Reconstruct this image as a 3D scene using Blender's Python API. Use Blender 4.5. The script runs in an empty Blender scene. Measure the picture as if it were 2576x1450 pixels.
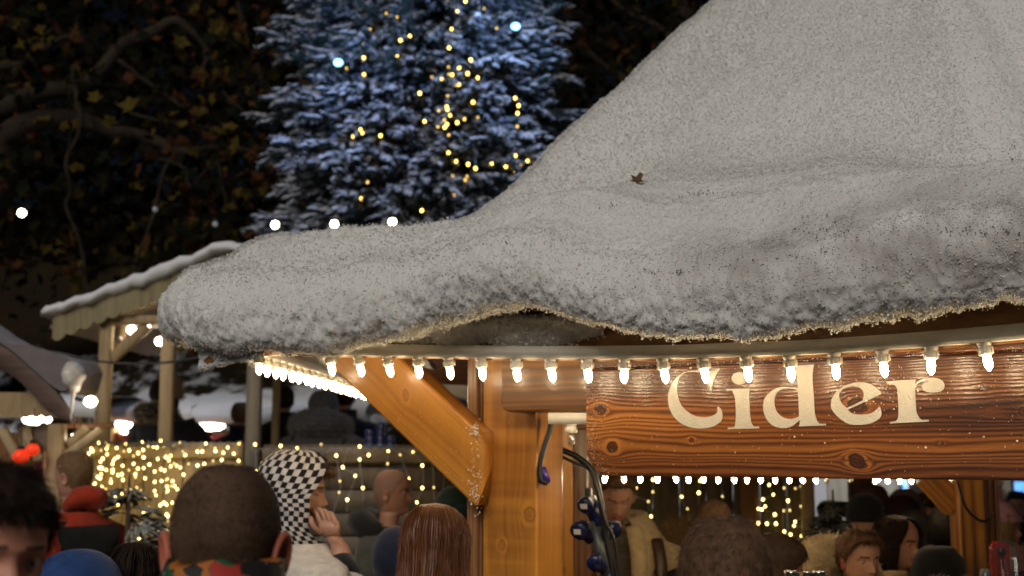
import bpy, bmesh, math, random
import numpy as np
from mathutils import Vector, Matrix
from mathutils.geometry import tessellate_polygon
rng = np.random.default_rng(11)
random.seed(5)
PI = math.pi
sc = bpy.context.scene
COL = sc.collection

# ---------------------------------------------------------------- camera model
FP, CU, CV, VH, CZ = 3200.0, 1288.0, 725.0, 1150.0, 1.85
TH = math.atan((VH - CV) / FP)
cT, sT = math.cos(TH), math.sin(TH)
CAM = np.array([0, 0, CZ])
def ray(u, v):
    xc, zc = (u - CU) / FP, -(v - CV) / FP
    return np.array([xc, cT - zc * sT, sT + zc * cT])
def at(u, v, Y):
    r = ray(u, v)
    return CAM + r * (Y / r[1])
def hit(u, v, p0, n):
    r = ray(u, v)
    return CAM + r * (np.dot(np.asarray(p0) - CAM, n) / np.dot(r, n))
def px(n, Y):            # n pixels of the big frame at distance Y, in metres
    return n * Y / FP

# ---------------------------------------------------------------- noise
def _h(i, j, k, s=0):
    h = (i.astype(np.int64) * 374761393 + j.astype(np.int64) * 668265263 + k.astype(np.int64) * 2147483647 + s * 974711) & 0xffffffff
    h = ((h ^ (h >> 13)) * 1274126177) & 0xffffffff
    return ((h ^ (h >> 16)) & 0xffff) / 65535.0
def vn(P, s=0):
    P = np.asarray(P, float)
    I = np.floor(P); f = P - I; w = f * f * (3 - 2 * f)
    i, j, k = I[..., 0], I[..., 1], I[..., 2]
    r = 0
    for a in (0, 1):
        for b in (0, 1):
            for c in (0, 1):
                ww = (w[..., 0] if a else 1 - w[..., 0]) * (w[..., 1] if b else 1 - w[..., 1]) * (w[..., 2] if c else 1 - w[..., 2])
                r = r + ww * _h(i + a, j + b, k + c, s)
    return r * 2 - 1
def fbm(P, o=3, s=0):
    P = np.asarray(P, float); r = 0; a = 1.0
    for q in range(o):
        r = r + a * vn(P * 2 ** q, s + q); a *= .5
    return r
def p3(x, y=0, z=0):
    x, y, z = np.broadcast_arrays(x, y, z)
    return np.stack([x, y, z], -1).astype(float)
def nrm(a):
    a = np.asarray(a, float)
    return a / np.maximum(np.linalg.norm(a, axis=-1, keepdims=True), 1e-9)
def sstep(a, b, x):
    t = np.clip((np.asarray(x, float) - a) / (b - a), 0, 1)
    return t * t * (3 - 2 * t)

# ---------------------------------------------------------------- mesh helpers
def mk(name, geo, mats, parent=None, smooth=True, mi=None, attrs=None):
    V, Fs = geo
    V = np.asarray(V, np.float32).reshape(-1, 3)
    me = bpy.data.meshes.new(name)
    Fs = [np.asarray(F, np.int32) for F in Fs if len(F)]
    nf = sum(len(F) for F in Fs); nl = sum(F.size for F in Fs)
    me.vertices.add(len(V)); me.vertices.foreach_set('co', V.ravel())
    me.loops.add(nl); me.loops.foreach_set('vertex_index', np.concatenate([F.ravel() for F in Fs]))
    me.polygons.add(nf)
    tot = np.concatenate([np.full(len(F), F.shape[1], np.int32) for F in Fs])
    st = np.concatenate([[0], np.cumsum(tot)[:-1]]).astype(np.int32)
    me.polygons.foreach_set('loop_start', st); me.polygons.foreach_set('loop_total', tot)
    if not isinstance(mats, (list, tuple)): mats = [mats]
    for m in mats: me.materials.append(m)
    if mi is not None: me.polygons.foreach_set('material_index', np.asarray(mi, np.int32))
    me.polygons.foreach_set('use_smooth', np.full(nf, bool(smooth)))
    for k, a in (attrs or {}).items():
        at_ = me.attributes.new(k, 'FLOAT', 'POINT'); at_.data.foreach_set('value', np.asarray(a, np.float32).ravel())
    me.update(calc_edges=True); me.validate()
    ob = bpy.data.objects.new(name, me); COL.objects.link(ob)
    if parent is not None: adopt(ob, parent)
    return ob
def adopt(ob, parent):
    ob.parent = parent
    M = Matrix.Identity(4); q = parent; chain = []
    while q is not None: chain.append(q); q = q.parent
    for q in reversed(chain): M = M @ q.matrix_parent_inverse @ q.matrix_basis
    ob.matrix_parent_inverse = M.inverted()
def local(ob, parent):    # child already in the parent's own coordinates
    ob.parent = parent
    return ob
def tag(o, label=None, cat=None, group=None, kind=None):
    if label: o['label'] = label
    if cat: o['category'] = cat
    if group: o['group'] = group
    if kind: o['kind'] = kind
    return o
def thing(name, label, cat, loc=(0, 0, 0), group=None):
    o = bpy.data.objects.new(name, None); COL.objects.link(o)
    o.location = [float(x) for x in loc]; o.empty_display_size = .1
    return tag(o, label, cat, group)
def inst(src, parent=None, M=None, name=None):
    o = src.copy(); COL.objects.link(o)
    if name: o.name = name
    o.parent = None
    if M is not None: o.matrix_basis = M
    if parent is not None: adopt(o, parent)
    return o
def join(*gs):
    Vs, Fs, n = [], {}, 0
    for V, F in gs:
        V = np.asarray(V, float).reshape(-1, 3)
        for f in F:
            f = np.asarray(f)
            if len(f): Fs.setdefault(f.shape[1], []).append(f + n)
        Vs.append(V); n += len(V)
    return np.concatenate(Vs), [np.concatenate(x) for x in Fs.values()]
def nfaces(g): return sum(len(f) for f in g[1])
def gridF(n, m, closed_m=False, closed_n=False):
    i = np.arange(n if closed_n else n - 1)[:, None]; j = np.arange(m if closed_m else m - 1)[None, :]
    i2 = (i + 1) % n; j2 = (j + 1) % m
    return np.stack(np.broadcast_arrays(i * m + j, i * m + j2, i2 * m + j2, i2 * m + j), -1).reshape(-1, 4)
def box(c, s, R=None, bev=0.0):
    c = np.asarray(c, float); h = np.asarray(s, float) / 2
    b = min(bev, h.min() * .9)
    if b <= 0:
        V = np.array([[x, y, z] for z in (-1, 1) for y in (-1, 1) for x in (-1, 1)]) * h
        F = np.array([[0, 2, 3, 1], [4, 5, 7, 6], [0, 1, 5, 4], [2, 6, 7, 3], [0, 4, 6, 2], [1, 3, 7, 5]])
        Fs = [F]
    else:
        def rg(hx, hy, z):
            return [[hx - b, hy, z], [-hx + b, hy, z], [-hx, hy - b, z], [-hx, -hy + b, z], [-hx + b, -hy, z], [hx - b, -hy, z], [hx, -hy + b, z], [hx, hy - b, z]]
        V = np.array(rg(h[0] - b, h[1] - b, -h[2]) + rg(h[0], h[1], -h[2] + b) + rg(h[0], h[1], h[2] - b) + rg(h[0] - b, h[1] - b, h[2]))
        Fs = [gridF(4, 8, True), np.array([[7, 6, 5, 4, 3, 2, 1, 0], [24, 25, 26, 27, 28, 29, 30, 31]])]
    if R is not None: V = V @ np.asarray(R).T
    return V + c, Fs
def rotz(a):
    c, s = math.cos(a), math.sin(a); return np.array([[c, -s, 0], [s, c, 0], [0, 0, 1]])
def rotx(a):
    c, s = math.cos(a), math.sin(a); return np.array([[1, 0, 0], [0, c, -s], [0, s, c]])
def roty(a):
    c, s = math.cos(a), math.sin(a); return np.array([[c, 0, s], [0, 1, 0], [-s, 0, c]])
def frame(d, up=(0, 0, 1)):
    d = nrm(np.asarray(d, float)); up = np.asarray(up, float)
    if abs(np.dot(d, up)) > .98: up = np.array([1.0, 0, 0])
    e1 = nrm(np.cross(up, d)); e2 = np.cross(d, e1)
    return e1, e2, d
def tube(path, rad, seg=8, cap=True, flat=1.0):
    P = np.asarray(path, float); n = len(P)
    R = np.broadcast_to(np.asarray(rad, float), (n,))
    T = nrm(np.gradient(P, axis=0))
    e1, e2, _ = frame(T[0]); V = []
    a = np.linspace(0, 2 * PI, seg, endpoint=False)
    for i in range(n):
        e1 = nrm(e1 - np.dot(e1, T[i]) * T[i]); e2 = np.cross(T[i], e1)
        V.append(P[i] + R[i] * (np.cos(a)[:, None] * e1 + flat * np.sin(a)[:, None] * e2))
    V = np.concatenate(V); Fs = [gridF(n, seg, True)]
    if cap:
        k = len(V); V = np.vstack([V, P[0], P[-1]])
        j = np.arange(seg); j2 = (j + 1) % seg
        Fs.append(np.concatenate([np.stack([np.full(seg, k), j2, j], -1), np.stack([np.full(seg, k + 1), (n - 1) * seg + j, (n - 1) * seg + j2], -1)]))
    return V, Fs
def spline(pts, n=24):
    P = np.asarray(pts, float); m = len(P)
    t = np.linspace(0, m - 1, n); out = []
    for x in t:
        i = min(int(x), m - 2); f = x - i
        a, b, c, d = P[max(i - 1, 0)], P[i], P[i + 1], P[min(i + 2, m - 1)]
        out.append(.5 * (2 * b + (c - a) * f + (2 * a - 5 * b + 4 * c - d) * f * f + (3 * b - a - 3 * c + d) * f ** 3))
    return np.array(out)
def lathe(prof, seg=16, c=(0, 0, 0), d=(0, 0, 1)):
    e1, e2, d = frame(d); a = np.linspace(0, 2 * PI, seg, endpoint=False)
    V = [np.asarray(c) + z * d + r * (np.cos(a)[:, None] * e1 + np.sin(a)[:, None] * e2) for r, z in prof]
    n = len(prof)
    return np.concatenate(V), [gridF(n, seg, True)]
def ball(c, r, n=10, m=14, R=None):
    r = np.broadcast_to(np.asarray(r, float), (3,))
    t = np.linspace(.02, PI - .02, n)[:, None]; p = np.linspace(0, 2 * PI, m, endpoint=False)[None, :]
    V = np.stack(np.broadcast_arrays(np.sin(t) * np.cos(p) * r[0], np.sin(t) * np.sin(p) * r[1], np.cos(t) * r[2]), -1).reshape(-1, 3)
    if R is not None: V = V @ np.asarray(R).T
    return V + np.asarray(c), [gridF(n, m, True)]
def fingers(o, d, up, L, R, prof=((0, .5), (.3, 1), (.7, .8), (1, .15)), seg=5):
    o, d, up = np.asarray(o, float), nrm(d), np.asarray(up, float); k = len(o)
    s = nrm(np.cross(d, up)); u = np.cross(s, d)
    L = np.broadcast_to(L, (k,))[:, None]; R = np.broadcast_to(R, (k,))[:, None]
    a = np.linspace(0, 2 * PI, seg, endpoint=False); V = []
    for t, r in prof:
        c = o + d * L * t
        V.append(c[:, None, :] + (R * r)[:, None, :] * (np.cos(a)[None, :, None] * s[:, None, :] + np.sin(a)[None, :, None] * u[:, None, :]))
    V = np.stack(V, 1)
    F = gridF(len(prof), seg, True)
    F = (F[None] + (np.arange(k) * len(prof) * seg)[:, None, None]).reshape(-1, 4)
    return V.reshape(-1, 3), [F]
def blades(o, d1, d2, w):           # tapering ribbons o -> o+d1 -> o+d1+d2
    o, d1, d2 = (np.asarray(x, float) for x in (o, d1, d2)); k = len(o)
    s = nrm(np.cross(d1, rng.normal(size=(k, 3)))) * np.broadcast_to(w, (k,))[:, None] * .5
    V = np.stack([o - s, o + s, o + d1 + s * .8, o + d1 - s * .8, o + d1 + d2], 1)
    b = (np.arange(k) * 5)[:, None]
    return V.reshape(-1, 3), [b + np.array([0, 1, 2, 3]), b + np.array([3, 2, 4])]
def flakes(o, n, size, k=4):        # little random facets
    o = np.asarray(o, float); m = len(o)
    a = nrm(rng.normal(size=(m, 3)) + .6 * n); b = nrm(np.cross(a, rng.normal(size=(m, 3)))); c = np.cross(a, b)
    S = np.broadcast_to(size, (m,))[:, None]
    V = np.stack([o + S * b * rng.uniform(.5, 1, (m, 1)), o + S * c * rng.uniform(.4, .9, (m, 1)), o - S * b * rng.uniform(.5, 1, (m, 1)), o - S * c * rng.uniform(.4, .9, (m, 1)) + a * S * .4], 1)
    return V.reshape(-1, 3), [(np.arange(m) * 4)[:, None] + np.arange(4)]
def chips(o, size):                 # little lumpy octahedra
    o = np.asarray(o, float); m = len(o)
    D = np.array([[1, 0, 0], [0, 1, 0], [-1, 0, 0], [0, -1, 0], [0, 0, 1], [0, 0, -1]], float)
    V = o[:, None, :] + D[None] * np.broadcast_to(size, (m,))[:, None, None] * rng.uniform(.45, 1.15, (m, 6, 1)) + rng.normal(size=(m, 6, 3)) * np.broadcast_to(size, (m,))[:, None, None] * .15
    F = np.array([[0, 1, 4], [1, 2, 4], [2, 3, 4], [3, 0, 4], [1, 0, 5], [2, 1, 5], [3, 2, 5], [0, 3, 5]])
    return V.reshape(-1, 3), [(F[None] + (np.arange(m) * 6)[:, None, None]).reshape(-1, 3)]
def prism(poly, holes, to3, depth):
    loops = [poly] + list(holes)
    flat = [p for l in loops for p in l]
    tris = tessellate_polygon([[Vector((x, y, 0)) for x, y in l] for l in loops])
    A = np.array([to3(x, y, 0) for x, y in flat]); B = np.array([to3(x, y, depth) for x, y in flat])
    n = len(flat); T = np.array(tris); Q = []; k = 0
    for l in loops:
        m = len(l); Q += [[k + i, k + (i + 1) % m, n + k + (i + 1) % m, n + k + i] for i in range(m)]; k += m
    return np.vstack([A, B]), [np.vstack([T, T[:, ::-1] + n]), np.array(Q)]

# ---------------------------------------------------------------- materials
_mc = {}
def _new(name):
    m = bpy.data.materials.new(name); m.use_nodes = True
    nt = m.node_tree; b = nt.nodes['Principled BSDF']
    return m, nt, b
def N(nt, t, **k):
    n = nt.nodes.new(t)
    for a, v in k.items():
        if a in n.inputs.keys(): n.inputs[a].default_value = v
        else: setattr(n, a, v)
    return n
def c4(c): return (float(c[0]), float(c[1]), float(c[2]), 1.0)
def pmat(name, col, rough=.7, var=.25, scale=14, bump=0, bscale=60, coat=0, metal=0, sheen=0, stretch=(1, 1, 1), col2=None, spec=.5, trans=0):
    key = (name, tuple(col), rough, var, scale, bump, bscale, coat, stretch, col2)
    if key in _mc: return _mc[key]
    m, nt, b = _new(name); L = nt.links.new
    tc = N(nt, 'ShaderNodeTexCoord'); mp = N(nt, 'ShaderNodeMapping'); mp.inputs['Scale'].default_value = stretch
    L(tc.outputs['Object'], mp.inputs['Vector'])
    nz = N(nt, 'ShaderNodeTexNoise', Scale=scale, Detail=6.0, Roughness=.6); L(mp.outputs[0], nz.inputs['Vector'])
    mx = N(nt, 'ShaderNodeMix', data_type='RGBA')
    c2 = col2 if col2 else [min(1, x * (1 + var)) for x in col]
    c1 = [x * (1 - var) for x in col] if not col2 else col
    mr = N(nt, 'ShaderNodeMapRange'); mr.inputs[1].default_value = .3; mr.inputs[2].default_value = .7
    L(nz.outputs[0], mr.inputs[0]); L(mr.outputs[0], mx.inputs[0])
    mx.inputs[6].default_value = c4(c1); mx.inputs[7].default_value = c4(c2)
    L(mx.outputs[2], b.inputs['Base Color'])
    b.inputs['Roughness'].default_value = rough; b.inputs['Metallic'].default_value = metal
    b.inputs['Specular IOR Level'].default_value = spec
    b.inputs['Coat Weight'].default_value = coat; b.inputs['Coat Roughness'].default_value = .12
    b.inputs['Sheen Weight'].default_value = sheen
    b.inputs['Transmission Weight'].default_value = trans
    if bump:
        n2 = N(nt, 'ShaderNodeTexNoise', Scale=bscale, Detail=4.0); L(mp.outputs[0], n2.inputs['Vector'])
        bp = N(nt, 'ShaderNodeBump', Strength=bump, Distance=.01); L(n2.outputs[0], bp.inputs['Height']); L(bp.outputs[0], b.inputs['Normal'])
    _mc[key] = m
    return m
def emat(name, col, st):
    key = (name, col, st)
    if key in _mc: return _mc[key]
    m, nt, b = _new(name)
    b.inputs['Base Color'].default_value = c4([x * .8 for x in col]); b.inputs['Emission Color'].default_value = c4(col); b.inputs['Emission Strength'].default_value = st
    _mc[key] = m
    return m
def grainmat(name, ramp, rough=.4, coat=.5, bump=.15, spark=0):
    m, nt, b = _new(name); L = nt.links.new
    a = N(nt, 'ShaderNodeAttribute', attribute_name='grain')
    cr = N(nt, 'ShaderNodeValToRGB'); el = cr.color_ramp.elements
    while len(el) < len(ramp): el.new(.5)
    for e, (p, c) in zip(el, ramp): e.position = p; e.color = c4(c)
    L(a.outputs['Fac'], cr.inputs[0]); L(cr.outputs[0], b.inputs['Base Color'])
    b.inputs['Roughness'].default_value = rough; b.inputs['Coat Weight'].default_value = coat; b.inputs['Coat Roughness'].default_value = .16
    tc = N(nt, 'ShaderNodeTexCoord')
    nz = N(nt, 'ShaderNodeTexNoise', Scale=160.0, Detail=3.0); L(tc.outputs['Object'], nz.inputs['Vector'])
    ad = N(nt, 'ShaderNodeMath', operation='MULTIPLY_ADD'); ad.inputs[1].default_value = .6
    L(nz.outputs[0], ad.inputs[0]); L(a.outputs['Fac'], ad.inputs[2])
    bp = N(nt, 'ShaderNodeBump', Strength=bump, Distance=.004); L(ad.outputs[0], bp.inputs['Height'])
    L(bp.outputs[0], b.inputs['Normal']); L(bp.outputs[0], b.inputs['Coat Normal'])
    return m
def slopemat(name, under, top, lo=.1, hi=.45, rough=.85, scale=25, amp=.35, var=.3):
    # snow or dirt that lies on the faces turned upward
    m, nt, b = _new(name); L = nt.links.new
    g = N(nt, 'ShaderNodeNewGeometry'); sx = N(nt, 'ShaderNodeSeparateXYZ'); L(g.outputs['Normal'], sx.inputs[0])
    tc = N(nt, 'ShaderNodeTexCoord'); nz = N(nt, 'ShaderNodeTexNoise', Scale=scale, Detail=4.0); L(tc.outputs['Object'], nz.inputs['Vector'])
    ma = N(nt, 'ShaderNodeMath', operation='MULTIPLY_ADD'); ma.inputs[1].default_value = amp * 2; L(nz.outputs[0], ma.inputs[0]); L(sx.outputs[2], ma.inputs[2])
    mr = N(nt, 'ShaderNodeMapRange'); mr.inputs[1].default_value = lo + amp; mr.inputs[2].default_value = hi + amp; L(ma.outputs[0], mr.inputs[0])
    mx = N(nt, 'ShaderNodeMix', data_type='RGBA'); mx.inputs[6].default_value = c4(under); mx.inputs[7].default_value = c4(top)
    L(mr.outputs[0], mx.inputs[0]); L(mx.outputs[2], b.inputs['Base Color'])
    b.inputs['Roughness'].default_value = rough; b.inputs['Specular IOR Level'].default_value = .3
    return m
def woodbg(name, c1, c2, axis='z', rough=.65, scale=6.0):
    st = {'x': (.12, 1, 1), 'y': (1, .12, 1), 'z': (1, 1, .12)}[axis]
    return pmat(name, c1, rough=rough, col2=tuple(c2), scale=scale * 4, stretch=st, bump=.2, bscale=90)
# ================================================================ geometry of the six-sided hut
BU = [820, 890, 963, 1041, 1118, 1200, 1288, 1375, 1467, 1562, 1658, 1760, 1868, 1978, 2092, 2212, 2336, 2470]
SBU = [600, 700, 820, 1000, 1200, 1300, 1500, 1700, 1868, 2000, 2100, 2212, 2336, 2470, 2576, 2760, 3000]
SBV = [889, 890, 893, 896, 900, 902, 903, 902, 896, 893, 887, 880, 872, 861, 852, 836, 815]
sbv = lambda u: float(np.interp(u, SBU, SBV))
A_ = []
for i, u in enumerate(BU):
    r = ray(u, sbv(u) + 30); k = r[0] / r[1]
    A_.append([1, i, -k, -k * i])
w_ = np.linalg.svd(np.array(A_))[2][-1]
w_ = w_ / math.hypot(w_[1], w_[3]) * .133
if w_[2] < 0: w_ = -w_
FD = nrm(np.array([w_[1], w_[3], 0])); NN = np.array([-FD[1], FD[0], 0])
S0 = np.array([w_[0], w_[2], 0])
def strip_pt(u, v=None, off=0): return hit(u, sbv(u) if v is None else v, S0 + NN * off, NN)
def FR(u, v, off): return hit(u, v, S0 + NN * off, NN)
C0 = strip_pt(672) * [1, 1, 0]
def rot2(v, a): return rotz(a) @ v
BD = rot2(FD, PI / 3); LD = rot2(FD, 2 * PI / 3)
RT = 3.6
TIP = C0 - .42 * BD
OC = TIP + RT * BD
HEX = [OC + rot2(TIP - OC, PI / 3 * k) for k in range(6)]
print('FD', FD, 'S0', S0, 'C0', C0, 'TIP', TIP, 'OC', OC, 'LD', LD)

# ---------------------------------------------------------------- roof profile from the hip seen against the sky
SIL = [(410, 775), (450, 728), (520, 690), (570, 657), (640, 622), (700, 612), (770, 607), (850, 610), (900, 601), (970, 598), (1050, 591), (1150, 574), (1210, 540), (1260, 490), (1330, 415), (1400, 345), (1445, 285), (1500, 245), (1580, 175), (1650, 120), (1720, 48), (1790, -12)]
hn = np.array([-BD[1], BD[0], 0]); ht, hz = [], []
for u, v in SIL:
    v += 16 * float(sstep(600, 800, u) * (1 - sstep(1000, 1300, u)))
    p = hit(u, v, TIP, hn); ht.append(np.dot(p - TIP, BD)); hz.append(p[2])
ht, hz = np.array(ht), np.array(hz)
print('hip', np.round(ht, 2), np.round(hz, 2))
sl = (hz[-1] - hz[-5]) / (ht[-1] - ht[-5])
tx = np.linspace(ht[-1] + .2, RT, 8)
ht = np.concatenate([ht, tx]); hz = np.concatenate([hz, hz[-1] + sl * (tx - ht[len(SIL) - 1])])
o_ = np.argsort(ht); ht, hz = ht[o_], hz[o_]
HZ0 = float(np.interp(.12, ht, hz))
_hx, _hy = np.concatenate([[0], ht[ht > .1]]), np.concatenate([[HZ0 - .06], hz[ht > .1]])
def hip(t):
    t = np.asarray(t, float); w = .20 * sstep(.35, .8, t); return sum(np.interp(t + w * k, _hx, _hy) for k in np.linspace(-1, 1, 9)) / 9
# lower rim of the snow along the front
EV = [(372, 842), (400, 855), (440, 873), (470, 886), (560, 893), (640, 890), (740, 887), (830, 880), (900, 864), (1000, 850), (1080, 827), (1150, 806), (1220, 791), (1290, 782), (1350, 789), (1420, 814), (1500, 840), (1560, 854), (1640, 868), (1700, 871), (1770, 864), (1850, 870), (1900, 862), (2000, 844), (2100, 830), (2200, 810), (2300, 790), (2400, 781), (2576, 766), (2760, 752)]
def inset(s): return .19 * float(sstep(.30, 1.15, s) * sstep(.30, 1.15, RT - s))
es, ez = [], []
for u, v in EV:
    v -= 6 + 6 * (1 - float(sstep(620, 760, u)))
    s_ = 1.5
    for _ in range(5): p = hit(u, v, TIP + NN * inset(s_), NN); s_ = float(np.dot(p - TIP, FD))
    es.append(s_); ez.append(p[2])
print('eave', np.round(es, 2), np.round(ez, 2))
es += [3.2, 3.6]; ez += [ez[-1] + .03, ez[0]]
es, ez = np.array(es), np.array(ez)

def rimz(edge, s):       # edge index, metres along the edge
    if edge == 0: return np.interp(s, es, ez)
    base = ez[0] - .09 * np.sin(np.pi * s / RT) + .03 * np.sin(s * 5 + edge)
    return base
stations = []            # (edge, s)
for s in np.linspace(0, 3.1, 900, endpoint=False): stations.append((0, s))
for s in np.linspace(3.1, 3.6, 70, endpoint=False): stations.append((0, s))
for s in np.linspace(0, 1.4, 170, endpoint=False): stations.append((1, s))
for s in np.linspace(1.4, 3.6, 20, endpoint=False): stations.append((1, s))
for e in (2, 3, 4):
    for s in np.linspace(0, 3.6, 30, endpoint=False): stations.append((e, s))
for s in np.linspace(0, 2.6, 25, endpoint=False): stations.append((5, s))
for s in np.linspace(2.6, 3.6, 170, endpoint=False): stations.append((5, s))
E = np.array([HEX[e] + (HEX[(e + 1) % 6] - HEX[e]) * (s / RT) for e, s in stations])
E = E + np.array([rot2(NN, PI / 3 * e) * inset(s) for e, s in stations])
RZ = np.array([rimz(e, s) for e, s in stations])
per = np.array([e * RT + s for e, s in stations])
# round the corners
def smooth_at(E, tip, r=.34):
    d = np.linalg.norm(E[:, :2] - tip[:2], axis=1); w = np.clip(1 - d / r, 0, 1) ** 2
    inn = nrm(OC - tip); return E + inn * (w * .10)[:, None]
for h_ in HEX: E = smooth_at(E, h_)
d_ = np.linalg.norm(E[:, :2] - HEX[1][:2], axis=1); E = E + nrm(OC - HEX[1]) * (np.clip(1 - d_ / 1.5, 0, 1) ** 2 * .42)[:, None]
LIP = [(-.60, .12), (-.46, .15), (-.36, .14), (-.30, .10), (-.22, .06), (-.16, .035), (-.11, .018), (-.06, .004), (-.02, .0), (.01, .008), (.03, .025), (.045, .05), (.055, .08), (.06, .115), (.055, .15), (.045, .18)]
LIP = [tuple(x) for x in spline([(a, b, 0) for a, b in LIP], 52)[:, :2]]
qs = np.concatenate([np.linspace(.0, .30, 150), np.linspace(.302, .80, 210), np.linspace(.805, 1, 25)])
nS = len(stations); rows = []
for o, dz in LIP:
    sc_ = 1 + o / (RT * .9); p = OC + (E - OC) * sc_
    rows.append(np.column_stack([p[:, 0], p[:, 1], RZ + dz]))
top0 = HZ0 - .06
for q in qs:
    p = E + (OC - E) * (q * .998)
    fall = (1 - q) ** 5
    z = hip(q * RT) * np.ones(nS) + (RZ + .235 - top0) * fall * (.9)
    dist = np.minimum(per % RT, RT - per % RT); z = z + .13 * np.exp(-((q * RT - 1.08) / .52) ** 2) * sstep(.5, 1.4, dist)
    rows.append(np.column_stack([p[:, 0], p[:, 1], z]))
G = np.array(rows)                                  # rows x stations x 3
# blend the first top rows onto the lip, then relax
for it in range(14):
    a = len(LIP) - 14; b = len(LIP) + 34
    G[a:b] = .5 * G[a:b] + .25 * (G[a - 1:b - 1] + G[a + 1:b + 1])
def gnorm(G):
    du = np.gradient(G, axis=0); dv = np.roll(G, -1, 1) - np.roll(G, 1, 1)
    return nrm(np.cross(dv, du))
Nn = gnorm(G)
if Nn[len(LIP) + 60, 400, 2] < 0: Nn = -Nn; flip = True
else: flip = False
Pn = G.copy()
amp = np.ones(len(G)); amp[:14] = .4
d_big = .022 * fbm(Pn * 1.8, 2, 3) + .009 * fbm(Pn * 6.0, 3, 5)
lowq = np.exp(-np.clip(np.arange(len(G)) - len(LIP), 0, 999) / 60.0)[:, None]
d_mid = (.0020 + .0040 * lowq) * fbm(Pn * 19, 3, 9)
d_fin = (.0030 + .0018 * lowq) * fbm(Pn * 62, 2, 14)
lipw = np.zeros(len(G)); lipw[8:len(LIP) + 20] = 1
rough_lip = .006 * np.abs(fbm(Pn * 34, 2, 21)) * lipw[:, None]
# sag hollow and swelling near the far end of the eave, dents higher up
hol = np.zeros(G.shape[:2])
def dent(u, v, ru, dep):
    # find the surface point seen at that place of the photo once, then dent round it in space
    r = ray(u, v); D = np.cross(G - CAM, r); d = np.linalg.norm(D, axis=2) / np.linalg.norm(r)
    d[Nn @ r > 0] = 9
    i = np.unravel_index(np.argmin(d), d.shape); c = G[i]
    return dep * np.exp(-(np.linalg.norm(G - c, axis=2) / ru) ** 2)
for u, v, ru, dp in [(2400, 690, .16, -.07), (2540, 660, .14, -.06), (1790, 120, .09, -.04), (1850, 150, .08, -.03), (1760, 490, .14, -.012), (1640, 495, .1, -.012),
]:
    hol = hol + dent(u, v, ru, dp)
disp = (d_big + d_mid + d_fin) * amp[:, None] + rough_lip + hol
G2 = G + Nn * disp[..., None]
# ragged drip along the rim
drip = np.clip(fbm(p3(per * 16, 0, 0), 3, 31) + .1, 0, 1) * .028 + np.clip(fbm(p3(per * 55, 0, 0), 2, 33), 0, 1) * .014
for i in range(16, 34): G2[i, :, 2] -= .55 * drip * max(0, 1 - abs(i - 24) / 9)
nr = len(G2)
ids = gridF(nr, nS, True)
if flip: ids = ids[:, ::-1]
snow_geo = (G2.reshape(-1, 3), [ids])
# flakes of loose snow over the near faces
def scatter(ia, ib, ja, jb, n):
    x = rng.uniform(ia, ib - 1.01, n); y = rng.uniform(ja, jb - 1.01, n); i = x.astype(int); j = y.astype(int); fx = (x - i)[:, None]; fy = (y - j)[:, None]
    f = lambda A: (1 - fx) * ((1 - fy) * A[i, j] + fy * A[i, j + 1]) + fx * ((1 - fy) * A[i + 1, j] + fy * A[i + 1, j + 1])
    return f(G2), nrm(f(Nn))
nL = len(LIP); fl = []
for ia, ib, ja, jb, n, s0, s1, lift, kn_ in [(nL + 110, nL + 330, 0, 970, 95000, .0028, .0062, .0030, 3.0), (nL + 110, nL + 330, 970, 1130, 16000, .0028, .0062, .0030, 3.0), (nL, nL + 300, nS - 170, nS, 10000, .002, .005, .002, 3.0),
                                  (nL - 8, nL + 118, 0, 970, 42000, .0024, .0050, .0012, 4.5), (nL - 6, nL + 60, 0, 970, 12000, .0022, .0050, .0016, 3.2), (20, nL + 14, 0, 970, 16000, .0024, .0056, .003, 2.0), (20, nL + 14, nS - 170, nS, 5000, .0028, .006, .003, 2.0)]:
    p, q = scatter(ia, ib, ja, jb, n); fl.append(flakes(p + q * rng.uniform(-.001, lift, (n, 1)), q * kn_, rng.uniform(s0, s1, n)))
for ja, jb in ((0, 14), (nS - 12, nS)):
    p, q = scatter(nL, nL + 330, ja, jb, 4500); fl.append(flakes(p + q * rng.uniform(-.001, .009, (4500, 1)), q, rng.uniform(.004, .009, 4500)))
p, q = scatter(nL, nL + 330, 0, 330, 11000); fl.append(flakes(p + q * rng.uniform(.001, .010, (11000, 1)), q, rng.uniform(.003, .007, 11000)))
fl = join(*fl)
fr = []
for ja, jb, n in ((0, 970, 24000), (nS - 170, nS, 2600)):
    p, q = scatter(8, 34, ja, jb, n); fr.append(flakes(p + q * rng.uniform(-.002, .006, (n, 1)) - np.array([0, 0, 1.0]) * rng.exponential(.0028, (n, 1)), q, rng.uniform(.0026, .0058, n)))
fr = join(*fr)

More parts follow.
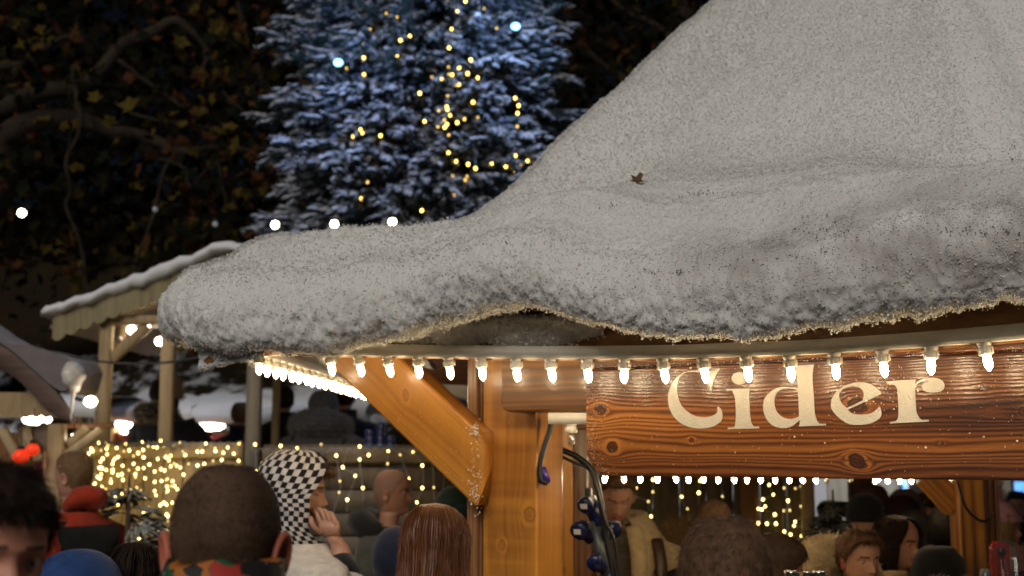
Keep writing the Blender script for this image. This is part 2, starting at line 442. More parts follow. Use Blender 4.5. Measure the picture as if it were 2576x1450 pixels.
def spot(u, v):
    r = ray(u, v); D = np.linalg.norm(np.cross(G2[nL:nL + 340:3, :1130:3] - CAM, r), axis=2); D[Nn[nL:nL + 340:3, :1130:3] @ r > 0] = 9
    i = np.unravel_index(np.argmin(D), D.shape); return G2[nL + 3 * i[0], 3 * i[1]], Nn[nL + 3 * i[0], 3 * i[1]]
def snowmat():
    m, nt, b = _new('artificial_snow'); L = nt.links.new
    tc = N(nt, 'ShaderNodeTexCoord')
    n1 = N(nt, 'ShaderNodeTexNoise', Scale=90.0, Detail=5.0, Roughness=.7); L(tc.outputs['Object'], n1.inputs['Vector'])
    n2 = N(nt, 'ShaderNodeTexNoise', Scale=2.3, Detail=4.0, Roughness=.6); L(tc.outputs['Object'], n2.inputs['Vector'])
    n3 = N(nt, 'ShaderNodeTexNoise', Scale=55.0, Detail=4.0, Roughness=.8); L(tc.outputs['Object'], n3.inputs['Vector'])
    mx = N(nt, 'ShaderNodeMix', data_type='RGBA'); L(n1.outputs[0], mx.inputs[0])
    mx.inputs[6].default_value = (.66, .66, .65, 1); mx.inputs[7].default_value = (.79, .785, .765, 1)
    # dark debris showing between flakes, in patches
    pa = N(nt, 'ShaderNodeMapRange'); pa.inputs[1].default_value = .52; pa.inputs[2].default_value = .72; L(n2.outputs[0], pa.inputs[0])
    sp = N(nt, 'ShaderNodeMapRange'); sp.inputs[1].default_value = .60; sp.inputs[2].default_value = .68; L(n3.outputs[0], sp.inputs[0])
    mu = N(nt, 'ShaderNodeMath', operation='MULTIPLY'); L(pa.outputs[0], mu.inputs[0]); L(sp.outputs[0], mu.inputs[1])
    mu2 = N(nt, 'ShaderNodeMath', operation='MULTIPLY'); mu2.inputs[1].default_value = .85; L(mu.outputs[0], mu2.inputs[0])
    mx2 = N(nt, 'ShaderNodeMix', data_type='RGBA'); L(mu2.outputs[0], mx2.inputs[0]); L(mx.outputs[2], mx2.inputs[6]); mx2.inputs[7].default_value = (.16, .145, .13, 1)
    da = N(nt, 'ShaderNodeAttribute', attribute_name='dark_tone'); dm = N(nt, 'ShaderNodeMath', operation='MULTIPLY'); dm.inputs[1].default_value = .75; L(da.outputs['Fac'], dm.inputs[0])
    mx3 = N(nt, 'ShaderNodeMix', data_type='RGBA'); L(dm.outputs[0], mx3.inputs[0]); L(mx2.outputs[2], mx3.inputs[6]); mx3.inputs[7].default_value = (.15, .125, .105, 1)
    L(mx3.outputs[2], b.inputs['Base Color']); b.inputs['Roughness'].default_value = .9; b.inputs['Specular IOR Level'].default_value = .2
    bp = N(nt, 'ShaderNodeBump', Strength=.4, Distance=.005); L(n1.outputs[0], bp.inputs['Height']); L(bp.outputs[0], b.inputs['Normal'])
    return m
M_SNOW = snowmat()
stall = thing('market_stall', 'snow covered six sided wooden cider stall with upswept eaves', 'market stall', (OC[0], OC[1], 0))
# roof boards below the snow
ub = []
for rr, zz in ((.915, -.01), (.905, .0), (.88, .03), (.6, .26), (.3, .6), (.02, 1.0)):
    p = OC + (E[::6] - OC) * rr; ub.append(np.column_stack([p[:, 0], p[:, 1], RZ[::6] * 0 + (ez[0] - .055 * np.sin(np.pi * ((per[::6] / RT) % 1))) + .035 + zz]))
ub = np.array(ub); ub2 = ub + [0, 0, .03]
roof_geo = join((ub.reshape(-1, 3), [gridF(len(ub), ub.shape[1], True)]), (ub2.reshape(-1, 3), [gridF(len(ub), ub.shape[1], True)[:, ::-1]]))
M_ROOFB = woodbg('roof_boards', (.10, .035, .014), (.26, .10, .035), 'x', rough=.5)
roof = mk('roof', roof_geo, M_ROOFB, stall)
_dark = np.zeros(G2.shape[:2])  # mask of broken brown-grey patches on the lower front slope
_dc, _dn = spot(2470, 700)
D_ = (G2 - _dc) / [.62, .62, .17]; _dark = np.exp(-np.sum(D_ ** 2, -1)) * np.clip(.75 + .9 * fbm(G2 * 7, 3, 17), 0, 1.3)
_dc, _dn = spot(2080, 640); D_ = (G2 - _dc) / [.35, .35, .15]; _dark += .5 * np.exp(-np.sum(D_ ** 2, -1)) * np.clip(.5 + 1.2 * fbm(G2 * 8, 3, 18), 0, 1.2)
mk('snow', snow_geo, M_SNOW, roof, attrs={'dark_tone': np.clip(_dark, 0, 1)})
M_FRINGE = bpy.data.materials.new('icy_snow_fringe'); M_FRINGE.use_nodes = True; nt = M_FRINGE.node_tree; nt.nodes.clear()
_o = N(nt, 'ShaderNodeOutputMaterial'); _d = N(nt, 'ShaderNodeBsdfDiffuse'); _t = N(nt, 'ShaderNodeBsdfTranslucent'); _m = N(nt, 'ShaderNodeMixShader')
_d.inputs[0].default_value = (.72, .70, .66, 1); _t.inputs[0].default_value = (.86, .84, .80, 1); _m.inputs[0].default_value = .6
nt.links.new(_d.outputs[0], _m.inputs[1]); nt.links.new(_t.outputs[0], _m.inputs[2]); nt.links.new(_m.outputs[0], _o.inputs[0])
mk('snow_fringe', fr, M_FRINGE, roof)['kind'] = 'stuff'
M_FLK = M_FRINGE.copy(); M_FLK.name = 'loose_snow_flake'
for _n in M_FLK.node_tree.nodes:
    if _n.bl_idname == 'ShaderNodeMixShader': _n.inputs[0].default_value = .42
    elif _n.bl_idname == 'ShaderNodeBsdfDiffuse': _n.inputs[0].default_value = (.80, .795, .78, 1)
    elif _n.bl_idname == 'ShaderNodeBsdfTranslucent': _n.inputs[0].default_value = (.84, .835, .82, 1)
mk('snow_flakes', fl, M_FLK, roof)['kind'] = 'stuff'

# ---------------------------------------------------------------- timbers with a drawn grain
def n1d(x, s=0): return vn(p3(x, np.full(np.shape(x), s * 7.3), 0), s)
def grain(x, y, knots, seed, freq=38, bend=1.0, dark=.35, saws=.0, con=1.0):
    psi = y + bend * (.010 * vn(p3(x * 1.3, y * 2.0, seed), seed) + .0025 * vn(p3(x * 6, y * 14, seed), seed + 1))
    kn = np.zeros_like(x); kr = np.full_like(x, 9.0)
    for kx, ky, a, ax in knots:
        dx = (x - kx) / ax; dy = y - ky; r2 = dx * dx + dy * dy
        psi = psi - dy * (a * 1.5) ** 2 / (r2 + (a * .75) ** 2)
        r = np.sqrt(((x - kx) / 1.15) ** 2 + dy * dy) / a * (1 + .12 * vn(p3(x * 60, y * 60, seed), 3))
        kr = np.minimum(kr, r)
    ph = psi * freq + 1.6 * n1d(psi * 11, seed + 2) + .7 * n1d(psi * 31, seed + 3)
    v = .5 + .5 * np.sin(2 * PI * ph)
    v = v ** .65
    broad = .5 + .5 * vn(p3(x * 1.1, psi * 10, seed + 5), seed + 4) + .18 * vn(p3(x * 2.5, psi * 34, seed + 6), seed + 7)
    fib = vn(p3(x * 14, y * 320, seed), seed + 6)
    saw = saws * (vn(p3(x * 70, y * 3, seed), 12) + vn(p3(x * 26, y * 2, seed), 13))
    g = saw + .34 + .42 * con * v * (.55 + .6 * broad) + (1 - con) * .2 + .16 * (broad - .5) + .05 * fib - dark * np.clip(-vn(p3(x * .8, psi * 6, seed + 9), seed + 8) - .05, 0, 1)
    ring = .36 + .08 * np.sin(kr * 13) + .06 * vn(p3(x * 90, y * 90, 1), 5)
    rim = np.exp(-((kr - 1.0) / .16) ** 2)
    halo = np.exp(-((kr - 1.45) / .35) ** 2)
    g = g + .14 * halo
    g = np.where(kr < 1, ring, g) - .13 * rim
    return np.clip(g if con < 1 else (g - .48) * 1.12 + .47, 0, 1)
def timber(A, B, wd, w, dd, dep, nl=60, nw=20, seed=0, knots=(), freq=38, ch=.005, cut=None, bend=1.0, dark=.35, saws=0.0, con=1.0):
    A, B = np.asarray(A, float), np.asarray(B, float); Lg = np.linalg.norm(B - A); xd = (B - A) / Lg
    wd = nrm(np.asarray(wd) - np.dot(wd, xd) * xd); dd = nrm(np.cross(xd, wd)) * (1 if np.dot(np.cross(xd, wd), dd) > 0 else -1)
    hw, hd = w / 2, dep / 2; ns = max(4, nw // 3)
    S, P, Q = [], [], []
    for f in np.linspace(-hw + ch, hw - ch, nw): S.append(f); P.append(f); Q.append(-hd)
    for f in np.linspace(-hd + ch, hd - ch, ns): S.append(hw + f + hd); P.append(hw); Q.append(f)
    for f in np.linspace(hw - ch, -hw + ch, 4): S.append(hw + dep + (hw - f)); P.append(f); Q.append(hd)
    for f in np.linspace(hd - ch, -hd + ch, ns): S.append(-hw - (hd + f)); P.append(-hw); Q.append(f)
    S, P, Q = map(np.array, (S, P, Q)); m = len(S)
    X = np.linspace(0, Lg, nl)
    XX, SS = np.meshgrid(X, S, indexing='ij'); PP = np.broadcast_to(P, XX.shape); QQ = np.broadcast_to(Q, XX.shape)
    g = grain(XX, SS, knots, seed, freq, bend, dark, saws, con)
    X2 = XX
    if cut is not None:
        a, b = cut(PP, Lg); X2 = a + XX / Lg * (Lg - a - b)
    V = A + X2[..., None] * xd + PP[..., None] * wd + QQ[..., None] * dd
    F = gridF(nl, m, True)
    caps = [np.arange(m)[None, ::-1], ((nl - 1) * m + np.arange(m))[None, :]]
    if np.dot(np.cross(xd, wd), dd) > 0: F = F[:, ::-1]; caps = [c[:, ::-1] for c in caps]
    return (V.reshape(-1, 3), [F] + caps), g.ravel()
Z_ = np.array([0, 0, 1.0])
M_SIGN = grainmat('varnished_sign_wood', [(0, (.014, .004, .0015)), (.26, (.042, .010, .002)), (.46, (.115, .030, .0045)), (.66, (.25, .078, .010)), (1, (.50, .20, .032))], rough=.42, coat=.8, bump=.35)
M_POST = grainmat('orange_stained_timber', [(0, (.07, .025, .006)), (.25, (.29, .105, .014)), (.5, (.45, .185, .024)), (.75, (.54, .235, .033)), (1, (.63, .30, .05))], rough=.45, coat=.55, bump=.12)
M_BEAM = grainmat('brown_stained_timber', [(0, (.04, .014, .004)), (.35, (.15, .058, .011)), (.6, (.26, .11, .02)), (1, (.38, .18, .04))], rough=.45, coat=.4, bump=.12)
M_BATT = grainmat('red_brown_batten_wood', [(0, (.05, .018, .008)), (.4, (.17, .07, .025)), (1, (.34, .17, .075))], rough=.4, coat=.4, bump=.15)

# corner post, batten, brace, beam
def vert_on(u0, u1, v, off, z0, z1):
    a, b = FR(u0, v, off), FR(u1, v, off); c = (a + b) / 2; w = np.linalg.norm((b - a)[:2])
    return np.array([c[0], c[1], z0]), np.array([c[0], c[1], z1]), w
a, b, w = vert_on(1214, 1350, 1200, .36, 0, 2.45)
pdir = NN * .09
zk = lambda v, u=1290, off=.36: FR(u, v, off)[2]
g, at_ = timber(a + pdir, b + pdir, FD, w, NN, .18, 560, 70, 3, [(zk(1372), -.035 * 0 - .03, .015, 1.2), (zk(1293), .085, .022, 1.5), (zk(1075), .07, .006, 1.2), (zk(1060), .01, .006, 1.2)], freq=22, dark=.3, bend=1.6, saws=.07, con=.45)
mk('post', g, M_POST, stall, attrs={'grain': at_})
a, b, w = vert_on(1174, 1199, 1200, .365, 0, 2.45)
g, at_ = timber(a + NN * .03, b + NN * .03, FD, w, NN, .06, 260, 14, 8, freq=60); mk('batten', g, M_BATT, stall, attrs={'grain': at_})
a, b, w = vert_on(1200, 1213, 1200, .385, 0, 2.45)
g, at_ = timber(a + NN * .03, b + NN * .03, FD, w, NN, .06, 200, 8, 9, freq=60); mk('batten', g, M_BATT, stall, attrs={'grain': at_})
OB = .27
p0, p1 = FR(838, 928, OB), FR(1190, 1272, OB); q0 = FR(1026, 920, OB)
bx = nrm(p1 - p0); by = nrm(np.cross(np.cross(bx, q0 - p0), bx)); wbr = np.dot(q0 - p0, by)
tipb = FR(1207, 1283, OB); Lb = np.dot(tipb - p0, bx) + .30
cb = p0 + by * wbr / 2 - bx * .30
upn = np.dot(Z_, by)
cut45 = lambda P, L: (np.zeros_like(P), (P * 1.0 + wbr / 2) * (np.dot(by, FD) / max(np.dot(bx, FD), 1e-3)) + .03 * np.clip((-P - wbr / 2 + .03) / .03, 0, 1) ** 2)
kp = FR(1046, 1018, OB); kk = [(np.dot(kp - cb, bx), np.dot(kp - cb, by), .017, 1.15), (np.dot(kp - cb, bx) - .08, .045, .007, 1.5)]
g, at_ = timber(cb + NN * .05, cb + bx * Lb + NN * .05, by, wbr, NN, .10, 260, 70, 17, kk, freq=26, cut=cut45, dark=.25, ch=.008, saws=.03, con=.6)
mk('brace', g, M_POST, stall, attrs={'grain': at_})
OBM = .245
pb = FR(1262, 1038, OBM); pe = FR(1640, 1032, OBM); hb = .21
za = pb[2] + hb / 2
A1 = np.array([pb[0], pb[1], za]); B1 = np.array([pe[0], pe[1], za])
def rcut(P, L):
    r = .032; d = np.clip((r - (hb / 2 - np.abs(P))) / r, 0, 1); return r * (1 - np.sqrt(np.clip(1 - d * d, 0, 1))), np.zeros_like(P)
g, at_ = timber(A1 + NN * .05, B1 + NN * .05, Z_, hb, NN, .10, 160, 60, 23, [(.10, .03, .005, 1.3)], freq=24, cut=rcut, ch=.007)
mk('beam', g, M_BEAM, stall, attrs={'grain': at_})
# fascia board behind the lights
spu = np.linspace(610, 3000, 60)
SP = np.array([strip_pt(u) for u in spu])           # lower front edge of the white trunking
def sweep(path, prof, d_out):   # prof: (out, up)
    V = [np.asarray(p) + d_out * o + Z_ * h for p in path for o, h in prof]
    k = len(prof); n = len(path); return np.array(V), [gridF(n, k, True), np.array([list(range(k))[::-1]]), np.array([[(n - 1) * k + i for i in range(k)]])]
mk('fascia', sweep(SP, [(-.03, .05), (-.03, .12), (-.055, .12), (-.055, -.005), (-.03, -.005)], -NN), M_BEAM if False else woodbg('fascia_wood', (.14, .055, .014), (.30, .13, .035), 'x', rough=.5), stall)
# left hand edge board and its underside at the corner tip
tb = []
for s in np.linspace(0, 1, 20):
    p = (TIP + BD * .06) + (C0 + FD * .12 - TIP - BD * .06) * s
    tb.append(np.array([p[0], p[1], 0]))
tz0 = hit(508, 918, TIP, NN)[2]; tz1 = hit(640, 896, TIP, NN)[2]
q0_, q1_ = hit(503, 926, TIP + NN * .06, NN), hit(660, 893, TIP + NN * .06, NN)
g = sweep([q0_ + (q1_ - q0_) * s for s in np.linspace(0, 1, 14)], [(0, 0), (0, .055), (-.03, .055), (-.03, 0)], -NN)
mk('edge_board', g, woodbg('edge_board_wood', (.22, .085, .02), (.42, .18, .05), 'x'), stall)
m_ = 1500; ss = rng.random(m_); ed = q0_ + (q1_ - q0_) * ss[:, None] + Z_ * (rng.random(m_) ** .6 * .06)[:, None] - NN * .004
keep = fbm(ed * 22, 3, 4) > -.25 + .5 * (1 - ss) - .7 * (ed[:, 2] - (q0_ + (q1_ - q0_) * ss[:, None])[:, 2]) / .06 * .6
low = q0_ + (q1_ - q0_) * rng.random(500)[:, None] + rng.normal(size=(500, 3)) * .004
mk('snow', chips(np.vstack([ed[keep], low]), rng.uniform(.003, .008, keep.sum() + 500)), M_SNOW, stall)
# crusted ledge of older snow between rim and trunking
lp = []
for u in np.linspace(880, 1500, 90):
    p = strip_pt(u) + Z_ * .055 - NN * .0
    lp.append(p)
lp = np.array(lp); rr = .050 + .014 * fbm(lp * 9, 2, 6); rr *= np.sin(np.linspace(.12, PI - .08, 90)) ** .5
V, Fs = tube(lp + Z_ * .035 + NN * .035, rr, 18); V = V + .014 * fbm(V * 26, 3, 7)[:, None] * nrm(V - np.repeat(V.mean(0)[None], len(V), 0))
led = join((V, Fs), flakes(V[rng.integers(0, len(V), 5000)] + rng.normal(size=(5000, 3)) * .006, np.array([0, -1, 0]), rng.uniform(.004, .009, 5000)))
mk('snow_ledge', led, pmat('grey_crusted_snow', (.60, .57, .53), col2=(.82, .80, .76), scale=60, rough=.9), stall)
# rear posts and boards of the stall seen through the opening
def rear(name, u0, u1, Y, z0, z1, mat, seed, dep=.1, freq=28, knots=()):
    a, b = at(u0, 1250, Y), at(u1, 1250, Y); c = (a + b) / 2
    g, at_ = timber([c[0], c[1], z0], [c[0], c[1], z1], (1, 0, 0), b[0] - a[0], (0, 1, 0), dep, 220, 24, seed, knots, freq=freq)
    return mk(name, g, mat, stall, attrs={'grain': at_})
rear('rear_post', 1352, 1440, 5.75, 0, 2.5, M_POST, 31, .14, 20, [(1.36, .03, .012, 1.2), (1.55, -.03, .01, 1.2)])
rear('rear_board', 1440, 1496, 5.85, 0, 2.5, M_BATT, 33, .04)
rear('rear_board', 1496, 1506, 5.8, 0, 2.5, M_BATT, 35, .04)
rear('rear_post', 2398, 2462, 5.2, 0, 2.2, M_POST, 41, .12, 22, [(1.62, .0, .006, 1.2)])
a, b = at(2466, 1250, 5.24), at(2510, 1250, 5.24)
for k in range(3):
    c = a + (b - a) * ((k + .5) / 3)
    g, at_ = timber([c[0], c[1], 0], [c[0], c[1], 2.2], (1, 0, 0), (b - a)[0] / 3 - .004, (0, 1, 0), .05, 160, 8, 50 + k, freq=50); mk('batten', g, M_BATT, stall, attrs={'grain': at_})
a, b = at(2330, 1195, 5.22), at(2402, 1275, 5.22); g, at_ = timber(a, b, (.7, 0, .7), .10, (0, 1, 0), .06, 60, 14, 61, freq=26); mk('brace', g, M_POST, stall, attrs={'grain': at_})
a, b = at(1345, 1062, 5.7), at(1520, 1062, 5.9); g, at_ = timber(a, b, Z_, .07, (0, 1, 0), .05, 60, 10, 63, freq=40); mk('rear_beam', g, M_BATT, stall, attrs={'grain': at_})
# counter of the bar
cA = FR(1420, 1200, .42) * [1, 1, 0]; cB = FR(2700, 1200, .30) * [1, 1, 0]
g, at_ = timber(cA + Z_ * 1.12 + NN * .25, cB + Z_ * 1.12 + NN * .25, NN, .5, Z_, .05, 120, 16, 71, freq=26); mk('counter', g, M_POST, stall, attrs={'grain': at_})
g, at_ = timber(cA + Z_ * .55 + NN * .1, cB + Z_ * .55 + NN * .1, Z_, 1.08, NN, .04, 120, 40, 73, freq=20); mk('counter_front', g, M_BEAM, stall, attrs={'grain': at_})

# ---------------------------------------------------------------- the sign
OS = .20
sl0, sl1 = FR(1474, 932, OS), FR(1474, 1198, OS)
zt, zb = sl0[2], FR(1600, 1200, OS)[2]
hs = zt - zb; Ls = 1.95
c0 = np.array([sl0[0], sl0[1], (zt + zb) / 2])
def s2(u, v): p = FR(u, v, OS) - c0; return np.dot(p, FD), p[2]
kn = []
for (cx, cy, a, ax, k) in [(185, 800, .017, 1.4, 0), (270, 1065, .017, 1.4, 0), (845, 1015, .007, 1.8, 0), (430, 950, .021, 1.7, 1), (420, 1245, .020, 1.8, 1), (1100, 860, .005, 1.8, 1), (880, 1150, .005, 2.5, 1)]:
    u, v = ((2300 + cx / 1.812) * .62891, (1200 + cy / 1.812) * .62891) if k == 0 else ((3100 + cx / 1.318) * .62891, (900 + cy / 1.318) * .62891)
    x, y = s2(u, v); kn.append((x, y, a, ax))
kn.append((s2(2480, 1045)[0] + .1, s2(2480, 1045)[1] + .01, .012, 6.0))
sign = thing('cider_sign', 'varnished dark wooden board sign reading Cider in cream serif letters', 'sign', c0)
def scut(P, L):
    d = np.clip((.075 - (hs / 2 + P)) / .075, 0, 1); return .06 * d ** 1.3, np.zeros_like(P)
g, at_ = timber(c0 + NN * .0175, c0 + FD * Ls + NN * .0175, Z_, hs, NN, .035, 900, 230, 77, kn, freq=78, cut=scut, bend=1.2, dark=1.0, ch=.004, con=.9)
_gx = np.repeat(np.linspace(0, Ls, 900), len(at_) // 900); _p = (g[0] - c0) @ Z_; _x = (g[0] - c0) @ FD
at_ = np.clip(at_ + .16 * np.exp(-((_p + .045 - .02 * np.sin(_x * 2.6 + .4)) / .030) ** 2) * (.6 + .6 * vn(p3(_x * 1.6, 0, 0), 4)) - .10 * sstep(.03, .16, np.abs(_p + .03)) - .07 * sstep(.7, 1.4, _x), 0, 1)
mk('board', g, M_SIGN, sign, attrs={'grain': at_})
g, at_ = timber(c0 + Z_ * (hs / 2 + .09) + NN * .022, c0 + FD * Ls + Z_ * (hs / 2 + .09) + NN * .022, Z_, .174, NN, .035, 500, 70, 79, freq=60, dark=.7)
at_ = at_ * .75
mk('header_board', g, M_SIGN, sign, attrs={'grain': at_})
LET = {
 'C': (2640, [[(1172, 165), (1080, 205), (950, 215), (880, 210), (780, 205), (650, 210), (540, 222), (450, 255), (370, 310), (300, 380), (235, 465), (195, 545), (170, 630), (160, 720), (165, 820), (180, 900), (210, 990), (255, 1075), (310, 1140), (380, 1205), (460, 1255), (550, 1295), (650, 1318), (770, 1328), (880, 1322), (980, 1305), (1070, 1270), (1140, 1225), (1185, 1185), (1210, 1130), (1213, 1070), (1205, 1010), (1185, 960), (1150, 925), (1125, 903), (1113, 935), (1118, 985), (1105, 1025), (1070, 1055), (1010, 1085), (940, 1105), (860, 1115), (770, 1108), (700, 1095), (620, 1060), (550, 1015), (490, 965), (430, 900), (395, 840), (370, 775), (355, 700), (338, 620), (332, 530), (345, 440), (370, 365), (400, 320), (440, 285), (490, 255), (570, 235), (680, 228), (780, 245), (860, 300), (910, 370), (945, 450), (965, 530), (972, 575), (962, 610), (1005, 610), (1005, 570), (1012, 500), (1035, 420), (1070, 340), (1115, 260)]]),
 'idot': (2640, [[(1545 + 155 * math.cos(t), 360 + 122 * math.sin(t)) for t in np.linspace(0, 2 * PI, 28, endpoint=False)]]),
 'i': (2640, [[(1293, 565), (1420, 562), (1600, 558), (1735, 548), (1730, 660), (1732, 800), (1738, 950), (1745, 1080), (1760, 1180), (1775, 1240), (1815, 1288), (1918, 1292), (1915, 1325), (1310, 1343), (1318, 1312), (1445, 1300), (1462, 1230), (1472, 1130), (1472, 980), (1465, 850), (1458, 760), (1440, 690), (1415, 640), (1405, 600), (1295, 590)]]),
 'd': (3000, [[(800, 128), (940, 112), (1245, 92), (1225, 180), (1215, 300), (1218, 450), (1230, 600), (1238, 750), (1245, 900), (1255, 1030), (1275, 1110), (1300, 1180), (1345, 1235), (1468, 1235), (1468, 1270), (1200, 1278), (948, 1288), (965, 1240), (970, 1155), (920, 1200), (860, 1250), (790, 1295), (700, 1318), (600, 1318), (510, 1300), (430, 1260), (370, 1205), (320, 1140), (285, 1060), (262, 970), (257, 880), (268, 800), (300, 730), (350, 665), (420, 605), (500, 555), (590, 528), (680, 520), (780, 528), (870, 545), (930, 562), (930, 540), (925, 430), (915, 320), (890, 240), (860, 195), (800, 160)],
   [(930, 620), (900, 585), (840, 560), (760, 550), (690, 552), (620, 565), (560, 600), (515, 650), (485, 720), (473, 800), (478, 880), (500, 970), (540, 1030), (590, 1080), (650, 1120), (730, 1140), (820, 1142), (900, 1120), (950, 1098), (952, 1000), (945, 850), (938, 720)]]),
 'e': (3400, [[(-365, 870), (-353, 770), (-323, 710), (-273, 630), (-203, 560), (-103, 500), (0, 465), (90, 440), (200, 430), (310, 440), (400, 470), (480, 515), (550, 570), (590, 610), (613, 660), (500, 710), (380, 770), (260, 825), (130, 885), (0, 945), (-40, 965), (-20, 1000), (30, 1030), (110, 1055), (220, 1062), (330, 1055), (420, 1030), (490, 985), (540, 940), (572, 903), (600, 960), (612, 1030), (605, 1080), (575, 1130), (520, 1175), (430, 1220), (330, 1245), (210, 1258), (90, 1258), (0, 1245), (-83, 1210), (-173, 1150), (-253, 1080), (-313, 1010), (-353, 940)],
   [(-68, 930), (-143, 860), (-188, 790), (-210, 710), (-198, 640), (-153, 580), (-83, 540), (0, 515), (60, 510), (130, 520), (200, 545), (250, 590), (272, 650), (270, 710), (250, 785), (180, 820), (80, 870), (0, 905)]]),
 'r': (3400, [[(710, 430), (860, 405), (1000, 395), (1275, 380), (1265, 470), (1300, 440), (1360, 395), (1430, 362), (1530, 348), (1640, 348), (1730, 370), (1790, 410), (1825, 465), (1828, 520), (1810, 575), (1760, 610), (1680, 630), (1570, 635), (1480, 620), (1415, 580), (1393, 520), (1400, 480), (1440, 445), (1530, 428), (1500, 402), (1440, 398), (1380, 415), (1320, 455), (1280, 505), (1260, 560), (1265, 700), (1275, 850), (1285, 1000), (1310, 1070), (1350, 1130), (1390, 1165), (1522, 1160), (1520, 1195), (1150, 1210), (775, 1232), (778, 1202), (880, 1190), (925, 1150), (942, 1080), (942, 950), (935, 800), (925, 650), (915, 560), (890, 510), (850, 480), (720, 470)]]),
}
M_LET = pmat('cream_sign_paint', (.60, .555, .485), rough=.35, var=.06, scale=40, coat=.4, bump=.25, bscale=220)
def letter(keys):
    gs = []
    for k in keys:
        off, loops = LET[k]
        L2 = [[s2((off + x / 4.8325) * .62891, (1440 + y / 4.8325) * .62891) for x, y in l] for l in loops]
        gs.append(prism(L2[0], L2[1:], lambda x, y, d: c0 + FD * x + Z_ * y - NN * (.0005 + d), .0022))
    return join(*gs)
for ks in (('C',), ('i', 'idot'), ('d',), ('e',), ('r',)): mk('letter', letter(ks), M_LET, sign, smooth=False)
# flecks of snow stuck to the varnish
nf = 420
fx = rng.uniform(.0, 1.5, nf); fy = rng.uniform(-hs / 2 + .01, hs / 2 - .002, nf); fs_ = rng.uniform(.0006, .0017, nf)
big = [(2230, 980, 5), (2245, 965, 4), (2180, 985, 3), (2288, 1000, 6), (2260, 990, 4), (2310, 985, 4), (2275, 950, 4), (2205, 1035, 4), (2075, 1115, 4), (2000, 1100, 5), (2018, 1095, 4), (2330, 1128, 6), (2165, 1085, 4), (2475, 1100, 6), (2560, 1110, 6), (2440, 1090, 4), (1782, 978, 5), (1850, 1140, 4), (1640, 1100, 3), (2530, 1125, 4), (2210, 960, 5), (2240, 1000, 4), (2180, 1010, 4), (1740, 925, 6), (1760, 932, 5), (2010, 925, 6), (2030, 928, 5), (2060, 922, 6), (2190, 915, 5), (2205, 912, 5), (1960, 928, 5), (1700, 935, 4)]
bx_, by_ = zip(*[s2(u, v) for u, v, _ in big])
cl = s2(2230, 985); n2_ = 90
fx = np.r_[fx, bx_, rng.normal(cl[0], .08, n2_)]; fy = np.r_[fy, by_, rng.normal(cl[1], .045, n2_)]; fs_ = np.r_[fs_, [b[2] * .0009 for b in big], rng.uniform(.001, .0032, n2_)]
ok = (np.abs(fy) < hs / 2 + .03) & ((fx > .05) | (fy > -hs / 2 + .08))
pf = c0 + fx[:, None] * FD + fy[:, None] * Z_ - NN * .003
# dusting along the chipped left end and the upper ledge
n3_ = 500; ex = np.abs(rng.normal(0, .03, n3_)); ey = rng.uniform(-hs / 2, hs / 2, n3_)
ex = ex + .07 * np.clip((-(ey) - hs / 2 + .08) / .08, 0, 1)
n4_ = 260; lx = rng.uniform(0, 1.5, n4_)
pf2 = c0 + ex[:, None] * FD + ey[:, None] * Z_ - NN * .0015
pf3 = c0 + lx[:, None] * FD + (hs / 2 + np.abs(rng.normal(0, .006, n4_)))[:, None] * Z_ - NN * .002
mk('snow_flecks', chips(np.vstack([pf[ok], pf2, pf3]), np.r_[fs_[ok], rng.uniform(.0005, .0015, n3_), rng.uniform(.0008, .0026, n4_)]), pmat('snow_fleck', (.72, .68, .62), rough=.9, var=.1), sign)['kind'] = 'stuff'
# snow on batten and brace
pb_ = np.vstack([FR(1193 + rng.normal(0, 9), v, .26) for v in np.r_[rng.uniform(1060, 1300, 60), rng.normal(1085, 9, 40), rng.normal(1235, 14, 40)]])
pc_ = np.vstack([FR(1000 + 200 * t, 1010 + 200 * t + rng.uniform(-70, 70), OB - .004) for t in rng.random(50)])
mk('snow_flecks', chips(np.vstack([pb_, pc_]), np.r_[rng.uniform(.0012, .0045, 140) , rng.uniform(.0008, .002, 50)]), pmat('snow_fleck', (.72, .68, .62), rough=.9, var=.1), stall)['kind'] = 'stuff'

# ---------------------------------------------------------------- strings of capped lamps
WARM = (1.0, .77, .46)
M_SOCK = pmat('ivory_lamp_holder', (.66, .60, .50), rough=.4, var=.06)
M_TRK = pmat('ivory_trunking', (.74, .69, .58), rough=.45, var=.12, scale=9, bump=.05)
def glassmat(name, tint=(1, 1, 1), gl=.12):
    m = bpy.data.materials.new(name); m.use_nodes = True; nt = m.node_tree; nt.nodes.clear(); L = nt.links.new
    o = N(nt, 'ShaderNodeOutputMaterial'); t = N(nt, 'ShaderNodeBsdfTransparent'); t.inputs[0].default_value = c4(tint)
    g = N(nt, 'ShaderNodeBsdfGlossy', Roughness=.04); mx = N(nt, 'ShaderNodeMixShader')
    lw = N(nt, 'ShaderNodeLayerWeight', Blend=.35); mr = N(nt, 'ShaderNodeMapRange'); mr.inputs[3].default_value = gl * .4; mr.inputs[4].default_value = min(1, gl * 5)
    L(lw.outputs['Facing'], mr.inputs[0]); L(mr.outputs[0], mx.inputs[0]); L(t.outputs[0], mx.inputs[1]); L(g.outputs[0], mx.inputs[2]); L(mx.outputs[0], o.inputs[0])
    return m
M_GLASS = glassmat('clear_lamp_glass')
M_FIL = emat('glowing_filament', WARM, 88.0)
M_FIL2 = emat('glowing_filament_far', WARM, 125.0)
